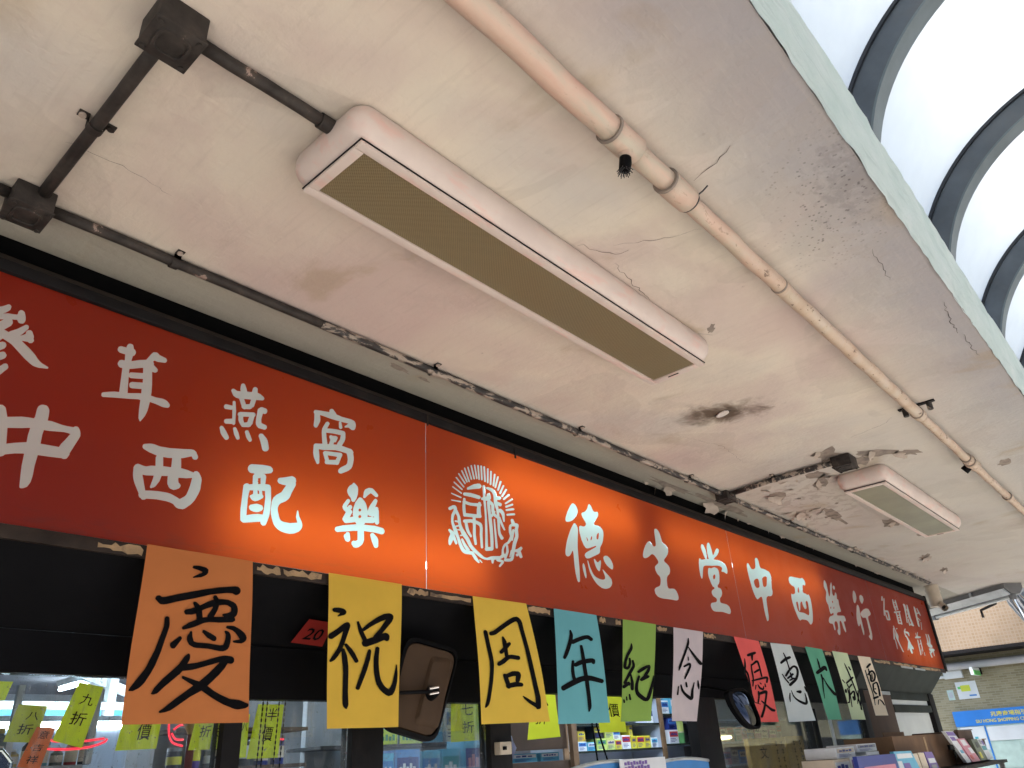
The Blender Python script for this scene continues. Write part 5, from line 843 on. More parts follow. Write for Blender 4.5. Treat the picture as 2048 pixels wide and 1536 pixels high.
def patch(cx, cy, rx, ry, ang, seed, z, jitter=0.35, nn=11):
    rn = random.Random(seed)
    out = []
    for i in range(nn):
        th = 2 * math.pi * i / nn
        k = 1 + rn.uniform(-jitter, jitter)
        u, v = rx * k * math.cos(th), ry * k * math.sin(th)
        out.append(Vector((cx + u * math.cos(ang) - v * math.sin(ang), cy + u * math.sin(ang) + v * math.cos(ang), z)))
    return out


def flake(cx, cy, r, ang, seed, droop=0.02):
    """a curl of paint still hanging by one side"""
    rn = random.Random(seed)
    rim = patch(cx, cy, r, r * rn.uniform(0.35, 0.6), ang, seed, CEIL - 0.002, 0.5, 13)
    d = Vector((math.cos(ang + 1.4), math.sin(ang + 1.4), 0))
    lo = min((p - Vector((cx, cy, CEIL))).dot(d) for p in rim)
    hi = max((p - Vector((cx, cy, CEIL))).dot(d) for p in rim)
    c = Vector((cx, cy, CEIL - 0.003))

    def bend(p):
        t = ((p - Vector((cx, cy, p.z))).dot(d) - lo) / (hi - lo + 1e-6)
        return Vector((p.x, p.y, p.z)) - Vector((0, 0, droop * t * t)) - d * (r * 0.35 * t * t)
    pts = [bend(p) for p in rim]
    mid = [bend(c + (p - c) * 0.5) for p in rim]
    m = MB()
    k = len(rim)
    m.add([bend(c)] + mid + pts, [(0, 1 + i, 1 + (i + 1) % k) for i in range(k)] + [(1 + i, 1 + k + i, 1 + k + (i + 1) % k, 1 + (i + 1) % k) for i in range(k)])
    m.build('paint_flake', 'flake_paint', slab, smooth='all', fix=False)


BARE = [(3.74, 1.12, 0.10, 0.06, 0.3), (3.93, 0.93, 0.12, 0.04, -0.7), (3.98, 1.03, 0.09, 0.06, 0.1), (4.05, 0.82, 0.08, 0.035, -0.5), (4.19, 1.60, 0.12, 0.05, 0.2), (4.70, 1.66, 0.14, 0.05, 0.3),
        (4.15, 1.31, 0.12, 0.035, 0.5), (4.0, 1.28, 0.07, 0.06, 0.5), (6.81, 1.49, 0.13, 0.04, 0.2), (7.5, 1.53, 0.12, 0.03, 0.2), (5.41, 1.33, 0.14, 0.05, 0.3), (4.67, 0.50, 0.06, 0.03, 0.2),
        (3.55, 1.90, 0.22, 0.025, 0.0), (4.10, 1.885, 0.30, 0.03, 0.02), (4.9, 1.52, 0.22, 0.03, 0.1), (1.55, 1.845, 0.05, 0.012, 0.1), (1.67, 1.85, 0.03, 0.008, 0.2),
        (2.16, 0.915, 0.03, 0.012, 0.7), (5.9, 1.25, 0.16, 0.04, 0.3)]
for i, (a, b, rx, ry, an) in enumerate(BARE):
    pp = patch(a, b, rx, ry, an, i + 40, CEIL - 0.001, 0.4, 14)
    MB().add(pp, [list(range(len(pp)))]).build('bare_patch', 'flake_under', slab, fix=False)
FL = [(3.70, 1.16, 0.07, 0.4, 0.03), (3.80, 1.06, 0.06, 2.6, 0.02), (3.93, 0.97, 0.09, 0.3, 0.035), (4.05, 0.86, 0.10, -0.3, 0.03), (4.22, 1.62, 0.11, 0.1, 0.05), (4.72, 1.67, 0.12, 0.2, 0.05),
      (4.17, 1.34, 0.10, 0.3, 0.03), (4.08, 1.24, 0.06, 2.0, 0.03), (6.84, 1.50, 0.13, 0.2, 0.04), (7.56, 1.55, 0.10, 0.2, 0.04), (3.56, 1.945, 0.09, 0.1, 0.05), (4.02, 1.935, 0.12, -0.1, 0.09),
      (4.22, 1.94, 0.06, 0.6, 0.09), (3.44, 1.955, 0.045, 0.9, 0.10), (5.44, 1.34, 0.09, 0.3, 0.03)]
for i, (a, b, r_, an, dr) in enumerate(FL):
    flake(a, b, r_ * 0.62, an, 70 + i, dr * 0.55)
# scabs of lifting paint along the run of conduit and along the wall
rn = random.Random(12)
for i in range(46):
    xx = 3.0 + 5.0 * rn.random() ** 0.9
    yy = rn.choice((1.752, 1.79, 1.745, BULK - 0.015)) + rn.uniform(-0.012, 0.012)
    flake(xx, yy, rn.uniform(0.012, 0.034), rn.uniform(-0.6, 0.6), 200 + i, rn.uniform(0.006, 0.02))
for i in range(16):
    flake(4.45 + rn.uniform(-0.5, 0.5), 1.55 + rn.uniform(-0.16, 0.16), rn.uniform(0.012, 0.035), rn.uniform(0, 3), 300 + i, rn.uniform(0.004, 0.012))
# blanked lamp hole in the middle of the scorch
hp = patch(2.845, 1.232, 0.019, 0.034, R(-20), 5, CEIL - 0.003, 0.12, 16)
m = MB().extrude(hp, (0, 0, -0.004)).build('hole_plug', 'plaster_white', slab)
hp = patch(2.85, 1.235, 0.025, 0.043, R(-20), 8, CEIL - 0.0018, 0.2, 16)
MB().add(hp, [list(range(16))]).build('hole_rim', 'crack', slab, fix=False)

# ================================================================== VAULTED CANOPY OVER THE STREET
vc_y, vc_z, r_in, r_out = -0.61, 3.69, 1.0, 1.115
rib_x = [3.0 + 1.275 * k for k in range(-11, 8)]
vault = thing('vaulted_canopy', 'translucent white barrel vault roof on dark grey curved ribs beyond the concrete edge', 'canopy', (5.5, vc_y, 0))


def arc_pts(rad, x, a0=-20, a1=180, nn=40):
    out = []
    for i in range(nn + 1):
        th = R(a0 + (a1 - a0) * i / nn)
        out.append((x, vc_y + rad * math.cos(th), vc_z + rad * math.sin(th)))
    return out


for x in rib_x:
    m = MB()
    w = 0.045
    A = []
    a0 = -19
    for i in range(57):
        th = R(a0 + (180 - a0) * i / 56)
        c, s = math.cos(th), math.sin(th)
        A.append([(vc_y + r * c, vc_z + r * s) for r in (r_in, r_out)])
    vs, fs = [], []
    for (yi, zi), (yo, zo) in A:
        vs += [(x - w, yi, zi), (x + w, yi, zi), (x + w, yo, zo), (x - w, yo, zo)]
    for i in range(len(A) - 1):
        o = i * 4
        for k in range(4):
            fs.append((o + k, o + (k + 1) % 4, o + 4 + (k + 1) % 4, o + 4 + k))
    fs += [(0, 1, 2, 3), (len(vs) - 4, len(vs) - 1, len(vs) - 2, len(vs) - 3)]
    m.add(vs, fs)
    rib = m.build('rib', 'steel_dark', vault, smooth=True)
    # inner flange and outer gasket strip
    for nm, r0, r1, hw, mt in (('flange', r_in - 0.012, r_in - 0.001, 0.052, 'steel_flange'), ('gasket', r_out + 0.001, r_out + 0.018, 0.058, 'steel_edge')):
        m = MB()
        vs, fs = [], []
        for i in range(57):
            th = R(a0 + (180 - a0) * i / 56)
            c, s = math.cos(th), math.sin(th)
            vs += [(x - hw, vc_y + r0 * c, vc_z + r0 * s), (x + hw, vc_y + r0 * c, vc_z + r0 * s), (x + hw, vc_y + r1 * c, vc_z + r1 * s), (x - hw, vc_y + r1 * c, vc_z + r1 * s)]
        for i in range(56):
            o = i * 4
            for k in range(4):
                fs.append((o + k, o + (k + 1) % 4, o + 4 + (k + 1) % 4, o + 4 + k))
        fs += [(0, 1, 2, 3), (len(vs) - 4, len(vs) - 1, len(vs) - 2, len(vs) - 3)]
        m.add(vs, fs)
        m.build(nm, mt, rib, smooth=True)
for xa, xb in zip([rib_x[0] - 1.275] + rib_x, rib_x + [rib_x[-1] + 1.275]):
    m = MB()
    rr = r_out + 0.022
    vs, fs = [], []
    K = 40
    for i in range(K + 1):
        th = R(-19 + 199 * i / K)
        bul = 0.012 * math.sin(i * 0.9)
        for xx in (xa + 0.002, (xa + xb) / 2, xb - 0.002):
            vs.append((xx, vc_y + (rr + bul * (xx not in (xa + 0.002, xb - 0.002))) * math.cos(th), vc_z + rr * math.sin(th)))
    for i in range(K):
        for k in range(2):
            a = i * 3 + k
            fs.append((a, a + 1, a + 4, a + 3))
    m.add(vs, fs)
    m.build('roof_sheet', 'roof_sheet', vault, smooth='all')
box('gutter_beam', -12.3, 13.2, vc_y - 1.27, vc_y - 0.99, 3.52, 3.70, 'steel_dark', vault, 0.01)
box('wall_plate', -12.3, 8.0, 0.30, 0.62, 3.271, 3.33, 'steel_dark', vault, 0.01)
for x in (-11.0, -7.2, -3.375, -0.8, 3.0, 6.825, 10.65):
    MB().tube([(x, vc_y - 1.13, 0), (x, vc_y - 1.13, 3.52)], 0.06, 14).build('post', 'steel_dark', vault, smooth=True)

# ================================================================== SHOPFRONT (bulkhead, black soffit, frames, glass)
front = thing('shopfront', 'black framed glazed shopfront recessed under the red sign', 'shopfront', (4, 2.07, 0))
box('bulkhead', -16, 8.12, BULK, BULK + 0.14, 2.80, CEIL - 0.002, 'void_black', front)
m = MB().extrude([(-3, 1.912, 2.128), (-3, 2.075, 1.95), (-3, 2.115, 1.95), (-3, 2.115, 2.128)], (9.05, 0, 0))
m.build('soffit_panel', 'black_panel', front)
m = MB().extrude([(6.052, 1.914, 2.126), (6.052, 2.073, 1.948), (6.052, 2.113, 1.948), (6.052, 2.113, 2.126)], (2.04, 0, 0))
m.build('soffit_panel', 'green_grey_panel', front)  # same soffit; paler colour here paints in light from the far end
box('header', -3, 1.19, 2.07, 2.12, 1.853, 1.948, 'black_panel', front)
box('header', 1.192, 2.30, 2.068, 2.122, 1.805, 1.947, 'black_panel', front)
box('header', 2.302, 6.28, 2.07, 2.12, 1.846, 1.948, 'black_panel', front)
for a, b in ((1.135, 1.19), (1.565, 1.688), (2.184, 2.298), (3.70, 3.93), (5.16, 5.22), (6.16, 6.28)):
    box('post', a, b, 2.066, 2.125, 0, 1.85 if not 1.19 < a < 2.25 else 1.806, 'frame_dark', front, 0.003)
for a, b, zt in ((-3, 1.135, 1.853), (1.192, 1.565, 1.805), (1.688, 2.184, 1.805), (3.93, 5.16, 1.846), (5.22, 6.16, 1.846)):
    box('glass_pane', a + 0.001, b - 0.001, 2.09, 2.096, 0.62, zt - 0.001, 'shop_glass', front)
    box('stall_riser', a, b, 2.07, 2.12, 0, 0.615, 'black_panel', front)
box('side_panel', 6.285, 6.90, 2.07, 2.12, 0, 1.94, 'brown_box_dark', front, 0.002)
box('side_rail', 6.40, 6.86, 2.055, 2.069, 1.915, 1.94, 'alu', front, 0.002)
box('side_frame', 6.905, 8.0, 2.07, 2.12, 1.885, 1.947, 'green_grey_panel', front, 0.003)
box('side_frame', 6.905, 8.0, 2.065, 2.12, 1.79, 1.846, 'green_grey_panel', front, 0.003)
box('side_frame', 6.905, 8.0, 2.07, 2.12, 0, 1.60, 'green_grey_panel', front, 0.003)
box('louvre_pane', 6.95, 7.93, 2.085, 2.09, 1.848, 1.884, 'white_plastic', front)
box('side_pane', 6.95, 7.93, 2.095, 2.1, 1.602, 1.789, 'white_plastic', front)
box('corner_post', 7.95, 8.09, 2.06, 2.16, 0, 1.944, 'frame_dark', front, 0.004)
box('side_wall', 8.0, 8.088, 2.162, 9.0, 0, CEIL - 0.004, 'shop_wall', front)

# shop room behind the glass
for nm, a in (('shop_floor', (-3, 8.0, 2.125, 9.0, 0.004, 0.02)), ('shop_ceiling', (-3, 7.998, 2.13, 9.0, 2.50, 2.56)), ('wall_back', (-3, 8.0, 9.0, 9.1, 0, 2.6)), ('wall_left', (-3.1, -3.0, 2.07, 9.0, 0, 2.6))):
    props(box(nm, *a, {'shop_floor': 'shop_wall', 'shop_ceiling': 'shop_ceiling'}.get(nm, 'shop_wall')), kind='structure')

# ================================================================== THE SIGN
sign = thing('shop_sign', 'long red backlit pharmacy sign with white Chinese characters and a round emblem', 'sign', (3.7, SIGN_Y, 2.138))
Z0, Z1 = 2.140, 2.751
SEAMS = [-0.65, 1.724, 4.094, 6.47, 8.085]
NAMES = list(GLYPHS)
loops = {k: loops_of(v) for k, v in GLYPHS.items()}
for a, b in zip(SEAMS[:-1], SEAMS[1:]):
    a += 0.001
    b -= 0.001
    inside = [l for k in NAMES for l in loops[k] if min(p[0] for p in l) > a and max(p[0] for p in l) < b]
    # thin red sheet cut round every white character
    cu = bpy.data.curves.new('panel', 'CURVE')
    cu.dimensions = '2D'
    cu.fill_mode = 'BOTH'
    for l in [[(a, Z0), (b, Z0), (b, Z1), (a, Z1)]] + inside:
        sp = cu.splines.new('POLY')
        sp.points.add(len(l) - 1)
        for q, p in zip(sp.points, l):
            q.co = (p[0], p[1], 0, 1)
        sp.use_cyclic_u = True
    ob = bpy.data.objects.new('panel', cu)
    COL.objects.link(ob)
    me = bpy.data.meshes.new_from_object(ob.evaluated_get(bpy.context.evaluated_depsgraph_get()))
    m = MB()
    m.add([(v.co.x, SIGN_Y, v.co.y) for v in me.vertices], [list(p.vertices) for p in me.polygons])
    bpy.data.objects.remove(ob)
    m.build('panel', 'sign_red', sign, fix=False)
for k in NAMES:
    cu = bpy.data.curves.new('c', 'CURVE')
    cu.dimensions = '2D'
    cu.fill_mode = 'BOTH'
    for l in loops[k]:
        sp = cu.splines.new('POLY')
        sp.points.add(len(l) - 1)
        for q, p in zip(sp.points, l):
            q.co = (p[0], p[1], 0, 1)
        sp.use_cyclic_u = True
    ob = bpy.data.objects.new('c', cu)
    COL.objects.link(ob)
    me = bpy.data.meshes.new_from_object(ob.evaluated_get(bpy.context.evaluated_depsgraph_get()))
    m = MB()
    m.add([(v.co.x, SIGN_Y + 0.0004, v.co.y) for v in me.vertices], [list(p.vertices) for p in me.polygons])
    bpy.data.objects.remove(ob)
    m.build('emblem' if k == 'emblem' else 'character', 'sign_white', sign, fix=False)
# housing
box('box_back', -0.66, 8.08, 2.115, 2.125, 2.139, 2.752, 'box_inside', sign)
box('box_top', -0.66, 8.08, 1.904, 2.114, 2.753, 2.765, 'box_inside', sign)
box('box_bottom', -0.66, 8.08, 1.906, 2.114, 2.1285, 2.138, 'box_inside', sign)
box('frame_top', -0.7, 8.09, 1.886, 1.903, 2.7515, 2.782, 'frame_dark', sign, 0.002)
m = MB().extrude([(-0.7, 1.889, 2.7835), (-0.7, 1.910, 2.7835), (-0.7, 1.935, 2.812), (-0.7, 1.915, 2.812)], (8.79, 0, 0))
m.build('top_rail', 'rail_brown', sign)
box('hanger', 2.205, 2.213, 1.882, 1.8855, 2.728, 2.775, 'frame_dark', sign)
box('hanger', 1.718, 1.722, 1.882, 1.8855, 2.735, 2.78, 'rail_brown', sign)
box('end_cap', 8.091, 8.13, 1.884, 2.125, 2.12, 2.80, 'frame_dark', sign, 0.003)
box('frame_bottom', -0.7, 8.09, 1.8935, 1.906, 2.1065, 2.1385, 'rail_brown', sign, 0.002)
rn = random.Random(5)
for a, b in ((0.665, 0.775), (1.09, 1.16), (1.17, 1.30), (1.635, 1.72), (1.735, 1.93), (2.24, 2.37), (2.70, 2.74), (2.82, 2.86), (3.16, 3.24), (3.60, 3.72), (4.24, 4.33), (5.2, 5.3), (6.15, 6.5), (6.60, 7.2), (7.3, 7.9)):
    pp = []
    k = 9
    for i in range(k):
        pp.append((a + (b - a) * i / (k - 1) + rn.uniform(-.004, .004), 1.8915, 2.1085 + rn.uniform(0, 0.010)))
    for i in range(k):
        pp.append((b - (b - a) * i / (k - 1) + rn.uniform(-.004, .004), 1.8915, 2.136 - rn.uniform(0, 0.012)))
    MB().extrude(pp, (0, 0.0015, 0)).build('torn_tape', 'tape_ochre', sign)
for a, b in ((6.75, 7.05), (7.12, 7.4)):
    box('clip_strip', a, b, 1.886, 1.891, 2.098, 2.112, 'alu', sign)
# the working fluorescent tubes inside the box
for a, b, z, lit in ((0.98, 2.02, 2.255, 'tube_lit'), (2.06, 3.10, 2.61, 'tube_lit'), (3.36, 4.38, 2.60, 'tube_worn'), (4.42, 5.45, 2.585, 'tube_worn'), (6.95, 7.95, 2.25, 'tube_dying')):
    tb = MB().tube([(a, 2.01, z), (b, 2.01, z)], 0.013, 10).build('fluorescent_tube', lit, sign, smooth=True)
    for e in (a - 0.03, b + 0.001):
        MB().tube([(e, 2.01, z), (e + 0.028, 2.01, z)], 0.0145, 10).build('lamp_holder', 'white_plastic', tb, smooth=True)

# ================================================================== CALLIGRAPHY SHEETS
QUADS = {
    'qing': [(0.778, 2.14), (1.069, 2.138), (1.097, 1.731), (0.779, 1.728)], 'zhu': [(1.32, 2.139), (1.604, 2.139), (1.587, 1.716), (1.333, 1.714)],
    'zhou': [(1.931, 2.136), (2.221, 2.139), (2.295, 1.727), (1.951, 1.721)], 'nian': [(2.387, 2.137), (2.673, 2.137), (2.672, 1.722), (2.349, 1.719)],
    'ji': [(2.87, 2.137), (3.141, 2.137), (2.969, 1.726), (2.757, 1.725)], 'nian4': [(3.297, 2.136), (3.583, 2.136), (3.381, 1.724), (3.143, 1.725)],
    'you': [(3.915, 2.137), (4.216, 2.134), (4.268, 1.717), (4.024, 1.716)], 'hui': [(4.365, 2.133), (4.651, 2.14), (4.75, 1.721), (4.387, 1.715)],
    'da': [(4.868, 2.144), (5.147, 2.143), (5.179, 1.724), (4.961, 1.726)], 'jian3': [(5.317, 2.142), (5.599, 2.143), (5.596, 1.723), (5.366, 1.725)],
    'jia': [(5.789, 2.136), (6.056, 2.14), (6.074, 1.749), (5.845, 1.749)]}
LAB = {'qing': 'orange paper sheet with a black brush character, first and largest of the row', 'zhu': 'mustard yellow paper sheet with a brush character beside the brown mirror',
       'zhou': 'golden yellow paper sheet with a boxed brush character next to the teal one', 'nian': 'teal blue paper sheet with a black brush character under the sign',
       'ji': 'olive green paper sheet with a brush character between teal and pale pink sheets', 'nian4': 'pale pink paper sheet with a brush character under the sign',
       'you': 'bright red paper sheet with a brush character behind the small oval mirror', 'hui': 'light grey paper sheet with a brush character beside the red one',
       'da': 'sea green paper sheet with a brush character of three strokes', 'jian3': 'pale lime paper sheet with a brush character near the end of the row',
       'jia': 'peach paper sheet with a brush character, last of the row'}
WAVE = {}
for qi, (k, Q) in enumerate(QUADS.items()):
    tl, tr, br, bl = [Vector((p[0], p[1])) for p in Q]
    rn = random.Random(qi + 3)
    a1, a2, ph = rn.uniform(0.006, 0.012), rn.uniform(-0.006, 0.006), rn.uniform(0, 6)
    side = rn.uniform(0.002, 0.005)

    def surf(u, v):
        """paper depth at u across and v down"""
        return 1.8865 - 0.004 * v - a1 * math.sin(math.pi * v) * (0.6 + 0.4 * u) - 0.010 * max(0, v - 0.7) ** 2 * 8 * (0.5 + 0.5 * math.cos(ph + 2.5 * u)) - side * math.sin(math.pi * u + ph) * v

    NU, NV = 8, 12
    sh = thing('calligraphy_sheet', LAB[k], 'paper sheet', ((tl.x + tr.x) / 2, 1.885, min(bl.y, br.y)), 'calligraphy sheets taped in a row under the sign')
    vs, fs = [], []
    for j in range(NV + 1):
        for i in range(NU + 1):
            u, v = i / NU, j / NV
            p = (tl * (1 - u) + tr * u) * (1 - v) + (bl * (1 - u) + br * u) * v
            e = 0.004 * math.sin(5 * v + ph) * v
            vs.append((p.x + e, surf(u, v), p.y))
    for j in range(NV):
        for i in range(NU):
            a = j * (NU + 1) + i
            fs.append((a, a + 1, a + NU + 2, a + NU + 1))
    MB().add(vs, fs).build('sheet', 'paper_' + k, sh, smooth='all', fix=False)
    # brush strokes follow the curl of the paper, a hair in front of it
    cu = bpy.data.curves.new('c', 'CURVE')
    cu.dimensions = '2D'
    cu.fill_mode = 'BOTH'
    for l in loops_of(INK[k]):
        sp = cu.splines.new('POLY')
        sp.points.add(len(l) - 1)
        for q, p in zip(sp.points, l):
            q.co = (p[0], p[1], 0, 1)
        sp.use_cyclic_u = True
    ob = bpy.data.objects.new('c', cu)
    COL.objects.link(ob)
    me = bpy.data.meshes.new_from_object(ob.evaluated_get(bpy.context.evaluated_depsgraph_get()))
    bpy.data.objects.remove(ob)
    bm = bmesh.new()
    bm.from_mesh(me)
    for i in range(1, 24):
        zc = 1.70 + i * 0.02
        bmesh.ops.bisect_plane(bm, geom=bm.verts[:] + bm.edges[:] + bm.faces[:], plane_co=(0, zc, 0), plane_no=(0, 1, 0))
    off = wloc(sh)
    for v_ in bm.verts:
        x, z = v_.co.x, v_.co.y
        v = min(1, max(0, (tl.y - z) / (tl.y - bl.y)))
        xl, xr = tl.x + (bl.x - tl.x) * v, tr.x + (br.x - tr.x) * v
        u = min(1, max(0, (x - xl) / (xr - xl)))
        e = 0.004 * math.sin(5 * v + ph) * v
        v_.co = Vector((x + e, surf(u, v) - 0.0022, z)) - off
    me2 = bpy.data.meshes.new('brush_character')
    bm.to_mesh(me2)
    bm.free()
    me2.materials.append(MATS['ink'])
    o = bpy.data.objects.new('brush_character', me2)
    COL.objects.link(o)
    o.parent = sh

# ================================================================== CEILING FITTINGS


def saddle(parent, x, y, r, axis, mat='conduit_enamel', w=0.020, ear=0.024):
    """two-eared strap holding a round conduit to the soffit"""
    m = MB()
    n_ = 9
    zc = CEIL - r - 0.004
    pts = []
    for i in range(n_ + 1):
        th = math.pi + math.pi * i / n_
        pts.append(((r + 0.003) * math.cos(th), zc + (r + 0.003) * math.sin(th)))
    prof_ = [(-(r + ear), CEIL - 0.0015), (-(r + 0.003), CEIL - 0.0015)] + pts + [(r + 0.003, CEIL - 0.0015), (r + ear, CEIL - 0.0015)]
    th_ = 0.003
    vs, fs = [], []
    for s, zz in prof_:
        for dz in (0, -th_):
            for e in (-w / 2, w / 2):
                if axis == 'x':
                    vs.append((x + e, y + s, zz + dz))
                else:
                    vs.append((x + s, y + e, zz + dz))
    for i in range(len(prof_) - 1):
        o = i * 4
        for a, b in ((0, 1), (1, 3), (3, 2), (2, 0)):
            fs.append((o + a, o + b, o + 4 + b, o + 4 + a))
    fs += [(0, 1, 3, 2), (len(vs) - 4, len(vs) - 3, len(vs) - 1, len(vs) - 2)]
    m.add(vs, fs)
    s = m.build('strap', mat, parent)
    for sg in (-1, 1):
        d = sg * (r + ear * 0.62)
        px, py = (x, y + d) if axis == 'x' else (x + d, y)
        MB().tube([(px, py, CEIL - 0.0045), (px, py, CEIL - 0.010)], 0.0075, 10).build('screw', 'flake_paint' if sg < 0 else mat, s, smooth=True)
    return s


def conduit(name_label, pts, r, mat, straps=(), axis='x', extra=()):
    c = thing('conduit', name_label, 'conduit', pts[0])
    P = [Vector(p) for p in pts]
    dense = []
    for a, b in zip(P[:-1], P[1:]):
        k = max(2, int((b - a).length / 0.08))
        for i in range(k):
            q = a.lerp(b, i / k)
            dense.append(q + Vector((0, random.uniform(-.0012, .0012), random.uniform(-.0008, .0008))))
    dense.append(P[-1])
    MB().tube(dense, r, 14, jit=0.03).build('tube', mat, c, smooth='all')
    for s in straps:
        saddle(c, s[0], s[1], r, axis, mat)
    for s in extra:
        a, b = Vector(s[0]), Vector(s[1])
        MB().tube([a, b], r * 1.28, 14).build('coupling', mat, c, smooth=True)
    return c


RC = 0.0145
ZC = CEIL - RC - 0.004
conduit('dark conduit running from the lower junction box along the soffit beside the sign', [(0.36, 1.762, ZC), (0.9, 1.757, ZC), (1.15, 1.757, ZC)], RC, 'conduit_enamel', [(0.672, 1.758)])
conduit('flaking conduit with pale patches running above the sign to the middle tee box', [(1.152, 1.757, ZC), (2.5, 1.757, ZC), (3.82, 1.760, ZC)], RC, 'conduit_flaking', [(1.63, 1.757), (2.49, 1.757), (3.45, 1.759)])
conduit('flaking conduit continuing past the tee box to the far end of the sign', [(3.94, 1.763, ZC), (6.0, 1.768, ZC), (7.98, 1.775, ZC)], RC, 'conduit_flaking', [(4.75, 1.766), (5.9, 1.768), (6.9, 1.771)])
conduit('short dark conduit from the left edge into the lower junction box', [(-0.6, 1.762, ZC), (0.27, 1.762, ZC)], RC, 'conduit_enamel', [])
conduit('dark conduit with one strap joining the two junction boxes', [(0.327, 1.105, ZC), (0.327, 1.4, ZC), (0.327, 1.705, ZC)], RC, 'conduit_enamel', [(0.327, 1.412)], 'y')
conduit('dark conduit from the upper junction box to the large ceiling lamp', [(0.375, 1.062, ZC), (0.52, 1.061, ZC), (0.70, 1.060, ZC)], RC, 'conduit_enamel', [], extra=[((0.655, 1.0605, ZC), (0.70, 1.06, ZC))])
conduit('flaking conduit from the tee box to the smaller far ceiling lamp', [(3.872, 1.725, ZC), (3.83, 1.45, ZC), (3.836, 1.13, ZC)], RC, 'conduit_flaking', [(3.822, 1.44)], 'y')


def junction_box(label, x0, x1, y0, y1, depth, lid=True, seed=1):
    t = thing('junction_box', label, 'junction box', ((x0 + x1) / 2, (y0 + y1) / 2, CEIL - depth))
    box('body', x0, x1, y0, y1, CEIL - depth + 0.006, CEIL - 0.002, 'conduit_enamel', t, 0.004)
    cx, cy = (x0 + x1) / 2, (y0 + y1) / 2
    lidp = box('lid', x0 - 0.003, x1 + 0.003, y0 - 0.003, y1 + 0.003, CEIL - depth, CEIL - depth + 0.0055, 'conduit_enamel', t, 0.002)
    # raised oval on the lid
    hw, hh = (x1 - x0) * 0.36, (y1 - y0) * 0.34
    vs, fs = [], []
    K = 28
    for ring, (s, dz) in enumerate(((1.0, 0), (0.97, -0.004), (0.80, -0.004), (0.77, -0.0005))):
        for i in range(K):
            th = 2 * math.pi * i / K
            c, s_ = math.cos(th), math.sin(th)
            e = 0.5
            vs.append((cx + hw * s * math.copysign(abs(c) ** e, c), cy + hh * s * math.copysign(abs(s_) ** e, s_), CEIL - depth - 0.0006 + dz))
    for r_ in range(3):
        for i in range(K):
            fs.append((r_ * K + i, r_ * K + (i + 1) % K, (r_ + 1) * K + (i + 1) % K, (r_ + 1) * K + i))
    MB().add(vs, fs).build('raised_oval', 'conduit_enamel', lidp, smooth=True)
    for sx in (-1, 1):
        for sy in (-1, 1):
            px, py = cx + sx * (x1 - x0) * 0.41, cy + sy * (y1 - y0) * 0.41
            MB().tube([(px, py, CEIL - depth - 0.0005), (px, py, CEIL - depth - 0.005)], 0.0055, 10).build('screw', 'conduit_enamel', lidp, smooth=True)
    return t


junction_box('square dark junction box at the top left of the soffit', 0.284, 0.374, 1.012, 1.102, 0.072)
junction_box('dark junction box at the corner near the end of the red sign', 0.270, 0.358, 1.712, 1.804, 0.066)
junction_box('small tee box with peeling paint above the sign centre', 3.825, 3.935, 1.725, 1.80, 0.05)
junction_box('rusty flaking junction box at the end of the far ceiling lamp', 3.79, 3.90, 1.03, 1.125, 0.06)


def lamp(label, x0, lens='lamp_lens'):
    L, y0, y1 = 1.545, 0.952, 1.222
    zb = CEIL - 0.092
    t = thing('ceiling_lamp', label, 'lamp', (x0 + L / 2, (y0 + y1) / 2, zb), 'recessed tube lamps under the canopy')
    # rounded pressed body: rings of rounded rectangles
    cx, cy = x0 + L / 2, (y0 + y1) / 2
    rings = []
    K = 10

    def rr(hx, hy, rad, z):
        out = []
        for (sx, sy, a0) in ((1, 1, 0), (-1, 1, 90), (-1, -1, 180), (1, -1, 270)):
            for i in range(K + 1):
                th = R(a0 + 90 * i / K)
                out.append((cx + sx * (hx - rad) + rad * math.cos(th), cy + sy * (hy - rad) + rad * math.sin(th), z))
        return out
    hx, hy = L / 2, (y1 - y0) / 2
    for ins, dz in ((0.012, 0.001), (0.004, 0.012), (0.0, 0.030), (0.0, 0.045), (0.004, 0.060), (0.012, 0.074), (0.022, 0.084), (0.033, 0.0895), (0.040, 0.0905)):
        rings.append(rr(hx - ins, hy - ins, max(0.008, 0.045 - ins * 0.6), CEIL - dz))
    N = len(rings[0])
    vs = [p for r_ in rings for p in r_]
    fs = [[a * N + i, a * N + (i + 1) % N, (a + 1) * N + (i + 1) % N, (a + 1) * N + i] for a in range(len(rings) - 1) for i in range(N)]
    fs.append([(len(rings) - 1) * N + i for i in range(N)])
    MB().add(vs, fs).build('body', 'lamp_enamel', t, smooth=True)
    # hinged frame with the diffuser set into it
    fx0, fx1, fy0, fy1 = cx - hx + 0.028, cx + hx - 0.028, y0 + 0.028, y1 - 0.026
    lx0, lx1, ly0, ly1 = fx0 + 0.026, fx1 - 0.030, fy0 + 0.024, fy1 - 0.024
    za, zb2 = CEIL - 0.0935, CEIL - 0.1015
    for a in ((fx0, fx1, fy0, ly0), (fx0, fx1, ly1, fy1), (fx0, lx0, ly0 + 0.0005, ly1 - 0.0005), (lx1, fx1, ly0 + 0.0005, ly1 - 0.0005)):
        box('frame', a[0], a[1], a[2], a[3], zb2, za, 'lamp_enamel', t, 0.0022)
    gp = MB()
    gp.box(fx0 - 0.0015, fx1 + 0.0015, fy0 - 0.0015, fy1 + 0.0015, za + 0.0003, za + 0.003)
    gp.build('shadow_gap', 'frame_dark', t)
    box('diffuser', lx0 + 0.0005, lx1 - 0.0005, ly0 + 0.001, ly1 - 0.001, za - 0.0035, za - 0.0005, lens, t)
    box('latch', fx1 - 0.022, fx1 - 0.018, cy - 0.012, cy + 0.03, zb2 - 0.002, zb2, 'frame_dark', t)
    return t


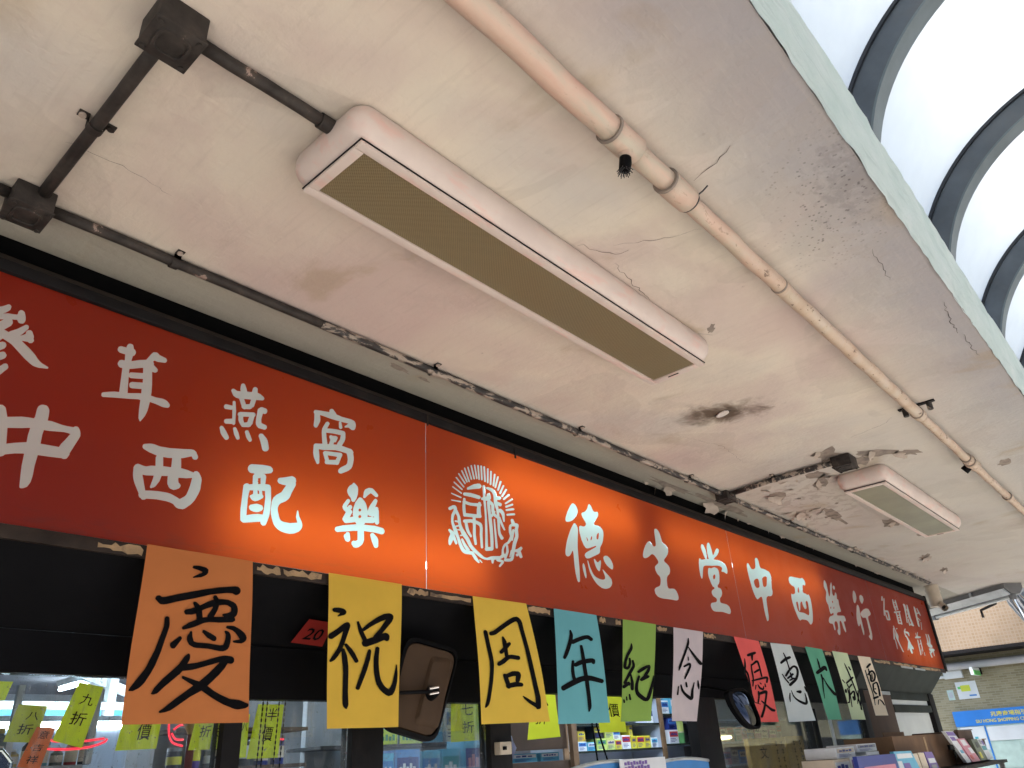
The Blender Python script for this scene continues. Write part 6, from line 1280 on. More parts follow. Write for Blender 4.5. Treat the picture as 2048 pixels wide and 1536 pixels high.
lamp('large pinkish tube lamp with yellowed diffuser in the middle of the soffit', 0.682)
lamp('second smaller looking tube lamp farther along the soffit among peeling paint', 4.10, 'lamp_lens_pale')

# ---- old conduit pipe along the street side
pipe = thing('service_pipe', 'pink and ochre painted pipe with joints along the street side of the soffit', 'pipe', (0, 0.605, 2.85))
PY, PZ = 0.606, CEIL - 0.050


def seg(nm, xa, xb, r, mat='pipe_paint', par=None, dz=0.0):
    k = max(3, int((xb - xa) / 0.06))
    pts = [(xa + (xb - xa) * i / k, PY + 0.0015 * math.sin(i * 1.3), PZ + dz + 0.001 * math.sin(i * 0.9)) for i in range(k + 1)]
    return MB().tube(pts, r, 20, jit=0.008).build(nm, mat, par or pipe, smooth='all')


seg('pipe_run', -1.5, 1.118, 0.0300)
seg('pipe_run', 1.20, 1.352, 0.0270)
seg('pipe_run', 1.44, 3.44, 0.0235)
seg('pipe_run', 3.46, 7.9, 0.0195)
for xa, xb, r in ((1.108, 1.205, 0.0345), (1.345, 1.448, 0.0335), (2.0, 2.03, 0.0250), (3.40, 3.455, 0.0270), (4.23, 4.30, 0.0260), (4.30, 4.42, 0.030), (5.2, 5.26, 0.026)):
    s = seg('socket', xa, xb, r)
    MB().tube([(xa - 0.004, PY, PZ), (xa + 0.003, PY, PZ)], r * 1.03, 20).build('joint_ring', 'flake_under', s, smooth=True)
# tee with a stub and a perished rubber gland
MB().tube([(1.168, PY, PZ - 0.02), (1.166, PY + 0.004, PZ - 0.044)], [0.016, 0.015], 16).build('tee_branch', 'pipe_paint', pipe, smooth=True)
st = MB().tube([(1.166, PY + 0.004, PZ - 0.043), (1.165, PY + 0.006, PZ - 0.060), (1.163, PY + 0.01, PZ - 0.078)], [0.0135, 0.0145, 0.013], 16).build('stub_cable', 'rubber', pipe, smooth=True)
for i in range(26):
    th = i * 2.4
    rr_ = 0.004 + 0.0095 * (i / 26)
    p = Vector((1.163 + rr_ * math.cos(th), PY + 0.01 + rr_ * math.sin(th), PZ - 0.076))
    MB().tube([p, p + Vector((math.cos(th) * 0.007, math.sin(th) * 0.007, -0.010))], 0.0011, 5).build('strand', 'bare_wire', st)
# binding wire wound round the reducer
wire = []
for i in range(90):
    th = i * 0.28
    wire.append((1.432 + 0.026 * i / 90 + 0.003 * math.sin(i * 0.35), PY + 0.0285 * math.cos(th), PZ + 0.0285 * math.sin(th)))
wire += [(1.462, PY - 0.04, PZ + 0.015), (1.470, PY - 0.052, PZ + 0.03)]
MB().tube(wire, 0.0021, 6).build('binding_wire', 'bare_wire', pipe, smooth=True)
MB().tube([(4.36, PY + 0.02, PZ - 0.012), (4.36, PY + 0.045, PZ - 0.028)], [0.020, 0.022], 12).build('gland', 'rubber', pipe, smooth=True)
for xs in (3.44, 0.1, 6.5):
    r = 0.026
    b = MB()
    b.box(xs - 0.012, xs + 0.012, PY - 0.075, PY + 0.075, CEIL - 0.006, CEIL - 0.001)
    br = b.build('bracket', 'frame_dark', pipe)
    for sg in (-1, 1):
        MB().tube([(xs, PY + sg * 0.05, CEIL - 0.006), (xs, PY + sg * 0.05, CEIL - 0.040)], 0.012, 12).build('bolt', 'conduit_flaking', br, smooth=True)

# ---- PVC stub hanging at the end of the sign
t = thing('drain_stub', 'beige plastic pipe stub with open nozzle at the far end of the sign', 'pipe', (8.22, 1.83, 2.66))
MB().tube([(8.22, 1.83, CEIL - 0.001), (8.22, 1.83, 2.70)], 0.062, 20).build('pipe_body', 'pvc_beige', t, smooth=True)
MB().tube([(8.22, 1.83, 2.845), (8.22, 1.83, 2.835)], 0.066, 20).build('collar', 'pvc_beige', t, smooth=True)
m = MB().tube([(8.20, 1.80, 2.72), (8.14, 1.75, 2.668)], 0.032, 16, cap=False).build('nozzle', 'pvc_beige', t, smooth=True)
MB().tube([(8.195, 1.795, 2.715), (8.155, 1.76, 2.68)], 0.018, 12).build('bore', 'rubber', m, smooth=True)

# ---- old batten lamp at the end of the canopy, set along the skewed edge
dv = Vector((-0.62, -0.80, 0)).normalized()
nv = Vector((0.80, -0.62, 0))
bo = Vector((9.62, 2.22, 0))
t = thing('batten_lamp', 'dusty grey batten lamp with tube at the far end of the soffit', 'lamp', (9.3, 1.75, 2.78))


def along(mb, s0, s1, prof_):
    """profile of (offset, height) swept along the batten"""
    pa = [bo + dv * s0 + nv * o + Vector((0, 0, h)) for o, h in prof_]
    mb.extrude(pa, dv * (s1 - s0))
    return mb


along(MB(), 0, 1.22, [(-0.10, CEIL - 0.002), (0.10, CEIL - 0.002), (0.10, CEIL - 0.05), (0.05, CEIL - 0.10), (-0.05, CEIL - 0.10), (-0.10, CEIL - 0.05)]).build('housing', 'alu_dark', t)
along(MB(), 0.01, 1.21, [(-0.135, CEIL - 0.055), (-0.105, CEIL - 0.05), (-0.052, CEIL - 0.102), (-0.06, CEIL - 0.112)]).build('reflector', 'alu', t)
along(MB(), 0.01, 1.21, [(0.135, CEIL - 0.055), (0.105, CEIL - 0.05), (0.052, CEIL - 0.102), (0.06, CEIL - 0.112)]).build('reflector', 'alu', t)
tp = [bo + dv * s + Vector((0, 0, CEIL - 0.125)) for s in (0.06, 0.6, 1.14)]
MB().tube(tp, 0.016, 12).build('tube', 'white_plastic', t, smooth=True)
for s in (0.02, 1.15):
    along(MB(), s, s + 0.04, [(-0.025, CEIL - 0.103), (0.025, CEIL - 0.103), (0.025, CEIL - 0.15), (-0.025, CEIL - 0.15)]).build('lamp_holder', 'alu_dark', t)
for s in (0.3, 0.75):
    along(MB(), s, s + 0.03, [(-0.112, CEIL - 0.003), (-0.101, CEIL - 0.003), (-0.101, CEIL - 0.055), (-0.112, CEIL - 0.055)]).build('clip', 'alu', t)
# steel angle bracket under the skewed edge
t = thing('edge_bracket', 'small black steel bracket hanging from the skewed canopy edge', 'bracket', (9.9, 1.60, 2.78))
m = MB().tube([(9.78, 1.60, CEIL - 0.002), (9.78, 1.60, CEIL - 0.05), (10.0, 1.80, CEIL - 0.07), (10.0, 1.80, CEIL - 0.15)], 0.014, 8)
m.build('arm', 'frame_dark', t)
along(MB(), 0.35, 0.75, [(0.36, CEIL - 0.002), (0.42, CEIL - 0.002), (0.42, CEIL - 0.05), (0.36, CEIL - 0.05)]).build('angle', 'frame_dark', t)

# ================================================================== BUILDING ACROSS THE PASSAGE (tiled beam, wall, pipe, boards)
WX = 12.0
far = thing('tiled_building', 'tan mosaic tiled building with a deep beam across the far passage', 'building', (WX + 0.4, 2.2, 0))
box('tiled_beam', WX, WX + 0.62, -0.5, 6.0, 2.62, 6.5, 'tile_beam', far)
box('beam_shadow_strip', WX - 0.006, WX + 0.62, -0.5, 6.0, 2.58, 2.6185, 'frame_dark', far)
box('tiled_wall', WX + 0.5, WX + 0.8, -3.0, 6.0, 0, 2.579, 'tile_wall', far)
props(MB().tube([(WX + 0.40, -1.5, 2.45), (WX + 0.40, 5.5, 2.45)], 0.05, 16).build('wall_pipe', 'pipe_grey', smooth=True), 'grey pipe running across the tiled wall under the dark beam', 'pipe')
WL = WX + 0.5


def yz(px_y, px_z):
    return px_y, px_z


# directory board
t = thing('directory_board', 'blue directory board with yellow lettering on the tiled wall', 'board', (WL - 0.03, 1.2, 0.6))
bx = WL - 0.045
box('board_back', bx, WL - 0.001, -0.4, 2.985, 0.55, 1.876, 'board_pale', t)
box('header', bx - 0.012, bx - 0.001, -0.4, 2.99, 1.69, 1.882, 'board_blue', t)
m = MB()
fx = bx - 0.0145
text_on(m, '兆康商場指引', (fx, 2.53, 1.79), (0, -0.42, 0), (0, 0, 0.062), 0.012)
m.build('lettering', 'board_yellow', t, fix=False)
m = MB()
text_on(m, 'SIU HONG SHOPPING CENTRE DIRECTORY', (fx, 2.73, 1.722), (0, -1.02, 0), (0, 0, 0.042), 0.012)
m.build('lettering', 'board_yellow', t, fix=False)
for a, b, c, d, mt in ((2.95, 2.66, 1.40, 1.68, 'white_plastic'), (2.63, 2.04, 1.50, 1.67, 'white_plastic'), (2.0, 1.4, 1.2, 1.66, 'white_plastic'), (2.63, 2.30, 1.18, 1.47, 'board_pale')):
    box('map_panel', bx - 0.008, bx - 0.001, b, a, c, d, mt, t)
for a, c, w_, h_ in ((2.22, 1.40, 0.10, 0.05), (2.18, 1.30, 0.07, 0.06), (2.10, 1.42, 0.05, 0.03), (2.88, 1.58, 0.05, 0.04), (2.80, 1.50, 0.04, 0.06)):
    box('map_block', bx - 0.0115, bx - 0.0085, a - w_, a, c, c + h_, 'board_teal', t)
for a in (2.645, 2.02):
    box('divider', bx - 0.012, bx - 0.002, a - 0.008, a + 0.008, 1.1, 1.685, 'board_blue', t)

# small wall items near the end of the sign
t = thing('exit_sign_box', 'small white and green projecting sign box on the tiled wall', 'sign', (WL - 0.25, 2.65, 2.30))
m = MB().box(WL - 0.42, WL - 0.02, 2.50, 2.54, 2.30, 2.40).build('case', 'white_plastic', t, bevel=0.004)
box('green_face', WL - 0.40, WL - 0.06, 2.493, 2.499, 2.30, 2.36, 'exit_green', t)
box('bracket', WL - 0.02, WL - 0.001, 2.48, 2.60, 2.32, 2.42, 'frame_dark', t)
t = thing('wall_junction', 'white conduit box beside the projecting sign box', 'box', (WL - 0.05, 2.86, 2.32))
box('case', WL - 0.06, WL - 0.001, 2.72, 2.96, 2.30, 2.40, 'white_plastic', t, 0.004)
MB().tube([(WL - 0.03, 2.96, 2.33), (WL - 0.03, 3.2, 2.33)], 0.02, 10).build('conduit_arm', 'white_plastic', t, smooth=True)
t = thing('wall_poster', 'small white poster with a yellow flower on the tiled wall', 'poster', (WL - 0.01, 2.72, 2.02))
box('sheet', WL - 0.008, WL - 0.001, 2.60, 2.86, 2.03, 2.25, 'white_plastic', t)
pp = [(WL - 0.0085, 2.745 + 0.075 * math.cos(k * 0.7854) * (1.1 if k % 2 else .8), 2.165 + 0.05 * math.sin(k * 0.7854) * (1.1 if k % 2 else .8)) for k in range(8)]
MB().extrude(pp, (-0.002, 0, 0)).build('flower', 'sticker_yellow', t)
box('leaf', WL - 0.0105, WL - 0.0085, 2.80, 2.84, 2.16, 2.19, 'exit_green', t)
box('caption', WL - 0.0105, WL - 0.0085, 2.63, 2.72, 2.06, 2.08, 'pack_blue', t)
t = thing('wall_plate_notice', 'small grey notice plate left of the flower poster', 'notice', (WL - 0.01, 2.95, 2.03))
box('plate', WL - 0.006, WL - 0.001, 2.91, 2.99, 2.03, 2.16, 'board_pale', t)
box('print', WL - 0.0085, WL - 0.0065, 2.925, 2.975, 2.06, 2.13, 'alu', t)
# bunched blue-grey netting at the right margin
t = thing('netting_bundle', 'bunched blue grey netting hanging in front of the tiled beam', 'netting', (11.5, 1.72, 2.75))
rn = random.Random(9)
for i in range(34):
    a0 = rn.uniform(0, 1)
    p0 = Vector((11.5 + rn.uniform(-.1, .1), 1.86 - 0.38 * a0, 3.22 + rn.uniform(-.05, .1)))
    p2 = Vector((11.5 + rn.uniform(-.1, .1), 1.62 - 0.5 * a0 * a0, 2.78 + rn.uniform(-.08, .06)))
    p1 = p0.lerp(p2, 0.5) + Vector((rn.uniform(-.05, .05), rn.uniform(-.06, .06), 0.03))
    MB().tube([p0, p1, p2], rn.uniform(0.007, 0.02), 6).build('strand', rn.choice(('alu_dark', 'steel_flange', 'alu')), t, smooth=True)
MB().tube([(11.5, 1.9, 3.27), (11.5, 1.1, 3.30)], 0.02, 8).build('tie_rope', 'steel_dark', t, smooth=True)
MB().tube([(11.51, 1.5, 3.285), (11.98, 1.5, 3.285)], 0.015, 8).build('hook_bar', 'steel_dark', t, smooth=True)

# ================================================================== MIRRORS, SMALL NOTE UNDER THE SIGN


def rounded(corners, rad, k=7):
    """rounded polygon in a plane, corners as (x, z)"""
    out = []
    n_ = len(corners)
    for i in range(n_):
        p, q, s = Vector(corners[i - 1]), Vector(corners[i]), Vector(corners[(i + 1) % n_])
        a, b = (p - q).normalized(), (s - q).normalized()
        r_ = min(rad, (p - q).length * 0.45, (s - q).length * 0.45)
        for j in range(k + 1):
            t_ = j / k
            out.append(tuple(((q + a * r_) * (1 - t_) + q * t_) * (1 - t_) + (q * (1 - t_) + (q + b * r_) * t_) * t_))
    return out


def scaled(poly, s, c=None):
    c = c or (sum(p[0] for p in poly) / len(poly), sum(p[1] for p in poly) / len(poly))
    return [(c[0] + (p[0] - c[0]) * s, c[1] + (p[1] - c[1]) * s) for p in poly]


mir = thing('mirror', 'large brown backed vehicle mirror with black rim beside the mustard sheet', 'mirror', (1.743, 1.940, 1.666))
mc = [(1.669, 1.992), (1.909, 1.958), (1.789, 1.668), (1.575, 1.716)]
oc = rounded(mc, 0.05)
pl = lambda poly, y: [(p[0], y, p[1]) for p in poly]
rim = MB()
o1, i1 = oc, scaled(oc, 0.915)
N = len(oc)
vs = pl(o1, 1.9320) + pl(i1, 1.9280) + pl(o1, 1.9550) + pl(i1, 1.9550)
fs = []
for i in range(N):
    j = (i + 1) % N
    fs += [(i, j, N + j, N + i), (i, 2 * N + i, 2 * N + j, j), (2 * N + i, 3 * N + i, 3 * N + j, 2 * N + j), (N + i, N + j, 3 * N + j, 3 * N + i)]
rim.add(vs, fs).build('rim', 'rubber', mir, smooth=True)
i2, i3, i4 = scaled(oc, 0.91), scaled(oc, 0.88), scaled(oc, 0.74)
vs = pl(i2, 1.9420) + pl(i3, 1.9320) + pl(i4, 1.9290)
fs = [(a * N + i, a * N + (i + 1) % N, (a + 1) * N + (i + 1) % N, (a + 1) * N + i) for a in range(2) for i in range(N)] + [[2 * N + i for i in range(N)]]
back = MB().add(vs, fs).build('back_plate', 'mirror_back', mir, smooth=True)
rc_ = rounded([(1.769, 1.933), (1.864, 1.925), (1.796, 1.710), (1.693, 1.727)], 0.02)
r2_ = scaled(rc_, 0.86)
N2 = len(rc_)
MB().add(pl(rc_, 1.9285) + pl(r2_, 1.9185), [(i, (i + 1) % N2, N2 + (i + 1) % N2, N2 + i) for i in range(N2)] + [[N2 + i for i in range(N2)]]).build('raised_panel', 'mirror_back', back, smooth=True)
box_face = [(p[0], 1.953, p[1]) for p in scaled(oc, 0.90)]
MB().add(box_face, [list(range(N))]).build('mirror_glass', 'mirror_glass', mir, fix=False)
mt = MB().tube([(1.756, 1.919, 1.815), (1.756, 1.904, 1.817), (1.754, 1.892, 1.819)], [0.023, 0.019, 0.015], 18).build('swivel_mount', 'rubber', mir, smooth=True)
for dz in (-0.006, 0.010):
    MB().tube([(1.765, 1.892, 1.822 + dz), (1.730, 1.896, 1.817 + dz)], 0.0042, 8).build('clamp_bolt', 'chrome', mt, smooth=True)
MB().tube([(1.743, 1.896, 1.819), (1.66, 1.898, 1.815), (1.58, 1.91, 1.812), (1.562, 1.96, 1.815), (1.562, 2.066, 1.82)], 0.006, 10).build('arm', 'rubber', mir, smooth=True)

m2 = thing('oval_mirror', 'small dark oval mirror hanging in front of the red sheet', 'mirror', (3.71, 1.8, 1.68))
ov = [(3.575, 1.845), (3.66, 1.862), (3.74, 1.865), (3.80, 1.835), (3.838, 1.775), (3.862, 1.715), (3.835, 1.684), (3.76, 1.683), (3.69, 1.705), (3.62, 1.755), (3.58, 1.80)]


def cr(poly, k=5):
    out = []
    n_ = len(poly)
    for i in range(n_):
        p0, p1, p2, p3 = [Vector(poly[(i + d) % n_]) for d in (-1, 0, 1, 2)]
        for j in range(k):
            t_ = j / k
            out.append(tuple(0.5 * ((2 * p1) + (p2 - p0) * t_ + (2 * p0 - 5 * p1 + 4 * p2 - p3) * t_ * t_ + (3 * p1 - p0 - 3 * p2 + p3) * t_ ** 3)))
    return out


ov = cr(ov)
N = len(ov)
a_, b_ = ov, scaled(ov, 0.86)
vs = pl(a_, 1.800) + pl(b_, 1.790) + pl(a_, 1.825) + pl(b_, 1.812)
fs = []
for i in range(N):
    j = (i + 1) % N
    fs += [(i, j, N + j, N + i), (i, 2 * N + i, 2 * N + j, j), (N + i, N + j, 3 * N + j, 3 * N + i)]
fs.append([2 * N + i for i in range(N)])
MB().add(vs, fs).build('rim', 'rubber', m2, smooth=True)
rings = [pl(scaled(ov, s), 1.806 - 0.012 * (1 - s * s)) for s in (0.85, 0.7, 0.5, 0.3, 0.1)]
vs = [p for r_ in rings for p in r_]
fs = [(a * N + i, a * N + (i + 1) % N, (a + 1) * N + (i + 1) % N, (a + 1) * N + i) for a in range(4) for i in range(N)] + [[4 * N + i for i in range(N)]]
MB().add(vs, fs).build('mirror_glass', 'mirror_glass', m2, smooth='all')
MB().tube([(3.62, 1.815, 1.85), (3.60, 1.92, 1.88), (3.62, 2.07, 1.90)], 0.006, 8).build('arm', 'rubber', m2, smooth=True)

t = thing('red_card', 'small red card with black figures stuck on the black soffit', 'card', (1.36, 2.0, 1.96))
cardp = [(1.335, 1.9945, 2.023), (1.425, 1.9965, 2.019), (1.424, 2.0485, 1.956), (1.310, 2.0465, 1.961)]
MB().add(cardp, [(0, 1, 2, 3)]).build('card_sheet', 'note_red', t, fix=False)
m = MB()
text_on(m, '20', (1.338, 2.034, 1.970), (0.062, 0, 0), (0.008, -0.026, 0.030), 0.01)
m.build('figures', 'ink', t, fix=False)

# ================================================================== NOTES IN THE WINDOWS


def note(label, quad, y, mat, texts=(), group=None, ink='ink', wavy=0.004):
    """paper note: quad of (x, z) tl tr br bl; texts are (string, u, v, width, height)"""
    tl, tr, br, bl = [Vector((p[0], y, p[1])) for p in quad]
    t_ = thing('price_note', label, 'paper note', (tl + tr + br + bl) / 4 - Vector((0, 0, (tl.z - bl.z) / 2)), group)
    vs, fs = [], []
    K, J = 5, 8
    for j in range(J + 1):
        for i in range(K + 1):
            u, v = i / K, j / J
            p = (tl * (1 - u) + tr * u) * (1 - v) + (bl * (1 - u) + br * u) * v
            vs.append(p + Vector((0, wavy * math.sin(2.2 * v + 1.7 * u), 0)))
    for j in range(J):
        for i in range(K):
            a = j * (K + 1) + i
            fs.append((a, a + 1, a + K + 2, a + K + 1))
    MB().add(vs, fs).build('sheet', mat, t_, smooth='all', fix=False)
    for s, u, v, w_, h_ in texts:
        U, V = tr - tl, bl - tl
        org = tl + U * (u - w_ / 2) + V * (v + h_ / 2) + Vector((0, -wavy - 0.003, 0))
        m_ = MB()
        text_on(m_, s, org, U * w_, -V * h_, 0.004)
        m_.build('lettering', ink, t_, fix=False)
    return t_


GN = 'discount notes inside the shop windows'
note('dull yellow discount note left of the orange strip', [(0.648, 1.792), (0.712, 1.788), (0.700, 1.708), (0.634, 1.712)], 2.14, 'note_olive', [('八', 0.58, 0.30, 0.42, 0.22), ('折', 0.50, 0.66, 0.5, 0.28)], GN)
note('long yellow-green discount note tilting beside the orange sheet', [(0.772, 1.845), (0.834, 1.834), (0.806, 1.694), (0.738, 1.712)], 2.14, 'note_yellow', [('九', 0.55, 0.27, 0.5, 0.19), ('折', 0.52, 0.60, 0.58, 0.22)], GN)
note('orange fortune strip with three characters in the left window', [(0.694, 1.742), (0.737, 1.740), (0.718, 1.652), (0.671, 1.658)], 2.132, 'note_orange', [('意', 0.5, 0.2, 0.5, 0.2), ('吉', 0.5, 0.52, 0.5, 0.18), ('祥', 0.5, 0.82, 0.55, 0.2)], GN)
note('wide yellow note half hidden under the orange sheet', [(0.902, 1.80), (1.000, 1.80), (0.990, 1.688), (0.888, 1.686)], 2.14, 'note_yellow', [('半', 0.55, 0.2, 0.3, 0.25), ('價', 0.58, 0.62, 0.36, 0.36)], GN)
note('narrow yellow note beside the red neon under the orange sheet', [(1.098, 1.80), (1.150, 1.80), (1.138, 1.682), (1.080, 1.682)], 2.14, 'note_yellow', [('七', 0.5, 0.25, 0.5, 0.2), ('折', 0.6, 0.62, 0.6, 0.25)], GN)
note('corner of a yellow note at the far left window edge', [(0.56, 1.842), (0.628, 1.842), (0.617, 1.80), (0.56, 1.80)], 2.145, 'note_yellow', [], GN)
note('yellow half price note behind beaded strings', [(1.288, 1.80), (1.378, 1.80), (1.366, 1.655), (1.268, 1.655)], 2.16, 'note_yellow', [('半', 0.55, 0.20, 0.36, 0.24), ('價', 0.5, 0.56, 0.4, 0.27)], GN)
note('pale green note behind the half price note', [(1.255, 1.776), (1.29, 1.776), (1.285, 1.66), (1.248, 1.66)], 2.20, 'note_yellow', [('八', 0.5, 0.3, 0.5, 0.2)], GN)
note('yellow discount note right of the brown mirror', [(2.056, 1.83), (2.206, 1.83), (2.208, 1.684), (2.054, 1.680)], 2.135, 'note_yellow', [('七', 0.5, 0.28, 0.40, 0.26), ('折', 0.52, 0.68, 0.40, 0.27)], GN)
note('yellow note peeking out between golden and teal sheets', [(2.55, 1.86), (2.70, 1.86), (2.705, 1.688), (2.50, 1.680)], 2.16, 'note_yellow', [('八', 0.42, 0.2, 0.5, 0.2), ('折', 0.42, 0.55, 0.5, 0.28)], GN)
note('yellow note peeking out between teal and olive sheets', [(2.98, 1.858), (3.20, 1.858), (3.20, 1.70), (3.00, 1.70)], 2.16, 'note_yellow', [('價', 0.55, 0.42, 0.38, 0.36)], GN)
# beaded strings
for i, x in enumerate((1.298, 1.312, 1.352, 1.373)):
    s = thing('bead_string', ['first beaded string hanging over the half price note', 'second beaded string hanging over the half price note', 'third beaded string hanging over the half price note', 'fourth beaded string hanging over the half price note'][i], 'string', (x, 2.15, 1.5), 'beaded strings in the window')
    MB().tube([(x, 2.15, 1.81), (x - 0.008, 2.15, 1.5)], 0.0009, 5).build('cord', 'ink', s)
    m = MB()
    for k in range(20):
        z = 1.805 - k * 0.015
        m.tube([(x - 0.008 * k / 20, 2.15, z), (x - 0.008 * k / 20, 2.15, z - 0.009)], 0.0021, 6)
    m.build('beads', 'ink', s)

# ================================================================== INSIDE THE SHOP
# fluorescent battens on the shop ceiling
for i, (a, b, lab) in enumerate([((2.68, 5.2), (2.70, 7.9), 'lit tube lamp running into the depth of the shop at left'), ((1.2, 4.0), (2.4, 4.0), 'lit tube lamp across the front of the shop ceiling at left'), ((1.0, 6.2), (2.6, 6.2), 'lit tube lamp across the back of the shop ceiling'),
                                 ((4.2, 2.95), (5.4, 2.95), 'lit tube lamp above the white medicine shelves'), ((2.1, 2.55), (2.9, 2.55), 'lit tube lamp above the blue packs'), ((3.9, 2.42), (5.3, 2.42), 'lit tube lamp just behind the shopfront head facing the shelves'), ((5.6, 4.2), (7.2, 4.2), 'lit tube lamp at the right rear of the shop'), ((3.6, 6.5), (5.2, 6.5), 'lit tube lamp in the middle rear of the shop')]):  # the tube behind the shopfront head is added to brighten the shelves
    t = thing('shop_tube_lamp', lab, 'lamp', ((a[0] + b[0]) / 2, (a[1] + b[1]) / 2, 2.42), 'tube lamps on the shop ceiling')
    d = Vector((b[0] - a[0], b[1] - a[1], 0)).normalized()
    nn_ = Vector((-d.y, d.x, 0))
    A, B = Vector((a[0], a[1], 0)), Vector((b[0], b[1], 0))
    m = MB()
    m.extrude([A + nn_ * o + Vector((0, 0, z)) for o, z in ((-0.05, 2.499), (0.05, 2.499), (0.03, 2.455), (-0.03, 2.455))], B - A)
    m.build('batten', 'white_plastic', t)
    MB().tube([A + Vector((0, 0, 2.435)), B + Vector((0, 0, 2.435))], 0.016, 8).build('tube', 'shop_tube', t, smooth=True)
# lit rails seen low through the left window
t = thing('lit_counter_rail', 'long white lit rail crossing the left window interior', 'rail', (1.4, 3.98, 1.2))
box('rail_face', 0.9, 2.2, 3.98, 4.02, 1.86, 1.885, 'shop_tube', t)
box('rail_cap', 0.9, 2.2, 3.975, 4.03, 1.886, 1.91, 'alu', t)
box('rail_body', 0.9, 2.2, 3.985, 4.03, 0.02, 1.8585, 'shelf_white', t)
box('upper_rail', 0.9, 2.4, 4.2, 4.24, 1.955, 1.99, 'white_plastic', t)
box('rail_post', 1.66, 1.70, 4.19, 4.24, 0.02, 2.49, 'white_plastic', t)
t = thing('ceiling_track', 'white ceiling track slanting across the left window interior', 'track', (2.6, 6.5, 2.2))
m = MB().extrude([(1.5, 4.6, 2.20), (1.5, 4.66, 2.20), (1.5, 4.66, 2.26), (1.5, 4.6, 2.26)], (1.6, 2.2, 0.0))
m.build('track', 'white_plastic', t)
for k in range(2):
    MB().tube([(1.9 + k * 0.8, 5.18 + k * 1.1, 2.26), (1.9 + k * 0.8, 5.18 + k * 1.1, 2.499)], 0.008, 6).build('drop_rod', 'alu', t)
for k, (xx, lab) in enumerate(((1.3, 'pale blue lit fascia panel deep in the left window'), )):
    t = thing('fascia_panel', lab, 'panel', (2.0, 6.9, 1.9))
    box('panel', 1.2, 3.4, 6.9, 6.95, 2.02, 2.2, 'pack_sky', t)
    box('edge', 1.2, 3.4, 6.88, 6.899, 2.0, 2.03, 'shop_tube', t)
    box('support', 1.2, 1.26, 6.96, 7.0, 0.02, 2.2, 'alu', t)
t = thing('octagon_mirror', 'round framed mirror at the far left edge of the window', 'mirror', (0.66, 2.3, 1.60))
pp = [(0.662 + 0.05 * math.cos(R(22.5 + 45 * k)), 2.30, 1.655 + 0.05 * math.sin(R(22.5 + 45 * k))) for k in range(8)]
MB().extrude(pp, (0, 0.01, 0)).build('glass', 'mirror_glass', t)
MB().tube(pp + [pp[0]], 0.005, 8).build('frame', 'chrome', t, smooth=True)
MB().tube([(0.662, 2.305, 1.605), (0.662, 2.305, 0.02)], 0.006, 8).build('stand', 'chrome', t, smooth=True)
t = thing('display_cabinet', 'grey display cabinet with dark goods behind the left window', 'cabinet', (0.75, 2.9, 0.02))
box('carcass', 0.3, 1.05, 2.75, 3.1, 0.02, 1.675, 'shop_wall', t, 0.004)
for x in (0.82, 1.05):
    box('upright', x, x + 0.018, 2.74, 2.758, 1.676, 1.90, 'alu', t)
box('glass_shelf', 0.32, 1.05, 2.76, 3.0, 1.755, 1.763, 'shop_glass', t)
for i in range(9):
    x = 0.74 + i * 0.042
    c = ['dark', 'green', 'olive', 'gold', 'dark', 'teal', 'olive', 'red', 'dark'][i]
    h = 0.05 + 0.03 * ((i * 7) % 3)
    bt = thing('medicine_bottle', '%s %s bottle, %s from the left on the cabinet top' % (['squat', 'tall', 'slim'][i % 3], {'dark': 'black', 'olive': 'dull olive', 'gold': 'golden'}.get(c, c), ['first', 'second', 'third', 'fourth', 'fifth', 'sixth', 'seventh', 'eighth', 'ninth'][i]), 'bottle', (x, 2.82, 1.676), 'bottles on the display cabinet')
    MB().tube([(x, 2.82, 1.676), (x, 2.82, 1.676 + h * 0.7), (x, 2.82, 1.676 + h * 0.85)], [0.018, 0.018, 0.008], 12).build('glass', 'pack_' + c, bt, smooth=True)
    MB().tube([(x, 2.82, 1.6765 + h * 0.85), (x, 2.82, 1.676 + h)], 0.009, 10).build('cap', 'pack_white' if i % 2 else 'pack_gold', bt, smooth=True)
    MB().tube([(x, 2.82, 1.685), (x, 2.82, 1.680 + h * 0.5)], 0.0186, 12, cap=False).build('paper_label', 'pack_cream', bt, smooth=True)


def neon(label, paths):
    t_ = thing('neon_tube', label, 'neon light', Vector(paths[0][0]))
    for p in paths:
        q = [Vector(v) for v in p]
        o = [q[0]]
        for i in range(len(q) - 1):
            p0, p1, p2, p3 = q[max(i - 1, 0)], q[i], q[i + 1], q[min(i + 2, len(q) - 1)]
            for j in range(1, 6):
                s = j / 5
                o.append(0.5 * ((2 * p1) + (p2 - p0) * s + (2 * p0 - 5 * p1 + 4 * p2 - p3) * s * s + (3 * p1 - p0 - 3 * p2 + p3) * s ** 3))
        MB().tube(o, 0.0032, 8).build('glass_tube', 'neon_red', t_, smooth=True)
    a = Vector(paths[0][0])
    MB().tube([a + Vector((0, 0.004, 0)), a + Vector((0, 0.05, 0))], 0.004, 6).build('standoff', 'alu', t_)
    return t_


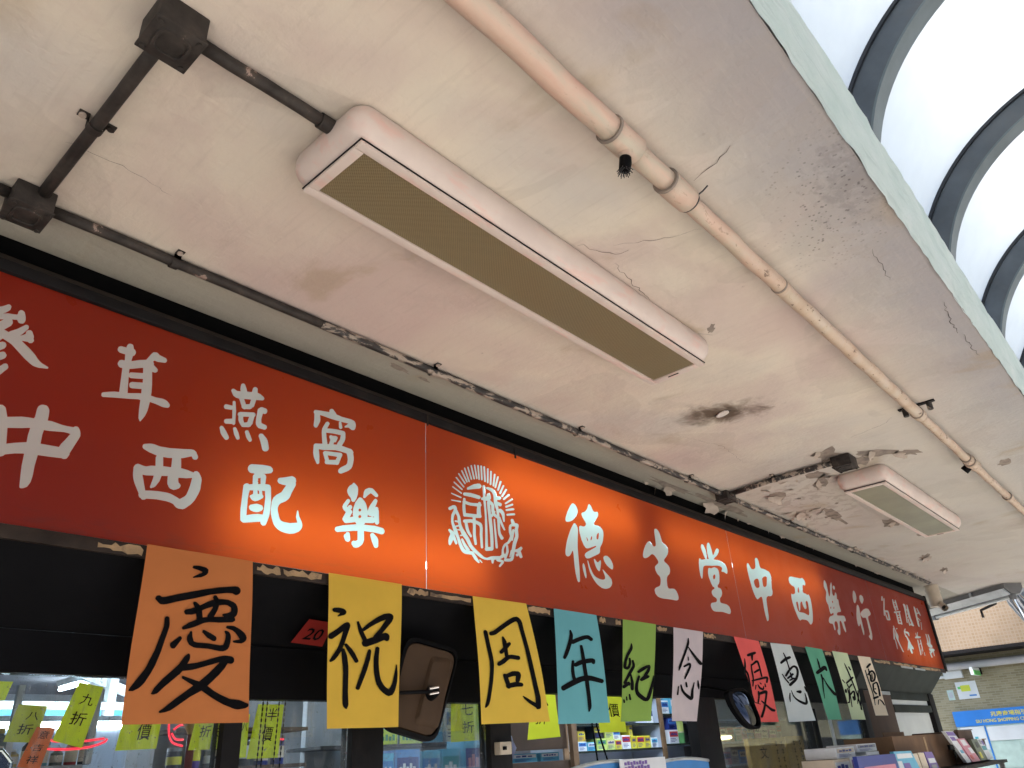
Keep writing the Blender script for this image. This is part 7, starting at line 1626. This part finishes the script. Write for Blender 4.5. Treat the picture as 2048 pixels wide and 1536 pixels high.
neon('red neon lines behind the long yellow-green note', [[(0.845, 2.5, 1.738), (0.87, 2.5, 1.729), (0.94, 2.5, 1.728), (1.0, 2.5, 1.734)], [(0.836, 2.5, 1.711), (0.90, 2.5, 1.708), (0.96, 2.5, 1.712), (1.0, 2.5, 1.724), (1.008, 2.5, 1.733)]])
neon('red neon curls beside the narrow yellow note', [[(1.186, 2.5, 1.80), (1.190, 2.5, 1.75), (1.205, 2.5, 1.72), (1.24, 2.5, 1.708)], [(1.20, 2.5, 1.745), (1.215, 2.5, 1.728), (1.24, 2.5, 1.726)], [(1.205, 2.5, 1.755), (1.225, 2.5, 1.768), (1.25, 2.5, 1.765)], [(1.30, 2.5, 1.735), (1.318, 2.5, 1.72), (1.322, 2.5, 1.708), (1.312, 2.5, 1.70)]])
neon('short red neon dash over the half price note', [[(1.50, 2.5, 1.72), (1.55, 2.5, 1.722), (1.60, 2.5, 1.72)]])
t = thing('lacquer_stand', 'slim red lacquer stand with golden top behind the left window', 'stand', (1.215, 2.4, 0.02))
MB().tube([(1.215, 2.4, 0.02), (1.215, 2.4, 0.04), (1.215, 2.4, 0.05), (1.215, 2.4, 1.735)], [0.06, 0.06, 0.012, 0.012], 14).build('column', 'red_lacquer', t, smooth=True)
MB().tube([(1.215, 2.4, 1.735), (1.215, 2.4, 1.75), (1.215, 2.4, 1.765), (1.215, 2.4, 1.775)], [0.012, 0.02, 0.03, 0.032], 14).build('gilt_top', 'gold', t, smooth=True)
# second left bay: dim shelves with pots
t = thing('dim_shelf_unit', 'dim shelf unit full of small dark goods behind the mustard sheet', 'shelf', (2.1, 3.2, 0.02))
box('carcass', 1.5, 2.05, 3.25, 3.5, 0.02, 2.4, 'shop_wall', t)
for z in (1.50, 1.64, 1.78):
    box('board', 1.48, 2.07, 3.05, 3.249, z, z + 0.014, 'brown_box_dark', t)
rn = random.Random(21)
for r_, z in enumerate((1.514, 1.654)):
    for i in range(7):
        x = 1.52 + i * 0.075
        c = rn.choice(['navy', 'teal', 'grey', 'olive', 'gold', 'dark', 'violet'])
        h = rn.uniform(0.06, 0.11)
        bt = thing('goods_tin', '%s tin %s on the %s board of the dim shelf' % ({'dark': 'black'}.get(c, c), ['first', 'second', 'third', 'fourth', 'fifth', 'sixth', 'last'][i], ['lower', 'upper'][r_]), 'tin', (x, 3.12, z), 'tins on the dim shelf')
        MB().tube([(x, 3.12, z + 0.0005), (x, 3.12, z + h)], 0.028, 12).build('can', 'pack_' + c, bt, smooth=True)
        MB().tube([(x, 3.12, z + h + 0.0005), (x, 3.12, z + h + 0.012)], 0.029, 12).build('lid', 'pack_grey', bt, smooth=True)
        MB().tube([(x, 3.12, z + h * 0.25), (x, 3.12, z + h * 0.7)], 0.0286, 12, cap=False).build('paper_label', 'pack_' + rn.choice(['cream', 'white', 'yellow']), bt, smooth=True)


def pack(label, x, y, z, w, d, h, col, band, group, text=None, tcol='pack_white', cat='box', name='medicine_box', text2=None):
    """printed carton with a colour band and lettering on its front"""
    t_ = thing(name, label, cat, (x + w / 2, y + d / 2, z), group)
    box('carton', x, x + w, y, y + d, z + 0.0005, z + h, 'pack_' + col, t_, 0.002)
    box('band', x + w * 0.06, x + w * 0.94, y - 0.0016, y - 0.0004, z + h * 0.50, z + h * 0.88, 'pack_' + band, t_)
    if text:
        m_ = MB()
        k_ = 3 + len(label) % 3
        for q in range(k_):
            u = 0.16 + 0.68 * q / k_
            m_.box(x + w * u, x + w * (u + 0.5 / k_), y - 0.003, y - 0.0018, z + h * 0.60, z + h * (0.74 + 0.05 * (q % 2)))
        m_.build('print_marks', tcol, t_)
    m_ = MB()
    for k in range(3):
        m_.box(x + w * 0.12, x + w * (0.55 + 0.1 * ((k * 5) % 3)), y - 0.0016, y - 0.0004, z + h * (0.14 + 0.10 * k), z + h * (0.18 + 0.10 * k))
    m_.build('small_print', tcol if tcol != 'pack_' + col else 'ink', t_)
    return t_


# blue packs in the narrow window (stand on a ledge)
t = thing('window_ledge', 'dark ledge carrying the blue packs in the narrow window', 'ledge', (2.6, 2.9, 0.02))
box('ledge_top', 2.2, 3.12, 2.78, 3.08, 1.40, 1.42, 'frame_dark', t)
box('ledge_front', 2.22, 3.10, 2.82, 3.06, 0.02, 1.399, 'shop_wall', t)
GB = 'blue packs in the narrow window'
pack('leftmost narrow blue pack in the narrow window', 2.27, 2.8, 1.42, 0.075, 0.12, 0.25, 'sky', 'blue', GB, 'soft', name='diaper_pack')
pack('deep blue pack with white oval, second in the narrow window', 2.355, 2.8, 1.42, 0.140, 0.12, 0.262, 'blue', 'navy', GB, 'tena', name='diaper_pack')
pack('light blue pack with white lettering, third in the narrow window', 2.505, 2.8, 1.42, 0.115, 0.12, 0.252, 'sky', 'blue', GB, 'care', name='diaper_pack')
pack('light blue pack with green leaf marks, fourth in the narrow window', 2.63, 2.8, 1.42, 0.115, 0.12, 0.258, 'sky', 'teal', GB, 'care', name='diaper_pack')
pack('tall blue pack with pink print under the yellow note', 2.775, 2.8, 1.42, 0.150, 0.12, 0.292, 'sky', 'navy', GB, 'care', 'pack_pink', name='diaper_pack')
pack('tall blue pack at the right edge of the narrow window', 2.945, 2.8, 1.42, 0.13, 0.12, 0.282, 'sky', 'navy', GB, 'care', name='diaper_pack')
t = thing('price_strip_shelf', 'shelf with yellow-green price strips above the blue packs', 'shelf', (2.9, 3.4, 0.02))
box('shelf_board', 2.4, 3.75, 3.42, 3.72, 1.715, 1.73, 'frame_dark', t)
box('shelf_leg', 2.5, 3.7, 3.70, 3.74, 0.02, 2.3, 'shop_wall', t)
for i, (a, b, c) in enumerate(((2.76, 2.88, 'note_yellow'), (2.90, 3.06, 'note_yellow'), (3.30, 3.44, 'note_yellow'))):
    s = box('price_strip', a, b, 3.412, 3.418, 1.728, 1.80, c, t)
    m = MB()
    for q in range(4):
        m.box(a + 0.015 + q * 0.024, a + 0.03 + q * 0.024, 3.4095, 3.4115, 1.745, 1.765 + 0.01 * (q % 2))
    m.build('print_marks', 'pack_green', s)
for i in range(5):
    pack('%s carton standing %s on the price strip shelf' % (['white', 'teal', 'pale blue', 'white and blue', 'green'][i], ['first', 'second', 'third', 'fourth', 'last'][i]), 2.78 + i * 0.165, 3.45, 1.7305, 0.14, 0.1, 0.16 + 0.02 * (i % 2), ['white', 'teal', 'sky', 'white', 'lime'][i], ['sky', 'white', 'white', 'blue', 'green'][i], 'cartons on the price strip shelf', 'ABC'[:2 + i % 2], 'pack_navy')

# white medicine shelves seen through the doorway
sv = thing('medicine_shelves', 'white medicine shelves with brown edged divider seen through the doorway', 'shelf', (5.2, 3.6, 0.02))
box('back_board', 4.30, 6.30, 3.68, 3.70, 0.02, 2.3, 'shelf_white', sv)
box('side_board', 4.30, 4.325, 3.40, 3.679, 0.02, 2.3, 'shelf_white', sv)
box('divider', 5.50, 5.545, 3.40, 3.679, 0.02, 2.3, 'shelf_white', sv)
box('divider_edge', 5.497, 5.548, 3.385, 3.399, 0.02, 2.3, 'wood_trim', sv)
box('side_edge', 4.275, 4.327, 3.385, 3.399, 0.02, 2.3, 'wood_trim', sv)
for z in (1.40, 1.645, 1.815, 2.0):
    box('shelf_board', 4.326, 5.499, 3.40, 3.679, z - 0.012, z, 'shelf_white', sv)
    box('shelf_edge', 4.328, 5.496, 3.394, 3.3995, z - 0.013, z + 0.001, 'green_grey_panel', sv)
for z in (1.45, 1.665, 1.88):
    box('shelf_board', 5.546, 6.29, 3.40, 3.679, z - 0.012, z, 'shelf_white', sv)
    box('shelf_edge', 5.549, 6.29, 3.394, 3.3995, z - 0.013, z + 0.001, 'green_grey_panel', sv)
GM = 'medicine cartons on the white shelves'
ROW1 = [(4.37, 0.10, 0.075, 'white', 'sky'), (4.475, 0.095, 0.06, 'white', 'blue'), (4.58, 0.10, 0.055, 'sky', 'white'), (4.69, 0.115, 0.075, 'lime', 'green'), (4.81, 0.10, 0.07, 'lime', 'cream'), (4.915, 0.075, 0.062, 'yellow', 'red'), (5.0, 0.11, 0.092, 'white', 'red'), (5.125, 0.06, 0.085, 'yellow', 'gold'), (5.195, 0.10, 0.085, 'yellow', 'red'), (5.30, 0.08, 0.085, 'yellow', 'gold'), (5.39, 0.09, 0.07, 'white', 'sky')]
WORD = ['white and blue', 'white', 'pale blue', 'lime green', 'lime and cream', 'small yellow', 'white and red', 'slim yellow', 'yellow and red', 'yellow and gold', 'white and pale blue']
for i, (x, w_, h_, c, b_) in enumerate(ROW1):
    pack('%s carton on the lower white shelf' % WORD[i], x, 3.42, 1.645, w_, 0.09, h_, c, b_, GM, ['ABC', 'MED', 'ORAL', '保濟', '正骨', '丸', 'BETA', '片', '七厘', '散', 'VITA'][i], 'pack_navy')
ROW2 = [(4.40, 0.07, 0.07, 'white', 'sky', 'white carton stacked second high at the left of the lower shelf', 0.0755), (4.49, 0.085, 0.065, 'gold', 'yellow', 'gold checked carton stacked on the white ones', 0.0605), (4.68, 0.115, 0.08, 'dark', 'yellow', 'black carton with yellow label stacked on a lime one', 0.0755), (4.81, 0.10, 0.08, 'lime', 'cream', 'pale lime carton stacked on the lime and cream one', 0.0705), (4.91, 0.085, 0.07, 'white', 'blue', 'white and blue carton stacked on the small yellow one', 0.0625), (5.12, 0.045, 0.075, 'yellow', 'gold', 'upright yellow carton on top of the slim one', 0.0855)]
for x, w_, h_, c, b_, lab, dz in ROW2:
    pack(lab, x, 3.43, 1.645 + dz, w_, 0.08, h_, c, b_, GM, '膏', 'pack_navy')
for i, (x, w_, h_, c, b_, lab) in enumerate([(4.62, 0.06, 0.11, 'white', 'navy', 'tall white carton on the bottom white shelf'), (5.26, 0.12, 0.14, 'pink', 'red', 'pink carton on the bottom white shelf'), (4.42, 0.09, 0.05, 'green', 'lime', 'low green carton on the bottom white shelf')]):
    pack(lab, x, 3.42, 1.40, w_, 0.09, h_, c, b_, GM, 'A+', 'pack_navy')
for i, (x, z, w_, h_, c, b_, lab) in enumerate([(5.60, 1.88, 0.11, 0.10, 'white', 'blue', 'white carton with blue print on the right upper shelf'), (5.74, 1.88, 0.20, 0.12, 'sky', 'white', 'large pale blue carton on the right upper shelf'), (5.66, 1.665, 0.14, 0.10, 'white', 'red', 'white carton with red emblem on the right lower shelf'), (5.665, 1.7655, 0.13, 0.09, 'navy', 'blue', 'navy carton stacked on the white one with red emblem'),
                                                 (5.36, 1.815, 0.10, 0.10, 'white', 'navy', 'white carton beside the divider on the top shelf')]):
    pack(lab, x, 3.42, z, w_, 0.1, h_, c, b_, GM, 'H', 'pack_navy')
for i, (z, lab) in enumerate(((1.665, 'lower olive green tin on the right shelf'), (1.752, 'upper pale green tin stacked on the right shelf'))):
    t = thing('goods_tin', lab, 'tin', (5.90, 3.48, z), GM)
    MB().tube([(5.90, 3.48, z + 0.0005), (5.90, 3.48, z + 0.078)], 0.05, 16).build('can', 'pack_lime' if i else 'pack_green', t, smooth=True)
    MB().tube([(5.90, 3.48, z + 0.0785), (5.90, 3.48, z + 0.086)], 0.051, 16).build('lid', 'pack_cream', t, smooth=True)
# door frame timber, bags and boxes inside the doorway
t = thing('doorway_cabinet', 'dark brown cabinet just inside the doorway left of the shelves', 'cabinet', (3.4, 3.1, 0.02))
box('carcass', 3.12, 3.95, 3.05, 3.35, 0.02, 1.60, 'brown_box_dark', t, 0.004)
box('upright', 3.30, 3.34, 3.02, 3.049, 0.02, 2.3, 'wood_trim', t)
box('upright', 3.90, 3.95, 3.02, 3.049, 0.02, 2.3, 'wood_trim', t)
box('upper_door', 3.345, 3.895, 3.06, 3.09, 1.66, 2.3, 'brown_box_dark', t)
for i, (a, b) in enumerate(((3.44, 3.66), (3.69, 3.86))):
    p = pack(['wide pale blue carton on the brown cabinet', 'narrow pale blue carton on the brown cabinet'][i], a, 3.10, 1.6005, b - a, 0.1, 0.045, 'sky', 'white', 'cartons on the brown cabinet', 'MP', 'pack_navy')
t = thing('plastic_bag', 'clear crumpled plastic bag of goods hanging in the doorway', 'bag', (2.42, 2.2, 1.62))
rn = random.Random(4)
vs, fs = [], []
for j in range(7):
    z = 1.72 - j * 0.022
    r_ = [0.012, 0.045, 0.056, 0.055, 0.046, 0.032, 0.006][j]
    for i in range(14):
        th = 2 * math.pi * i / 14
        k = 1 + rn.uniform(-.22, .22)
        vs.append((2.41 + j * 0.003 + r_ * k * math.cos(th), 2.22 + r_ * 0.6 * k * math.sin(th), z))
for j in range(6):
    for i in range(14):
        fs.append((j * 14 + i, j * 14 + (i + 1) % 14, (j + 1) * 14 + (i + 1) % 14, (j + 1) * 14 + i))
MB().add(vs, fs).build('film', 'clear_bag', t)
MB().tube([(2.41, 2.22, 1.72), (2.405, 2.2, 1.78), (2.40, 2.12, 1.85)], 0.003, 6).build('tie', 'pack_grey', t)
box('contents', 2.385, 2.44, 2.205, 2.235, 1.635, 1.69, 'pack_violet', t, 0.004)
box('lock_case', 2.20, 2.262, 2.035, 2.0655, 1.63, 1.672, 'pvc_beige', front, 0.003)
box('lock_cylinder', 2.212, 2.228, 2.028, 2.0345, 1.645, 1.657, 'rubber', front, 0.001)
# blue fan guard banners at the bottom of the doorway
for i, (xa, xb, zt, lab) in enumerate(((2.44, 2.93, 1.585, 'curved blue banner low in the doorway, left piece'), (3.10, 3.60, 1.575, 'curved blue banner low in the doorway, right piece'))):
    t = thing('shop_banner', lab, 'banner', ((xa + xb) / 2, 1.98, 0.0))
    K = 16
    top = [(xa + (xb - xa) * k / K, 1.98, zt - 0.055 * (1 - math.sin(math.pi * (0.25 + 0.5 * k / K) if i else math.pi * (0.12 + 0.55 * k / K)))) for k in range(K + 1)]
    pol = top + [(xb, 1.98, 0.9), (xa, 1.98, 0.9)]
    MB().extrude(pol, (0, 0.012, 0)).build('panel', 'pack_blue', t)
    MB().tube(top, 0.007, 8).build('rim', 'alu', t, smooth=True)
    for x in (xa + 0.03, xb - 0.03):
        MB().tube([(x, 1.99, 0), (x, 1.99, 0.92)], 0.01, 8).build('leg', 'alu_dark', t, smooth=True)
t = thing('opening_notice', 'white notice card with printed lines between the blue banners', 'notice', (3.0, 1.96, 1.3))
box('card', 2.83, 3.18, 1.958, 1.962, 1.30, 1.588, 'pack_white', t)
m = MB()
for q in range(8):
    m.box(2.86 + q * 0.022, 2.875 + q * 0.022, 1.9555, 1.9575, 1.566, 1.577 + 0.003 * (q % 2))
    m.box(2.86 + q * 0.024, 2.877 + q * 0.024, 1.9555, 1.9575, 1.548, 1.559 + 0.003 * (q % 3))
m.build('print_marks', 'pack_violet', t)
box('stake', 3.0, 3.01, 1.9625, 1.97, 0, 1.30, 'alu', t)
# hanging power cords near the doorway post
for i, (x0, x1) in enumerate(((3.52, 3.50), (3.56, 3.60))):
    t = props(MB().tube([(x0, 2.6, 2.49), (x0 + 0.02, 2.6, 1.75), (x1 + 0.06, 2.6, 1.55), (x1 + 0.02, 2.6, 1.2)], 0.005, 6).build('power_cord', 'rubber', smooth=True), ['left black cord hanging inside the doorway', 'right black cord hanging inside the doorway'][i], 'cord', 'cords inside the doorway')

# ---- right hand window: timber couplet board, poles, goods
t = thing('couplet_board', 'broad yellow timber board with vertical writing behind the right window', 'board', (5.6, 2.5, 0.02))
box('plank', 5.12, 5.42, 2.50, 2.53, 0.02, 1.655, 'wood_pillar', t)
box('plank', 5.425, 5.70, 2.505, 2.53, 0.02, 1.655, 'wood_pillar', t)
box('plank', 5.705, 6.02, 2.50, 2.53, 0.02, 1.66, 'wood_pillar', t)
m = MB()
text_on(m, '文', (5.26, 2.4975, 1.53), (0.12, 0, 0), (0, 0, 0.075), 0.01)
for k in range(4):
    for cx_, yy in ((5.82, 2.4965), (5.93, 2.4965), (5.53, 2.5015), (5.62, 2.5015)):
        zz = 1.622 - k * 0.05
        m.box(cx_, cx_ + 0.028, yy, yy + 0.0015, zz, zz + 0.006)
        m.box(cx_ + 0.011, cx_ + 0.018, yy - 0.0003, yy + 0.0012, zz - 0.022, zz + 0.012)
        m.box(cx_ + 0.002, cx_ + 0.026, yy - 0.0006, yy + 0.0009, zz - 0.016, zz - 0.011)
m.build('lettering', 'ink', t, fix=False)
t = thing('warm_tube_lamp', 'short warm yellow tube lamp low behind the small oval mirror', 'lamp', (4.85, 2.6, 1.66))
MB().tube([(4.62, 2.6, 1.665), (5.08, 2.6, 1.672)], 0.010, 8).build('tube', 'shop_tube_warm', t, smooth=True)
box('batten', 4.60, 5.10, 2.612, 2.64, 1.65, 1.69, 'alu', t)
box('hanger', 4.84, 4.86, 2.62, 2.632, 1.6905, 2.499, 'alu', t)
t = thing('pillar_mirror_strip', 'narrow mottled stone strip beside the doorway post', 'strip', (4.02, 2.2, 0.02))
box('strip', 3.96, 4.06, 2.16, 2.22, 0.02, 1.84, 'wood_trim', t)
box('edge', 4.061, 4.07, 2.16, 2.22, 0.02, 1.84, 'gold', t)
for i, (x, c, lab) in enumerate(((5.35, 'alu', 'slim grey pole crossing behind the sea green sheet'), (5.12, 'frame_dark', 'dark pole between grey and sea green sheets'))):
    props(MB().tube([(x, 2.02 + 0.01 * i, 0), (x + 0.03, 2.03 + 0.01 * i, 1.80)], 0.012 + 0.006 * i, 10).build('pole', c, smooth=True), lab, 'pole')
ORD = ['first', 'second', 'third', 'fourth', 'fifth', 'sixth', 'seventh', 'eighth', 'ninth', 'tenth', 'eleventh', 'twelfth', 'thirteenth', 'fourteenth', 'fifteenth', 'sixteenth', 'seventeenth', 'eighteenth']
rs = thing('rear_shelf', 'dim rear shelf of coloured goods seen through the right window', 'shelf', (7.0, 3.6, 0.02))
box('back_board', 6.2, 7.98, 3.70, 3.72, 0.02, 2.3, 'shop_wall', rs)
for z in (1.48, 1.66, 1.84):
    box('shelf_board', 6.2, 7.98, 3.45, 3.699, z - 0.014, z, 'shelf_white', rs)
rn = random.Random(31)
for r_, z in enumerate((1.48, 1.66)):
    x = 6.25
    i = 0
    while x < 7.85:
        w_ = rn.uniform(0.09, 0.16)
        c = rn.choice(['blue', 'violet', 'red', 'grey', 'navy', 'cream', 'pink', 'teal'])
        b_ = rn.choice(['white', 'cream', 'navy', 'red'])
        pack('%s carton with %s band, %s from the left on the %s rear shelf board' % (c, b_, ORD[i], ['lower', 'upper'][r_]), x, 3.47, z, w_, 0.1, rn.uniform(0.09, 0.145), c, b_, 'cartons on the rear shelf', rn.choice(['OK', '寶', '丹', 'XL']), 'pack_dark')
        x += w_ + rn.uniform(0.006, 0.03)
        i += 1

# ================================================================== GOODS DISPLAYED OUTSIDE, RIGHT
rk = thing('display_rack', 'steel display rack standing on the pavement under the far sheets', 'rack', (5.6, 1.5, 0))
for x in (4.05, 5.4, 6.9):
    for y in (1.42, 1.80):
        box('leg', x, x + 0.03, y, y + 0.03, 0, 1.40, 'alu_dark', rk)
box('rack_top', 4.0, 6.95, 1.40, 1.85, 1.4005, 1.42, 'frame_dark', rk)
c = thing('brown_carton', 'big open brown carton standing on the rack under the last sheet', 'carton', (5.3, 1.6, 1.42))
m = MB()
xa, xb, ya, yb, zt = 5.02, 6.22, 1.56, 1.84, 1.612
for a in ((xa, xb, ya, ya + 0.008), (xa, xb, yb - 0.008, yb), (xa, xa + 0.008, ya + 0.009, yb - 0.009), (xb - 0.008, xb, ya + 0.009, yb - 0.009)):
    box('wall', a[0], a[1], a[2], a[3], 1.4205, zt, 'brown_box', c)
box('base', xa + 0.01, xb - 0.01, ya + 0.01, yb - 0.01, 1.421, 1.428, 'brown_box_dark', c)
box('flap', xa + 0.75, xb - 0.01, yb + 0.0005, yb + 0.006, 1.55, 1.64, 'brown_box', c)
box('tape', 5.62, 5.66, ya - 0.0015, ya - 0.0003, 1.43, 1.60, 'tape_ochre', c)
c = thing('dark_carton', 'dark brown carton beside the directory board on the rack', 'carton', (6.43, 1.55, 1.42))
box('body', 6.24, 6.62, 1.50, 1.80, 1.4205, 1.622, 'brown_box_dark', c, 0.004)
box('lid_flap', 6.23, 6.63, 1.495, 1.52, 1.6225, 1.629, 'brown_box_dark', c)
c = thing('small_dark_carton', 'small dark brown carton at the right end of the rack', 'carton', (6.7, 1.55, 1.42))
box('body', 6.60, 6.92, 1.50, 1.78, 1.4205, 1.555, 'brown_box_dark', c, 0.004)
box('lid_flap', 6.59, 6.93, 1.49, 1.52, 1.5555, 1.562, 'brown_box', c)


def hang_pack(label, quad, y, base, marks):
    """flat hanging blister pack with printed shapes"""
    t_ = thing('hanging_pack', label, 'pack', (sum(p[0] for p in quad) / 4, y, min(p[1] for p in quad)), 'packs displayed outside')
    MB().extrude([(p[0], y, p[1]) for p in quad], (0, 0.02, 0)).build('pack_body', base, t_)
    tl, tr, br, bl = [Vector((p[0], y, p[1])) for p in quad]
    for u0, u1, v0, v1, mt_ in marks:
        f = lambda u, v: (tl * (1 - u) + tr * u) * (1 - v) + (bl * (1 - u) + br * u) * v
        MB().extrude([f(u0, v0) + Vector((0, -0.0005, 0)), f(u1, v0) + Vector((0, -0.0005, 0)), f(u1, v1) + Vector((0, -0.0005, 0)), f(u0, v1) + Vector((0, -0.0005, 0))], (0, -0.0015, 0)).build('print', mt_, t_)
    return t_


hang_pack('long white and violet pack leaning on the dark carton', [(5.80, 1.625), (6.0, 1.62), (6.36, 1.43), (6.12, 1.43)], 1.47, 'pack_white', [(0.05, 0.95, 0.02, 0.14, 'pack_violet'), (0.1, 0.6, 0.18, 0.3, 'pack_violet'), (0.5, 0.95, 0.55, 0.75, 'pack_pink'), (0.15, 0.45, 0.6, 0.7, 'pack_sky')])
hang_pack('pink and white striped pack near the right carton', [(6.02, 1.575), (6.20, 1.575), (6.46, 1.43), (6.24, 1.43)], 1.462, 'pack_pink', [(0.2, 0.8, 0.05, 0.3, 'pack_white'), (0.5, 0.95, 0.4, 0.65, 'pack_white'), (0.15, 0.4, 0.7, 0.9, 'pack_red')])
hang_pack('olive grey pack with a dark ring at the right end', [(6.36, 1.565), (6.52, 1.565), (6.66, 1.43), (6.46, 1.43)], 1.46, 'pack_olive', [(0.35, 0.75, 0.12, 0.4, 'pack_dark'), (0.2, 0.5, 0.6, 0.9, 'pack_yellow')])
hang_pack('white and teal pack beside the olive one', [(6.53, 1.565), (6.66, 1.565), (6.84, 1.43), (6.68, 1.43)], 1.462, 'pack_white', [(0.1, 0.9, 0.35, 0.55, 'pack_teal'), (0.1, 0.5, 0.05, 0.25, 'pack_grey'), (0.6, 0.95, 0.1, 0.3, 'pack_violet')])
hang_pack('pale blue crinkled pouch in front of the big carton', [(4.60, 1.540), (4.90, 1.535), (5.0, 1.422), (4.62, 1.422)], 1.44, 'pack_sky', [(0.1, 0.9, 0.1, 0.3, 'pack_white'), (0.3, 0.6, 0.5, 0.9, 'pack_violet'), (0.05, 0.25, 0.4, 0.9, 'pack_white')])
hang_pack('cream booklet upright in the big carton, left one', [(4.93, 1.518), (5.03, 1.518), (5.06, 1.422), (4.96, 1.422)], 1.45, 'pack_cream', [(0.1, 0.9, 0.8, 0.95, 'pack_white')])
hang_pack('cream booklet upright in the big carton, right one', [(5.05, 1.52), (5.16, 1.52), (5.19, 1.422), (5.08, 1.422)], 1.45, 'pack_cream', [(0.1, 0.9, 0.85, 0.95, 'pack_grey')])
hang_pack('dark violet printed pack beside the cream booklets', [(5.18, 1.522), (5.33, 1.518), (5.40, 1.422), (5.22, 1.422)], 1.452, 'pack_violet', [(0.1, 0.9, 0.35, 0.6, 'pack_white'), (0.2, 0.8, 0.7, 0.9, 'pack_grey')])
hang_pack('navy box with a pink panel at the bottom under the pale lime sheet', [(4.02, 1.535), (4.58, 1.53), (4.60, 1.422), (4.02, 1.422)], 1.43, 'pack_navy', [(0.12, 0.92, 0.42, 0.98, 'pack_pink'), (0.3, 0.6, 0.5, 0.6, 'pack_red')])
GS = 'cartons stacked behind the navy box'
for x, z, w_, h_, c_, b_, lab in ((4.06, 1.4205, 0.22, 0.105, 'cream', 'white', 'cream carton, left of the stack behind the navy box'), (4.29, 1.4205, 0.24, 0.11, 'white', 'violet', 'white and violet carton, middle of the stack behind the navy box'), (4.54, 1.4205, 0.20, 0.125, 'white', 'grey', 'white and grey carton, right of the stack behind the navy box'),
                                (4.12, 1.527, 0.26, 0.05, 'white', 'cream', 'flat white carton lying on the cream one'), (4.42, 1.547, 0.30, 0.038, 'white', 'grey', 'flat white carton lying across the white ones')):
    pack(lab, x, 1.56, z, w_, 0.16, h_, c_, b_, GS, 'AA', 'pack_navy')
t = thing('black_clip', 'black spring clip on the edge of the dark carton', 'clip', (5.95, 1.49, 1.5))
box('jaw', 5.86, 5.96, 1.478, 1.494, 1.515, 1.545, 'rubber', t, 0.003)
box('handle', 5.90, 5.925, 1.470, 1.4775, 1.47, 1.5145, 'rubber', t, 0.002)

# ================================================================== BLOCK OF FLATS ACROSS THE STREET (behind the viewer; seen only in reflections, added to block low sky)
ob_ = thing('added_opposite_building', 'plain concrete block of flats across the street behind the viewer', 'building', (4, -11, 0))
box('wall', -30, 45, -13, -11, 0, 9.0, 'facade', ob_)
wm = None
for i in range(16):
    for j in range(3):
        x, z = -26 + i * 4.4, 1.6 + j * 2.8
        if wm is None:
            wm = box('window', x, x + 1.8, -10.995, -10.95, z, z + 1.5, 'pack_dark', ob_)
        else:
            c = wm.copy()
            COL.objects.link(c)
            c.location = (i * 4.4, 0, j * 2.8)
